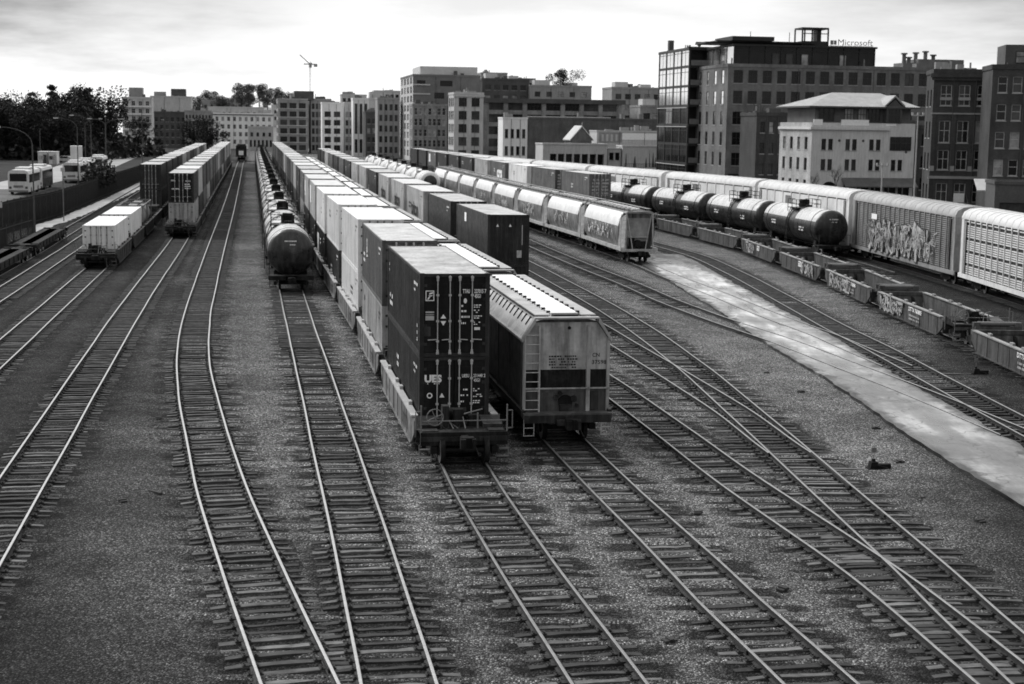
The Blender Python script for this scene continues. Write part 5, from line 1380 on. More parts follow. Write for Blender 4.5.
for i in range(5): y = d * i / 4; mb.box(-.06, .2, max(0, y - .15), min(d, y + .15), .25, h)
mb.box(0, w, -.03, .1, h * .8, h * .8 + .14)
pe = obj('glazed_storey', mb.mesh('glazed_storey', STEELD), t, (1.6, 1.8, 22.5))
mb = MB(); mb.face([(.1, .12, .2), (w, .12, .2), (w, .12, h), (.1, .12, h)]); obj('glass', mb.mesh('glass', GL_D), pe)
mb = MB(); mb.face([(.0, .15, .25), (.0, .15, h), (.0, d, h), (.0, d, .25)]); obj('glass', mb.mesh('glass', GL_S), pe)
for x, tone in ((13.6, 'b'), (21.0, 'b'), (8, 'm'), (10.6, 'm')):
    obj('lit_blind', win_mesh(1.4, 2.2, 'plain', tone, 'd'), pe, (x, -.03, .35))
mb = MB(); mb.box(-1.5, 17.5, 2.5, 14, 27.0, 27.25); mb.box(2, 16, 4, 12, 26.6, 27.0); mb.box(1, 9, 1.2, 12, 27.25, 28.0); mb.box(-3.5, 1.5, 3, 10, 26.7, 27.0)
for x in (5, 12.5, 15.5): mb.cyl((x, 3, 26.6), (x, 3, 29.0), .06, n=6)
obj('roof_canopy', mb.mesh('roof_canopy', STEELD), t)
mb = MB(); bx0, bx1, by0, by1, z0_, z1_ = 15.0, 20.0, 3.0, 7.0, 26.4, 29.7
for x in (bx0, (bx0 + bx1) / 2 - .6, bx1):
    for y in (by0, by1): mb.box(x - .12, x + .12, y - .12, y + .12, z0_, z1_)
mb.box(bx0 - .1, bx1 + .1, by0 - .1, by1 + .1, z1_, z1_ + .3); mb.box(bx0, bx1, by0, by1, z0_, z0_ + 1.1); mb.box(bx0, bx1, by0, by0 + .1, z0_ + 2.4, z0_ + 2.55); mb.box(bx0 + 3.2, bx0 + 3.9, by0 + 1, by1 - 1, z0_ + 1.1, z1_)
obj('roof_lantern', mb.mesh('roof_lantern', STEELD), t)
mb = MB(); mb.merge(text_mb('Microsoft', 1.55, bold=.0, width=6.8), T(21.7, 2.2, 26.85)); mb.box(20.0, 28.6, 2.25, 2.32, 26.68, 26.76)
for x in (20.4, 22.6, 25.0, 28.3): mb.bar((x, 2.3, 26.0), (x, 2.3, 27.0), .07, .07)
mb.box(20.2, 20.8, 2.2, 2.25, 26.9, 27.7); mb.box(20.9, 21.4, 2.2, 2.25, 26.9, 27.7)
obj('rooftop_lettering', mb.mesh('rooftop_lettering', M('dim_sign_letters', .20, .5, .1, 2)), t)

# glass tower
t = thing('glass_tower', 'glass fronted office tower with dark frame, left of the brick office block', 'building', (33.6, 303, 0), AL)
mb = MB(); D, W, H = 22.4, 9.0, 26.7
mb.box(0, W, 0, D, 0, .3); mb.box(-.25, W, -.2, D + .25, H - .5, H)
for i in range(5): y = D * i / 4; mb.box(-.10, .25, max(-.2, y - .26), y + .26, .3, H - .5)
for k in range(7): z = .3 + 3.75 * k; mb.box(-.05, .2, .28, D - .28, z, z + .5)
for k in range(7): z = .3 + 3.75 * k + 2.9; mb.box(-.035, .18, .28, D - .28, z, z + .10)
for i in range(4): y = D * (i + .5) / 4; mb.box(-.03, .16, y - .05, y + .05, .3, H - .5)
mb.box(0, W, -.05, .2, 0, .9)
for k in range(7): mb.box(0, W, -.5, .2, .3 + 3.75 * k, .75 + 3.75 * k)
mb.box(.3, W, 1.9, 2.0, 0, H - .5)
obj('frame', mb.mesh('frame', STEELD), t)
mb = MB()
for k in range(7):
    for i in range(4):
        y0, y1 = D * i / 4 + .28, D * (i + 1) / 4 - .28; z = .3 + 3.75 * k
        mb.face([(.0, y0, z), (.0, y0, z + 3.75), (.0, y1, z + 3.75), (.0, y1, z)], 0 if k >= 4 or (k == 3 and i == 2) else 1)
obj('glass', mb.mesh('glass', [GL_S, GL_D]), t)
mb = MB()
for k in range(1, 7): mb.box(.2, W - .2, -.55, -.5, .75 + 3.75 * k, 1.75 + 3.75 * k)
obj('balcony_panels', mb.mesh('balcony_panels', [GRAYMETAL]), t)
mb = MB()
for z in (3.9, 11.4, 15.1): mb.box(-.34, -.31, 0, D, z, z + .14)
obj('light_band', mb.mesh('light_band', LIGHTBAR), t)
mb = MB(); mb.box(.6, 1.6, D - 5, D - 3.8, H, H + 2.2); mb.prism([(3.2, H + .3), (3.9, H + 1.3), (2.5, H + 1.3)], 4, 5); mb.box(0, 6, 2, 2.1, H, H + .25); obj('roof_plant', mb.mesh('roof_plant', DKFAC), t)
mb = MB()
for x in (1.8, 2.2, 2.55, 2.8): mb.box(x, x + .22, 9.8, 9.9, H + .25, H + .95)
obj('rooftop_letters', mb.mesh('rooftop_letters', LIGHTBAR), t)

# dark infill block and shed beside the brick office
building('narrow dark brick block squeezed between the office block and the pale hotel', (41.9, 270), 5.5, 9, 13.6, BR_D, floors(2.5, 3.6, 3, even(.3, 5.2, 3, .8), .9, 1.9, 'sash', 'mbd'), (), 'brick_building')
# pale hotel with hipped roof
W, D = 17.3, 15.2
xs2 = []
for c in (2.6, 6.6, 10.6, 14.4): xs2 += [(c - .95, c - .18), (c + .18, c + .95)]
t = building('pale hotel with hipped slate roof, set-back top storey and street awning', (47.0, 246), W, D, 12.4, STUC,
             [(3.9, 7.2, xs2, 1.0, 1.75, 'sash', 'ddm', 'd'), (7.2, 10.6, xs2[:6], .9, 1.75, 'sash', 'ddm', 'd')],
             [(.3, 3.9, even(.8, 14.5, 4, 1.3), 1.1, 1.9, 'cross', 'dm', 'd'), (3.9, 7.2, even(.8, 14.5, 4, 1.35), .9, 2.0, 'cross', 'mdb', 'd'), (7.2, 10.6, even(.8, 14.5, 4, 1.35), .9, 2.0, 'cross', 'mdb', 'd')],
             'hotel', trims=[('cornice', [(-.35, 12.9, -.35, 0, 11.3, 11.7), (-.35, 0, 0, D, 11.3, 11.7), (-.2, 12.9, -.2, 0, 11.7, 11.95)], STUC), ('balcony_parapet', [(.2, 1.7, -.05, .15, 12.0, 12.9), (4.8, 9.4, -.05, .15, 12.0, 12.9), (12.3, 14, -.05, .15, 12.0, 12.9)], WHITEP)], mleft=BR_L, parapet=0)
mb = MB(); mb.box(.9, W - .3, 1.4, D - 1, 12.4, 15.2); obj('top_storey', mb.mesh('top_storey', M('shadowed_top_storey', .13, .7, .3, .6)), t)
for x, w, tone in ((2.2, 2.6, 'd'), (6.0, 1.6, 'b'), (8.2, 1.5, 'b'), (10.2, 2.0, 'd'), (12.4, 1.2, 'd')): obj('window', win_mesh(w, 2.1, 'tri', tone, 'd'), t, (x + .6, 1.33, 12.6))
mb = MB(); e, z0_, z1_ = .6, 15.0, 17.3
a = [(-e, -.2), (W + e, -.2), (W + e, D + e), (-e, D + e)]; r0, r1 = (6.0, D / 2), (W - 3.0, D / 2)
v = [(x, y, z0_) for x, y in a] + [(*r0, z1_), (*r1, z1_)]
for f in ((0, 1, 5, 4), (1, 2, 5), (2, 3, 4, 5), (3, 0, 4)): mb.face([v[i] for i in f], 0)
mb.box(-e - .05, W + e + .05, -.3, D + e, 14.75, 14.97, 1)
ro = obj('roof', mb.mesh('roof', [SLATE, DKFAC]), t)
mb = MB(); mb.prism([(12.3, 12.4), (14.9, 12.4), (14.9, 15.0), (13.6, 16.2), (12.3, 15.0)], -.1, 4, 0); mb.prism([(11.9, 15.0), (13.6, 16.55), (15.3, 15.0), (15.3, 15.25), (13.6, 16.85), (11.9, 15.25)], -.3, 4, 1); obj('dormer', mb.mesh('dormer', [DKFAC, SLATE]), ro)
obj('window', win_mesh(1.9, 2.3, 'tri', 'd', 'd'), t, (13.6, -.17, 12.5)); obj('window', win_mesh(3.6, 2.2, 'quad', 'd', 'd'), t, (14.9, -.08, 8.1))
mb = MB(); n = 12
pts = [(3.2 - 1.25, 0)] + [(3.2 - 1.25 * math.cos(math.pi * k / n), 2.0 + 1.1 * math.sin(math.pi * k / n)) for k in range(n + 1)] + [(3.2 + 1.25, 0)]
mb.face([(x, -.03, z) for x, z in pts]); obj('arched_entrance', mb.mesh('arched_entrance', GL_D), t)
mb = MB(); mb.prism_x([(-1.9, 2.45), (0, 3.75), (0, 3.65), (-1.9, 2.3)], 5.2, 17.4)
for k in range(6): mb.bar((5.4 + k * 2.35, -1.8, 0), (5.4 + k * 2.35, -1.8, 2.4), .12, .12)
obj('awning', mb.mesh('awning', M('striped_grey_awning', .11, .8, .35, .6)), t)
mb = MB()
for k in range(5): mb.box(5.6 + 2.3 * k, 7.5 + 2.3 * k, -.04, -.01, .5, 2.6)
obj('shopfront', mb.mesh('shopfront', GL_D), t)
mb = MB()
for x, z in ((4.6, 9.6), (8.6, 9.6), (15.9, 7.9)): mb.cyl((x, -.03, z), (x, .0, z), .22, n=10)
obj('round_vents', mb.mesh('round_vents', DKFAC), t)
# dark corner block beside the hotel
building('dark narrow block in the gap right of the pale hotel', (61.3, 250), 6.4, 8, 11.7, BR_D, floors(1.0, 3.5, 3, even(.4, 6.0, 2, 1.2), .9, 1.9, 'sash', 'd'), (), 'brick_building', rz=R(-8))
# block with roof plant behind
t = building('grey block with a tangle of roof chimneys behind the dark brick row', (82.7, 330), 16, 14, 22.0, BR_G, floors(4, 3.8, 4, even(.6, 15.4, 5, 1.6), .8, 2.0, 'sash', 'dm'), (), 'office_block')
mb = MB(); mb.box(3.2, 13.5, 2, 10, 22, 26.4); mb.box(11, 17, 3, 9, 22, 24.8); mb.box(.2, 3.2, 3, 8, 22, 25.6)
for x, h in ((.8, 27.4), (1.9, 26.6), (3.4, 27.6), (5.6, 27.9), (7.4, 27.2)): mb.cyl((x, 4, 22), (x, 4, h), .42, n=10); mb.cyl((x, 4, h), (x, 4, h + .3), .7, n=10)
obj('roof_plant', mb.mesh('roof_plant', M('grey_plant_metal', .15, .6, .3, .5)), t)
# four bay dark brick building
bays = even(.5, 7.6, 3, 1.45)
t = building('ornate dark brick building with three tall window bays and pale stone bands', (55.7, 208), 7.7, 8, 19.0, BR_D,
             [(1.0, 5.0, bays, .9, 2.5, 'cross', 'dmb', 'w'), (5.6, 9.2, bays, .6, 2.6, 'cross', 'ddm', 'w'), (9.2, 13.4, bays, .6, 2.9, 'cross', 'dmb', 'w'), (14.0, 18.0, bays, .7, 2.7, 'cross', 'dmb', 'w')],
             floors(1.0, 4.2, 4, even(.5, 7.5, 2, 1.3), 1, 2.2, 'sash', 'd'), 'brick_building', rz=R(-8),
             trims=[('stone_bands', [(-.2, 8.3, -.2, 0, 5.0, 5.35), (-.12, 8.2, -.12, 0, 13.55, 13.75)] + [(x - .3, x + .3, -.12, 0, 6.0, 6.7) for x in (.25, 2.87, 5.24, 7.85)] + [(a - .05, b + .05, -.1, .16, 15.4, 15.8) for a, b in bays], SILL),
                    ('cornice', [(-.5, 8.5, -.5, 0, 18.4, 18.9), (-.3, 8.3, -.3, 0, 18.0, 18.4)], BR_D), ('pilasters', [(x - .28, x + .28, -.14, 0, .2 if k else .2, 4.98) for k, x in enumerate((.28, 2.87, 5.24, 7.8))] + [(x - .25, x + .25, -.12, 0, 6.72, 13.5) for x in (.27, 2.87, 5.24, 7.82)], BR_D)])
mb = MB(); mb.box(3.3, 4.7, -.09, -.03, 1.9, 3.1); obj('lit_sign', mb.mesh('lit_sign', WHITEP), t)
mb = MB()
for k in range(12): mb.box(4.9, 6.5, -4.4 + k * .36, -4.05 + k * .36, 0, .16 * (k + 1))
mb.bar((4.9, -4.3, .9), (4.9, -.2, 2.9), .06, .06); mb.bar((6.5, -4.3, .9), (6.5, -.2, 2.9), .06, .06); obj('front_steps', mb.mesh('front_steps', DKFAC), t)
# right end block with fire escapes
t = building('dark brick apartment block with fire escapes cut off by the right edge', (59.8, 196), 11.5, 8, 19.2, BR_D, floors(1.5, 3.45, 5, even(.4, 11.2, 6, 1.15), .9, 2.0, 'sash', 'dmdb', 'w'), (), 'brick_building', rz=R(-8))
mb = MB(); mb.box(1.6, 11.5, 1.2, 7.5, 19.2, 22.2); obj('roof_storey', mb.mesh('roof_storey', DKFAC), t); obj('window', win_mesh(5.5, 1.5, 'tri', 'b', 'd'), t, (5.6, 1.12, 19.9))
mb = MB()
for k in range(4):
    z = 5.2 + 3.3 * k; mb.box(4.6, 7.4, -1.1, 0, z, z + .06); mb.bar((4.6, -1.1, z + .95), (7.4, -1.1, z + .95), .05, .05)
    for i in range(9): mb.bar((4.6 + i * .35, -1.1, z), (4.6 + i * .35, -1.1, z + .95), .03, .03)
    if k < 3: mb.bar((4.8, -.7, z), (7.2, -.7, z + 3.3), .08, .5)
obj('fire_escape', mb.mesh('fire_escape', BLACK), t)
mb = MB(); mb.prism_x([(-3.4, 4.1), (0, 5.4), (0, 5.3), (-3.4, 3.95)], -1.6, 1.2); obj('canopy', mb.mesh('canopy', M('pale_canopy', .5, .6, .15, 1)), t)
building('low dark garage with a pale roller door at the right edge', (57.5, 185), 10, 7, 5.2, DKFAC, [(0, 4.4, [(.6, 4.6)], .05, 2.9, 'plain', 'm', 'd')], (), 'garage', parapet=.3, rz=R(-8))

# middle distance
t = building('long loft warehouse with heavy cornice and wide window bays', (-8.9, 430), 39.3, 55, 18.3, BR_M,
             floors(1.2, 3.35, 5, even(1.0, 38.5, 7, 4.0), .8, 2.2, 'quad', 'ddm'), floors(1.2, 3.35, 5, even(1.0, 54, 9, 4.2), .7, 2.3, 'quad', 'mdbm'), 'warehouse',
             trims=[('cornice', [(-.9, 40.2, -.9, 0, 17.4, 18.6), (-.9, 0, 0, 55, 17.4, 18.6)], DKFAC), ('piers', [(x - .55, x + .55, -.3, 0, 0, 17.38) for x in (.6, 6.35, 11.7, 17.05, 22.4, 27.8, 33.2, 38.7)], BR_M)], mleft=CONCB, parapet=0, sills=False)
t = building('pale banded corner building at the left end of the loft warehouse', (-16.5, 420), 8.0, 12, 19.4, CONCL, floors(1.5, 3.5, 5, even(.6, 7.6, 2, 2.2), .6, 2.3, 'tri', 'mdd'), floors(1.5, 3.5, 5, even(.6, 11.5, 3, 2.6), .7, 2.2, 'tri', 'mbd'), 'corner_building', trims=[('cornice', [(-.3, 8.3, -.3, 0, 18.7, 19.2)], CONCL)])
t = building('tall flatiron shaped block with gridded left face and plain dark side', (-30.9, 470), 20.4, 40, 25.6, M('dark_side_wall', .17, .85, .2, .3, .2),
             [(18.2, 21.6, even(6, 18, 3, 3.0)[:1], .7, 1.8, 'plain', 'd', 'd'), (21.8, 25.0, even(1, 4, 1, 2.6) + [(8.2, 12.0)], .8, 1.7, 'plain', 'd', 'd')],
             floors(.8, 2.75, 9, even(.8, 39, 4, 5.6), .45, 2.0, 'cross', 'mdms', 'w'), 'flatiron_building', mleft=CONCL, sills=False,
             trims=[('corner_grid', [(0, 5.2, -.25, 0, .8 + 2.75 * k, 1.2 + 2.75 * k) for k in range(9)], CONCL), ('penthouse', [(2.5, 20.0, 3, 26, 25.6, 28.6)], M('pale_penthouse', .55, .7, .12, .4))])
t = building('mid-rise brick block with pale window bands under the flatiron building', (-30.0, 455), 10.2, 9, 16.6, BR_M, floors(.8, 3.1, 5, even(.3, 9.9, 7, .95), .7, 2.0, 'sash', 'dmdb', 'w'), floors(.8, 3.1, 5, even(.3, 8.8, 2, 1.2), .7, 2.0, 'sash', 'd'), 'brick_building')
building('narrow dark gable fronted block beside the flatiron', (-20.2, 458), 4.0, 8, 12.5, BRN, floors(.8, 3.1, 3, even(.3, 3.7, 2, 1.1), .7, 1.8, 'sash', 'dm'), (), 'brick_building')
t = building('small white facade with two rows of four windows', (-3.1, 400), 6.4, 8, 13.0, WHITEW, [(2.6, 6.6, even(.2, 6.2, 4, .85), 1.0, 2.3, 'sash', 'dm', 'd'), (7.0, 11.2, even(.2, 6.2, 4, .85), 1.0, 2.3, 'sash', 'dm', 'd')], (), 'townhouse', parapet=.3)
building('broad blank brown warehouse wall right of the white facade', (3.3, 404), 36.2, 14, 13.0, BRN, (), (), 'warehouse', parapet=.4, trims=[('coping', [(-.2, 22, -.2, 0, 13.42, 13.7)], CONCL)])
t = building('low concrete pavilion with a row of pale columns', (6.2, 340), 14.4, 9, 7.3, CONCL, [(.4, 5.6, [(1.6 + i * 1.78, 3.05 + i * 1.78) for i in range(7)], .1, 4.7, 'plain', 'd', 'd')], (), 'pavilion', parapet=.2, rev=1.2, sills=False)
t = building('small dark brick gable house peeping over the concrete pavilion', (12.9, 352), 4.6, 8, 8.3, BRN, (), (), 'gable_house', parapet=0)
mb = MB()
mb.face([(0, 0, 8.3), (4.6, 0, 8.3), (2.3, 0, 11.0)], 1); mb.face([(0, 8, 8.3), (4.6, 8, 8.3), (2.3, 8, 11.0)], 1); mb.prism([(-.4, 8.05), (2.3, 11.1), (5.0, 8.05), (5.0, 8.3), (2.3, 11.4), (-.4, 8.3)], -.25, 8.2, 0); mb.bar((2.3, 0, 11.2), (2.3, 0, 12.2), .1, .1, 0); obj('roof', mb.mesh('roof', [CONCL, BRN]), t)
t = building('small grey kiosk with two dark windows beside the pavilion', (20.8, 345), 2.9, 4, 6.4, CONCL, [(0, 2.9, even(.2, 2.7, 2, .7), 1.2, .9, 'plain', 'd', 'd'), (3.2, 6.2, even(.1, 2.8, 2, 1.1), .6, 1.8, 'plain', 'd', 'w')], (), 'kiosk', parapet=.2)
t = building('low pale wall building painted with dark tree silhouettes', (24.0, 345), 9.3, 6, 7.0, CONCL, (), (), 'painted_building', parapet=.2)
mb = MB(); rt = random.Random(9)
for x in (.8, 2.8, 5.4, 6.2, 7.0, 7.6, 8.3): h = rt.uniform(2.2, 4.2); w = rt.uniform(.12, .4); mb.face([(x - w, -.02, 2.4), (x + w, -.02, 2.4), (x + w * .3, -.02, 2.4 + h), (x - w * .2, -.02, 2.4 + h * .9)])
obj('painted_trees', mb.mesh('painted_trees', DKFAC), t)
mb = MB(); mb.box(-.1, 9.6, -2.2, -2.05, 0, 2.2); obj('front_wall', mb.mesh('front_wall', WHITEW), t)
mb = MB()
for i in range(24): mb.bar((i * .4, -1.9, 2.2), (i * .4, -1.9, 3.2), .06, .06)
mb.bar((0, -1.9, 3.2), (9.4, -1.9, 3.2), .06, .06); obj('railing', mb.mesh('railing', BLACK), t)
t = building('pale hoarding topped building above the painted trees', (19.0, 360), 16, 8, 10.2, CONCL, (), (), 'painted_building', parapet=.2)
mb = MB(); mb.box(.5, 6.0, -.06, -.01, 7.6, 9.9, 0); mb.box(6.0, 15.6, -.05, -.01, 8.3, 9.8, 1)
for i in range(4): mb.box(1.1 + i * 1.1, 1.6 + i * 1.1, -.1, -.06, 7.9, 9.5, 2)
obj('sign_panel', mb.mesh('sign_panel', [CONCB, WHITEP, CONCL]), t)
for lab, C, W, D, H, mt, n in (('dark roofed block rising behind the loft warehouse on the left', (-11.2, 520), 16, 12, 26.2, DKFAC, 3), ('low dark rooftop block under the lone roof tree', (4.8, 520), 21, 12, 24.2, CONCB, 3), ('grey block on the skyline left of the glass tower', (30.9, 500), 17, 14, 23.4, CONCB, 3), ('mid grey block half hidden left of the glass tower', (34.5, 430), 14, 12, 16.8, BR_M, 3)):
    building(lab, C, W, D, H, mt, floors(H - 11, 3.4, n, even(.6, W - .6, 5, 1.9), .8, 1.7, 'sash', 'dmb'), (), 'city_block', trims=[('roof_plant', [(W * .1, W * .35, 3, 8, H, H + 2.2), (W * .6, W * .8, 3, 8, H, H + 1.5)], CONCL)])
# farther blocks left of the flatiron
t = building('grey concrete apartment grid with dark balconies', (-85.3, 560), 10.6, 40, 19.2, CONCB, floors(.6, 3.0, 6, even(.3, 10.3, 3, 2.5), .5, 2.0, 'tri', 'dmd'), floors(.6, 3.0, 6, even(1, 39, 5, 5), .5, 2.0, 'tri', 'dm'), 'apartment_block', sills=False,
             trims=[('roof_plant', [(6, 13, 5, 20, 19.2, 22.5)], DKFAC), ('balconies', [(.2, 10.4, -.5, 0, .9 + 3 * k, 1.15 + 3 * k) for k in range(6)], CONCL)])
building('grey apartment slab with close rows of windows beside the balcony block', (-74.6, 568), 7.4, 20, 19.4, CONCB, floors(.6, 3.0, 6, even(.2, 7.2, 5, 1.0), .5, 2.0, 'sash', 'ddm'), (), 'apartment_block', sills=False)
building('white gridded block with square dark windows', (-67.0, 540), 7.0, 10, 17.8, WHITEW, floors(1.0, 2.9, 5, even(.3, 6.8, 2, 2.2), .6, 1.9, 'cross', 'dmd'), (), 'apartment_block', sills=False)
building('pale block with a lattice of small balconies', (-59.8, 545), 4.6, 10, 18.0, CONCL, floors(1.0, 2.9, 5, even(.2, 4.4, 3, .9), .6, 1.9, 'cross', 'mbd'), (), 'apartment_block', sills=False)
building('striped white block with tall dark window slots', (-55.2, 530), 5.4, 10, 19.2, WHITEW, [(.6, 6.4, even(.2, 5.2, 3, .95), .6, 4.6, 'cross', 'd', 'd'), (7.0, 18.4, even(.2, 5.2, 3, .95), .6, 10.2, 'cross', 'dm', 'd')], (), 'apartment_block', sills=False)
building('plain pale block behind the dark low buildings', (-51.5, 546), 8.0, 12, 19.6, CONCL, (), (), 'apartment_block', trims=[('roof_plant', [(.6, 6, 2, 8, 19.6, 22.2)], CONCL)])
building('low dark block in front of the plain pale one', (-50.0, 520), 5.6, 9, 14.6, DKFAC, floors(1.2, 3.1, 4, even(.2, 5.4, 3, 1.1), .6, 1.7, 'sash', 'dmb'), (), 'city_block')
building('grey windowed block left of the flatiron building', (-44.2, 500), 7.0, 10, 19.0, CONCB, floors(1.2, 3.4, 5, even(.2, 6.8, 4, .95), .6, 2.0, 'sash', 'dm'), (), 'city_block')
t = building('long white apartment house with four rows of windows, at the end of the yard', (-124.3, 640), 24.5, 14, 14.2, WHITEW, floors(1.3, 3.1, 4, even(.4, 24.1, 10, 1.15), .7, 1.75, 'cross', 'mdmb', 'w'), (), 'apartment_house', trims=[('cornice', [(-.3, 24.8, -.3, 0, 13.8, 14.15)], DKFAC)], sills=False)
building('small pale block in front of the white apartment house', (-103, 600), 9.6, 9, 9.0, CONCL, [(1.2, 4.6, even(.2, 9.4, 6, .8), .4, 2.6, 'sash', 'd', 'd'), (5.0, 8.0, even(.2, 9.4, 4, 1.0), .6, 1.5, 'sash', 'dm', 'd')], (), 'apartment_block')
building('dark grey gridded slab left of the white apartment house', (-136, 640), 11, 12, 15, CONCB, floors(.8, 2.7, 5, even(.2, 10.8, 8, .75), .6, 1.4, 'sash', 'dm'), (), 'office_block', mleft=CONCB)
building('darker block with tall windows behind the round dark tree', (-149, 640), 13.5, 12, 14.4, DKFAC, floors(.8, 3.1, 4, even(.2, 13.3, 6, 1.2), .6, 1.8, 'sash', 'dmm'), (), 'office_block')
t = building('broad pale tower with a dark box on its roof', (-164, 700), 18, 14, 21.6, CONCL, (), (), 'tower_block', trims=[('roof_box', [(9, 15.5, 2, 10, 21.6, 25.4)], DKFAC), ('roof_plant', [(1.5, 6.5, 2, 9, 21.6, 24.0)], CONCB)])
t = building('white balconied apartment tower beside the dark trees', (-131.3, 520), 9.6, 12, 18.4, CONCL, floors(3.0, 2.5, 6, even(.2, 9.4, 4, 1.2), .5, 1.5, 'cross', 'dm', 'w'), (), 'apartment_tower', trims=[('penthouse', [(2.2, 6.6, 1, 8, 18.4, 22.0)], CONCB), ('balconies', [(.1, 9.5, -.8, 0, 3.0 + 2.5 * k, 3.35 + 2.5 * k) for k in range(6)], WHITEW)], sills=False)
for lab, C, W, H, mt in (('pale terrace on the hill above the white apartment house', (-150, 760), 27, 17.8, CONCL), ('grey house on the hill under the skyline trees', (-161, 800), 13, 21.5, CONCB), ('second pale house on the hill, right of the grey one', (-147, 800), 11, 22.0, CONCL), ('small dark house left of the hill trees', (-168, 760), 9, 20.4, CONCB), ('pale blocks at the right foot of the hill', (-119, 760), 14, 19.0, CONCL), ('dark block beside the balcony apartments', (-101.5, 680), 8, 16.4, DKFAC)):
    building(lab, C, W, 12, H, mt, floors(H - 7.5, 3.2, 2, even(.3, W - .3, max(3, int(W / 3)), 1.3), .7, 1.5, 'sash', 'dm'), (), 'hill_house')
for lab, C, W, H, mt, n in (('tall pale slab behind the white gridded block', (-71.5, 640), 10.4, 22.4, CONCL, 4), ('pale slab with roof huts left of the flatiron skyline', (-56.4, 622), 10.5, 23.8, CONCL, 4), ('grey stepped block peering over the flatiron penthouse', (-12.4, 560), 9.5, 29.4, CONCB, 3),
                            ('second stepped block to the right of the grey stepped one', (-2.3, 562), 9.5, 27.6, BR_M, 4), ('brick block behind the pale banded corner building', (-18.8, 500), 8.0, 25.2, BR_M, 3), ('slim grey block behind the balcony apartments', (-101, 700), 8.5, 23.6, CONCB, 4), ('far brick slab seen above the concrete pavilion street', (41, 520), 12, 22.6, BR_M, 4)):
    building(lab, C, W, 10, H, mt, floors(H - 3.1 * n - .4, 3.1, n, even(.3, W - .3, max(3, int(W / 2)), 1.25), .7, 1.7, 'sash', 'dmdb'), (), 'city_block', sills=False)
# tower crane on the skyline
t = thing('tower_crane', 'pale tower crane standing far off above the roofs', 'crane', (-118.5, 900, 0), .5); t.scale = (.62, .62, 1.02)
mb = MB()
for sx in (-.6, .6):
    for sy in (-.6, .6): mb.bar((sx, sy, 0), (sx, sy, 42), .16, .16)
for k in range(28): z = 1.5 * k; mb.bar((-.6, -.6, z), (.6, -.6, z + 1.5), .14, .14); mb.bar((-.6, .6, z + 1.5), (-.6, -.6, z), .14, .14)
PALEC = M('pale_crane_paint', .85, .6, .1, 1)
obj('mast', mb.mesh('mast', PALEC), t)
mb = MB(); mb.bar((-6, 0, 43.5), (7, 0, 43.5), .8, .6); mb.bar((4, 0, 42.9), (7, 0, 42.9), 1.4, 1.6); mb.bar((0, 0, 43.5), (-10, 0, 48.5), .6, .5); mb.bar((0, 0, 45), (2.5, 0, 43.5), .3, .3); mb.box(-.8, 1.4, -.9, .9, 41.6, 44.2); obj('jib', mb.mesh('jib', CONCB), t)

# ------------------------------------------------------------------ left lot: fence, lamps, coaches, cabins
PICK = M('dark_fence_paint', .022, .6, .3, 2)
def fence(label, pts, h, gap, post=3.0, zf=lambda p: 0.):
    p0 = Path(pts); t = thing('picket_fence', label, 'fence', (0, 0, 0)); mb = MB(); rails = MB(); posts = MB(); d = 0; k = 0
    while d < p0.s[-1]:
        p, e = p0.at(d); z = zf(p)
        if k % int(post / gap) == 0: posts.box(p.x - .05, p.x + .05, p.y - .05, p.y + .05, z, z + h + .1)
        else: mb.bar((p.x, p.y, z + .1), (p.x, p.y, z + h), .06, .025)
        d += gap; k += 1
    for a, b in zip(p0.p[::3], p0.p[3::3]):
        for zz in (.25, h - .2): rails.bar((a.x, a.y, zf(a) + zz), (b.x, b.y, zf(b) + zz), .06, .05)
    obj('pickets', mb.mesh('pickets', PICK), t); obj('rails', rails.mesh('rails', PICK), t); obj('posts', posts.mesh('posts', PICK), t); return t
fence('long dark picket fence along the raised lot behind the footpath', [(-47.5, 130), (-50.9, 154), (-53.2, 180), (-60.2, 226), (-69.6, 289), (-84, 365)], 3.05, .17)
fence('open picket fence between the footpath and the low flat cars', [(-35.5, 88), (-40.0, 112), (-42.6, 127), (-44.2, 142.5)], 2.3, .32)
t = thing('dark_hedge', 'dark clipped hedge behind the picket fence', 'hedge', (-61.4, 227, LOTZ))
def leaf_cloud(n, fn, size, seed):
    r = random.Random(seed); mb = MB()
    for _ in range(n):
        c = Vector(fn(r)); a = Vector((r.gauss(0, 1), r.gauss(0, 1), r.gauss(0, 1))).normalized(); b = a.cross(Vector((r.gauss(0, 1), r.gauss(0, 1), r.gauss(0, 1)))).normalized(); s = size * r.uniform(.6, 1.4)
        mb.face([c - a * s, c + b * s * .6, c + a * s, c - b * s * .6])
    return mb
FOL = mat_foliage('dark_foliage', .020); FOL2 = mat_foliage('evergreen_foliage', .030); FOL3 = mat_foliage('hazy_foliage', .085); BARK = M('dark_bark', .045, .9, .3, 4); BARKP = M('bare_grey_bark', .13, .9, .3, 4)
mb = leaf_cloud(2600, lambda r: (r.uniform(-1.4, 1.6) - (y0 := r.uniform(-7, 16)) * .17, y0, abs(r.gauss(0, .9)) + r.uniform(0, 1.3)), .26, 4); obj('foliage', mb.mesh('foliage', FOL), t)
mb = MB(); mb.bar((0, -6, .3), (-2.4, 15, .3), 1.2, 1.2); obj('stems', mb.mesh('stems', FOL), t)
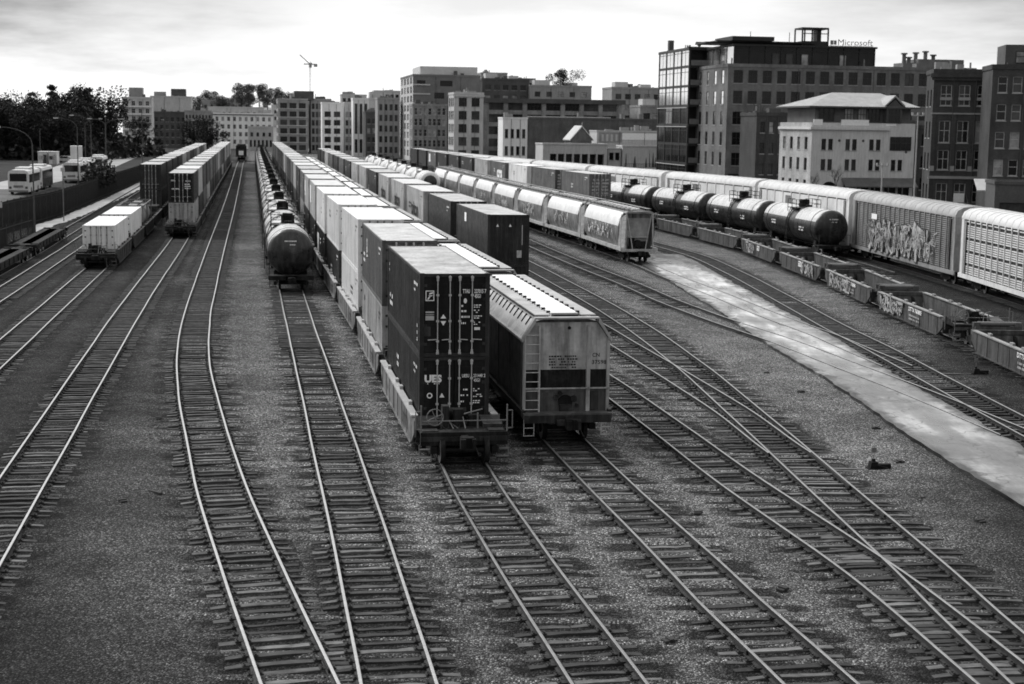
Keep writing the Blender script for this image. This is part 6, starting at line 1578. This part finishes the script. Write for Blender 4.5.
# coaches
COACHW = M('white_coach_paint', .60, .4, .1, .6, .15); COACHD = M('dark_coach_paint', .02, .4, .2, .6); TYRE = M('tyre_rubber', .015, .8, .2, 4)
def coach(label, loc, rz, body, side, L=12.0):
    t = thing('coach', label, 'bus', loc, rz, 'coaches parked on the raised lot'); h = L / 2
    mb = MB(); prof = [(-1.27, .38), (-1.27, 2.7), (-1.15, 3.05), (-.8, 3.2), (.8, 3.2), (1.15, 3.05), (1.27, 2.7), (1.27, .38)]
    mb.prism(prof, -h, h, 0, smooth=False, mfun=lambda k: 1 if k in (0, 6) else 0); mb.box(-.9, .9, -2, 2.5, 3.2, 3.42, 0); obj('body', mb.mesh('body', [body, side]), t)
    mb = MB(); mb.box(-1.05, 1.05, -h - .015, -h, 1.75, 2.75); obj('rear_window', mb.mesh('rear_window', GL_D), t)
    for s in (-1, 1):
        mb = MB(); mb.box(min(s * 1.272, s * 1.285), max(s * 1.272, s * 1.285), -h + .8, h - .5, 1.55, 2.6); obj('side_windows', mb.mesh('side_windows', GL_D), t)
        for y in (-h + 2.6, h - 2.6):
            mb = MB(); mb.cyl((s * .98, y, .48), (s * 1.29, y, .48), .48, n=16); obj('wheel', mb.mesh('wheel', TYRE), t)
        mb = MB(); mb.box(min(s * .85, s * 1.15), max(s * .85, s * 1.15), -h - .02, -h, .8, 1.1); obj('rear_lamp', mb.mesh('rear_lamp', DKFAC), t)
    mb = MB(); mb.box(-.6, .6, -h - .02, -h, .95, 1.25); mb.box(-1.2, 1.2, -h - .1, -h, .42, .62); obj('bumper', mb.mesh('bumper', GRAYMETAL), t)
coach('white coach seen from behind, nearest of the parked row', (-64.9, 205, LOTZ), R(10), COACHW, COACHW)
coach('dark sided coach with white roof beyond the nearest white coach', (-67.2, 218.5, LOTZ), R(10), COACHW, COACHD)
coach('white coach with a dark rear grille, third of the parked row', (-69.2, 244, LOTZ), R(10), COACHW, COACHW)
coach('farthest coach, dark windows and white roof, beside the hedge', (-71.4, 257.6, LOTZ), R(10), COACHW, COACHD)
coach('white coach far up the pale road, beyond the hedge', (-76.0, 283, LOTZ), R(11), COACHW, COACHW)
# lamp posts
LAMPM = M('dark_lamp_post', .07, .6, .2, 2)
def lamp_post(label, loc, h, arms, rz=0):
    t = thing('lamp_post', label, 'lamp post', loc, rz, 'lamp posts along the road'); mb = MB()
    mb.cyl((0, 0, 0), (0, 0, h - 1.6), .085, .06, 10); mb.cyl((0, 0, 0), (0, 0, .5), .14, n=10); obj('pole', mb.mesh('pole', LAMPM), t)
    for s in arms:
        mb = MB(); pts = [(0, 0, h - 1.6)] + [(s * 2.6 * (1 - math.cos(a)), 0, h - 1.6 + 1.5 * math.sin(a)) for a in (.35, .7, 1.05, 1.4, 1.57)]
        for a, b in zip(pts, pts[1:]): mb.cyl(a, b, .042, n=6, caps=False)
        o = obj('arm', mb.mesh('arm', LAMPM), t)
        mb = MB(); mb.prism_x([(-.16, -.06), (.16, -.06), (.12, .1), (-.12, .1)], -.35 + s * .5, .35 + s * .5); l = obj('lamp_head', mb.mesh('lamp_head', LIGHTBAR), o, (s * 2.6, 0, h - .1))
for i, (x, y, h, arms, lab) in enumerate(((-44.0, 141.5, 10.6, (-1,), 'tall lamp post standing at the end of the open picket fence'), (-66.5, 236, 10, (-1,), 'lamp post behind the second parked coach'), (-79, 300, 10, (-1, 1), 'double armed lamp post on the left road, nearest of two'), (-91, 345, 10, (-1, 1), 'double armed lamp post on the left road, farther of two'),
     (-71.5, 262, 10.5, (-1,), 'lamp post at the left edge of the pale road'), (-72, 300, 13.5, (), 'tall bare mast beside the pale road'), (-86, 400, 10, (1,), 'lamp post near the round dark tree'), (-92, 420, 10, (-1,), 'farthest lamp post by the round dark tree'), (-112, 330, 9, (), 'thin pole in the lot at the far left'), (-104, 340, 9, (), 'thin pole in the lot near the white cabin'), (-88, 318, 10, (1,), 'lamp post beside the white box truck'), (-108, 372, 9.5, (-1,), 'lamp post against the dark tree belt'), (-98, 372, 12, (), 'tall thin mast against the dark tree belt'))):
    lamp_post(lab, (x, y, 0 if i == 0 else LOTZ), h, arms, R(10))
for x, y, h, lab in ((-50.2, 172, 5.5, 'slim post on the footpath beside the picket fence'),):
    t = thing('signal_post', lab, 'post', (x, y, 0)); mb = MB(); mb.cyl((0, 0, 0), (0, 0, h), .06, n=8); obj('pole', mb.mesh('pole', GRAYMETAL), t); mb = MB(); mb.box(-.2, .2, -.1, .1, h, h + .45); obj('lamp_head', mb.mesh('lamp_head', LIGHTBAR), t)
# street lamp before the hotel and bare poles
for x, y, h, lab in ((60.0, 232, 13.5, 'tall pale street lamp in front of the pale hotel'), (54.6, 230, 6.0, 'short street post under the hotel awning')):
    t = thing('street_lamp', lab, 'street lamp', (x, y, 0)); mb = MB(); mb.cyl((0, 0, 0), (0, 0, h), .13, .09, 8); obj('pole', mb.mesh('pole', LIGHTBAR), t); mb = MB(); mb.box(-.9, .9, -.1, .1, h, h + .15)
    for s in (-.8, 0, .8): mb.cyl((s, 0, h + .1), (s, 0, h + .5), .16, n=8)
    obj('lamp_head', mb.mesh('lamp_head', LIGHTBAR), t)
# cabins and box truck in the lot
def cabin(label, loc, w, d, h, rz=R(10)):
    t = thing('site_cabin', label, 'cabin', loc, rz, 'white site cabins'); mb = MB(); mb.box(0, w, 0, d, .2, h); mb.box(-.1, w + .1, -.1, d + .1, h, h + .15); mb.box(.2, w - .2, .2, d - .2, 0, .2); obj('cabin_shell', mb.mesh('cabin_shell', COACHW), t)
    obj('door', win_mesh(.9, 2.0, 'plain', 'm', 'w'), t, (w * .75, -.06, .25)); obj('window', win_mesh(1.0, .9, 'plain', 'd', 'w'), t, (w * .35, -.06, 1.1))
cabin('white site cabin, left of a pair in the lot', (-101.5, 330, LOTZ), 1.9, 5, 2.7); cabin('white site cabin, right of a pair in the lot', (-99.2, 330, LOTZ), 1.6, 5, 2.7)
t = thing('box_truck', 'white box truck parked before the dark trees', 'truck', (-97.5, 345, LOTZ), R(15)); mb = MB(); mb.box(-1.25, 1.25, -3, 3, 1.0, 3.9); obj('cargo_box', mb.mesh('cargo_box', COACHW), t); mb = MB(); mb.prism_x([(3.1, .6), (5.0, .6), (5.0, 1.6), (4.5, 2.6), (3.1, 2.6)], -1.15, 1.15); obj('cab', mb.mesh('cab', COACHW), t)
for s in (-1, 1):
    for y in (-1.8, 4): mb = MB(); mb.cyl((s * .9, y, .5), (s * 1.2, y, .5), .5, n=14); obj('wheel', mb.mesh('wheel', TYRE), t)
t = thing('parked_car', 'pale parked car left of the box truck', 'car', (-101.5, 350, LOTZ), R(80))
mb = MB(); mb.prism_x([(-2.2, .4), (2.2, .4), (2.2, .95), (1.2, 1.0), (.6, 1.5), (-1.2, 1.5), (-1.9, 1.0), (-2.2, .9)], -.88, .88); obj('body', mb.mesh('body', CP['pale']), t)
for s in (-1, 1):
    for y in (-1.4, 1.4): mb = MB(); mb.cyl((s * .7, y, .33), (s * .92, y, .33), .33, n=14); obj('wheel', mb.mesh('wheel', TYRE), t)
    mb = MB(); mb.face([(s * .885, -1.1, 1.02), (s * .885, .95, 1.02), (s * .885, .55, 1.42), (s * .885, -1.0, 1.42)]); obj('side_window', mb.mesh('side_window', GL_D), t)
# fence sign
t = thing('notice_board', 'pale rectangular notice board on posts before the dark fence', 'sign', (-45.3, 135.5, 0), R(12)); mb = MB(); mb.box(-.35, .35, -.03, .0, 3.5, 4.0); obj('board', mb.mesh('board', LIGHTBAR), t); mb = MB(); mb.bar((-.28, .04, 0), (-.28, .04, 3.9), .06, .06); mb.bar((.28, .04, 0), (.28, .04, 3.9), .06, .06); obj('posts', mb.mesh('posts', PICK), t)
# yard fence in front of the right hand buildings
t = thing('chain_link_fence', 'dark railing along the street behind the auto carriers', 'fence', (0, 0, 0)); mb = MB(); p0 = Path([(39.5, 90), (38.5, 120), (36, 150), (30, 180), (17, 225)]); d = 0; last = None
while d < p0.s[-1]:
    p, e = p0.at(d); mb.bar((p.x, p.y, 0), (p.x, p.y, 1.9), .05, .05)
    if last:
        for z in (.15, 1.0, 1.85): mb.bar((last.x, last.y, z), (p.x, p.y, z), .04, .04)
    last = p; d += 1.2
obj('railing', mb.mesh('railing', PICK), t)

# ------------------------------------------------------------------ trees
def conifer_mb(h, seed):
    r = random.Random(seed); tiers = [(.12 + .84 * (k + r.uniform(-.3, .3)) / 13, r.uniform(0, 6.28)) for k in range(13)]
    def fn(q):
        tz, a0 = q.choice(tiers); a = a0 + q.choice(range(6)) * 1.05 + q.gauss(0, .25); R_ = h * .25 * (1 - tz) ** .75 + .3; rr = R_ * q.uniform(.08, 1.05) * (.75 + .35 * math.sin(a * 2 + seed))
        return (rr * math.cos(a), rr * math.sin(a), h * tz - rr * .32 + q.gauss(0, h * .012))
    return leaf_cloud(4200, fn, h * .014, seed)
def broad_mb(h, seed, n=5200):
    r = random.Random(seed); lobes = [(r.gauss(0, h * .17), r.gauss(0, h * .17), h * r.uniform(.22, .84), h * r.uniform(.09, .18)) for _ in range(22)]
    def fn(q):
        l = q.choice(lobes); v = Vector((q.gauss(0, 1), q.gauss(0, 1), q.gauss(0, 1))).normalized() * l[3] * q.uniform(.55, 1.08); return (l[0] + v.x, l[1] + v.y, l[2] + v.z)
    return leaf_cloud(n, fn, h * .017, seed)
def bare_mb(h, seed):
    r = random.Random(seed); mb = MB()
    def br(p, d, L, rad, lev):
        q = p + d * L; mb.cyl(p, q, rad, rad * .6, 5 if lev < 2 else 3, caps=False)
        if lev >= 5: return
        for _ in range(3 if lev < 4 else 2):
            nd = (d + Vector((r.gauss(0, .42), r.gauss(0, .42), r.gauss(.12, .25)))).normalized(); br(p + d * L * r.uniform(.55, 1), nd, L * r.uniform(.55, .82), rad * .58, lev + 1)
    br(Vector((0, 0, 0)), Vector((0, 0, 1)), h * .28, h * .014, 0); return mb
def trunk_mb(h, r0):
    mb = MB(); mb.cyl((0, 0, 0), (.05 * h * .1, 0, h * .55), r0, r0 * .55, 8); mb.cyl((.05 * h * .1, 0, h * .55), (0, .02 * h, h * .93), r0 * .55, r0 * .12, 6)
    for k in range(5): a = k * 1.3; mb.cyl((0, 0, h * (.3 + .09 * k)), (h * .14 * math.cos(a), h * .14 * math.sin(a), h * (.42 + .09 * k)), r0 * .3, r0 * .1, 5)
    return mb
CON = [conifer_mb(18, 60 + k).mesh('crown', [FOL2 if k % 2 else FOL]) for k in range(3)]; BRO = [broad_mb(15, 80 + k).mesh('crown', [FOL]) for k in range(3)]; BAR = [bare_mb(15, 90 + k).mesh('branches', [BARKP if k == 0 else BARK]) for k in range(2)]
TRK = trunk_mb(15, .35).mesh('trunk', [BARK]); HAZ = [broad_mb(15, 70 + k).mesh('crown', [FOL3]) for k in range(2)]
def tree(kind, label, loc, s, seed, group=None):
    r = random.Random(seed); o = thing(kind, label, 'tree', loc, r.uniform(0, 6), group); o.scale = (s * r.uniform(.9, 1.15), s * r.uniform(.9, 1.15), s)
    if kind == 'bare_tree': obj('branches', BAR[seed % 2], o)
    else: obj('trunk', TRK, o); obj('crown', {'conifer': CON, 'broad_tree': BRO, 'hazy_tree': HAZ}[kind][seed % (2 if kind == 'hazy_tree' else 3)], o)
    return o
rt = random.Random(17); k = 0
for row, (Y, n, x0, x1, hs) in enumerate(((372, 17, -152, -104, .92), (395, 19, -160, -103, 1.10), (425, 18, -172, -110, 1.30))):
    for i in range(n):
        x = x0 + (x1 - x0) * (i + rt.uniform(.1, .9)) / n
        kind = rt.choice(['conifer', 'broad_tree', 'broad_tree']) if row < 2 else rt.choice(['bare_tree', 'broad_tree', 'conifer', 'bare_tree'])
        tree(kind, {'conifer': 'dark conifer in the tree belt at the far left', 'broad_tree': 'dark leafy tree in the tree belt at the far left', 'bare_tree': 'bare leafless tree rising from the dark tree belt at the far left'}[kind], (x, Y + rt.uniform(-6, 6), LOTZ), hs * rt.uniform(.80, 1.06) * (.86 if kind == 'conifer' else 1), k, 'dark %s trees of the left belt' % {'conifer': 'conifer', 'broad_tree': 'leafy', 'bare_tree': 'bare'}[kind]); k += 1
tree('conifer', 'tall pointed conifer at the right end of the dark tree belt', (-111, 402, LOTZ), 1.04, 301); tree('conifer', 'tallest slim conifer in the middle of the dark tree belt', (-121, 407, LOTZ), 1.10, 302); tree('broad_tree', 'broad dark tree at the left edge of the frame', (-137, 372, LOTZ), 1.22, 303)
ug = structure('undergrowth', leaf_cloud(9000, lambda q: (q.uniform(-185, -98), q.uniform(362, 440), LOTZ + abs(q.gauss(0, 2.2))), .75, 31).mesh('undergrowth', FOL)); ug['kind'] = 'stuff'; tag(ug, 'dark undergrowth filling the foot of the tree belt at the far left', 'undergrowth')
tree('broad_tree', 'round dark tree in front of the far office blocks', (-93, 470, LOTZ), .78, 304); tree('broad_tree', 'second round dark tree close to the road end', (-99, 480, LOTZ), .72, 305); tree('broad_tree', 'low dark tree left of the road end, beneath the apartment tower', (-116, 480, LOTZ), .72, 306)
rh = random.Random(44)
for i in range(16):
    x = -166 + 3.3 * i + rh.uniform(-1, 1); y = 800 + rh.uniform(-4, 30); z = 14 + 4.5 * math.exp(-((x + 134) / 13) ** 2) + rh.uniform(-1, 1); s = rh.uniform(.6, .95)
    tree('hazy_tree', 'grey-green tree on the hilltop above the far apartment house', (x, y, z), s, 400 + i, 'hilltop trees')
tree('broad_tree', 'lone dark tree standing on the skyline roofs in the centre', (16.0, 528, 19.6), .74, 411)
for x, y, s, lab in ((49.5, 238, .62, 'bare tree in front of the left side of the pale hotel'), (45.8, 236, .5, 'small bare tree at the hotel corner')): tree('bare_tree', lab, (x, y, 0), s, 92)
# hills and far shore
mb = MB(); prof = [(-900, 6), (-520, 22), (-330, 27), (-260, 30), (-190, 38), (-150, 39), (-100, 33), (-20, 28), (120, 30), (300, 26), (600, 20), (1200, 10)]
for (xa, za), (xb, zb) in zip(prof, prof[1:]): mb.face([(xa, 1500, za), (xb, 1500, zb), (xb * 1.1, 1900, zb * .9), (xa * 1.1, 1900, za * .9)]); mb.face([(xa, 1300, -.03), (xb, 1300, -.03), (xb, 1500, zb), (xa, 1500, za)])
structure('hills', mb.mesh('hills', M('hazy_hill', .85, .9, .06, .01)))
mb = MB(); mb.face([(-190, 720, 0), (-95, 720, 0), (-105, 790, 16), (-180, 790, 16)]); mb.face([(-180, 790, 16), (-105, 790, 16), (-110, 850, 19), (-175, 850, 19)]); structure('hill_slope', mb.mesh('hill_slope', M('hazy_slope', .2, .9, .2, .05)))

# ------------------------------------------------------------------ sky, sun, camera
w = bpy.data.worlds.new('World'); scene.world = w; w.use_nodes = True; nt = w.node_tree; nt.nodes.clear()
out = nt.nodes.new('ShaderNodeOutputWorld'); bg = nt.nodes.new('ShaderNodeBackground'); nt.links.new(bg.outputs[0], out.inputs[0])
SUN_EL, SUN_AZ = R(44), R(-56)
sky = nt.nodes.new('ShaderNodeTexSky'); sky.sky_type = 'NISHITA'; sky.sun_disc = False; sky.sun_elevation = SUN_EL; sky.sun_rotation = SUN_AZ
bw = nt.nodes.new('ShaderNodeRGBToBW'); nt.links.new(sky.outputs[0], bw.inputs[0])
tc = nt.nodes.new('ShaderNodeTexCoord'); mp = nt.nodes.new('ShaderNodeMapping'); mp.inputs['Scale'].default_value = (1, 1, 4.2); nt.links.new(tc.outputs['Generated'], mp.inputs[0])
n1 = _noise(nt, mp.outputs[0], 2.6, 7, .58)
sep = nt.nodes.new('ShaderNodeSeparateXYZ'); nt.links.new(tc.outputs['Generated'], sep.inputs[0])
cloud = _range(nt, n1, .36, .60, 7.5, 15.)
behind = _range(nt, sep.outputs[1], -.5, .55, .46, 1.0)               # unseen sky behind the camera dimmed to shade camera-facing sides; bright ahead
dome = _math(nt, 'MULTIPLY', _math(nt, 'ADD', _math(nt, 'MULTIPLY', bw.outputs[0], .3), cloud), behind)
# bright haze band near the horizon; upper corners darkened with cloud and painted-in vignetting
mp2 = nt.nodes.new('ShaderNodeMapping'); mp2.inputs['Scale'].default_value = (1, 1, 5.5); nt.links.new(tc.outputs['Generated'], mp2.inputs[0])
n2 = _noise(nt, mp2.outputs[0], 6.5, 6, .6)
side = _math(nt, 'MULTIPLY', _math(nt, 'MAXIMUM', _range(nt, sep.outputs[0], -.33, -.10, .22, 1.), _range(nt, sep.outputs[0], -.46, -.36, 1., 0.)), _range(nt, sep.outputs[0], .15, .34, 1., .26))
high = _range(nt, _math(nt, 'ADD', sep.outputs[2], _range(nt, n2, .3, .7, -.022, .022)), .022, .085, 0, 1)
band = _math(nt, 'MULTIPLY', _range(nt, sep.outputs[2], .0, .085, 12.5, 10.0), _math(nt, 'SUBTRACT', 1., _math(nt, 'MULTIPLY', _math(nt, 'SUBTRACT', 1., side), high)))
band = _math(nt, 'MULTIPLY', band, _math(nt, 'SUBTRACT', 1., _math(nt, 'MULTIPLY', high, _range(nt, n2, .42, .66, 0, .14))))
band = _math(nt, 'MULTIPLY', band, behind)
fac = _range(nt, sep.outputs[2], .10, .22, 0, 1)
mixv = _math(nt, 'ADD', _math(nt, 'MULTIPLY', dome, fac), _math(nt, 'MULTIPLY', band, _math(nt, 'SUBTRACT', 1., fac)))
_gray(nt, mixv, bg.inputs['Color']); bg.inputs['Strength'].default_value = .10
sun = bpy.data.lights.new('sun', 'SUN'); sun.energy = 2.7; sun.angle = R(24); sun.color = (1, 1, 1)
so = bpy.data.objects.new('sun', sun); COL.objects.link(so)
dv = Vector((math.sin(SUN_AZ) * math.cos(SUN_EL), math.cos(SUN_AZ) * math.cos(SUN_EL), math.sin(SUN_EL)))
so.rotation_euler = dv.to_track_quat('Z', 'Y').to_euler(); so.location = dv * 100
cam = bpy.data.cameras.new('camera'); co = bpy.data.objects.new('camera', cam); COL.objects.link(co); scene.camera = co
cam.sensor_width = 36; cam.lens = 36 * 1540 / 1024; cam.clip_start = .5; cam.clip_end = 9000
co.matrix_world = Matrix.Translation((0, 0, 11.33)) @ Matrix.Rotation(R(90) - math.atan(217 / 1540), 4, 'X') @ Matrix.Rotation(.014, 4, 'Z')
cam.dof.use_dof = True; cam.dof.focus_distance = 56; cam.dof.aperture_fstop = 1.5
scene.view_settings.view_transform = 'Standard'; scene.view_settings.look = 'None'; scene.view_settings.exposure = 0; scene.view_settings.gamma = 1
scene.render.resolution_x = 1024; scene.render.resolution_y = 684
scene.cycles.filter_width = 1.7; scene.cycles.max_bounces = 6; scene.cycles.use_denoising = True
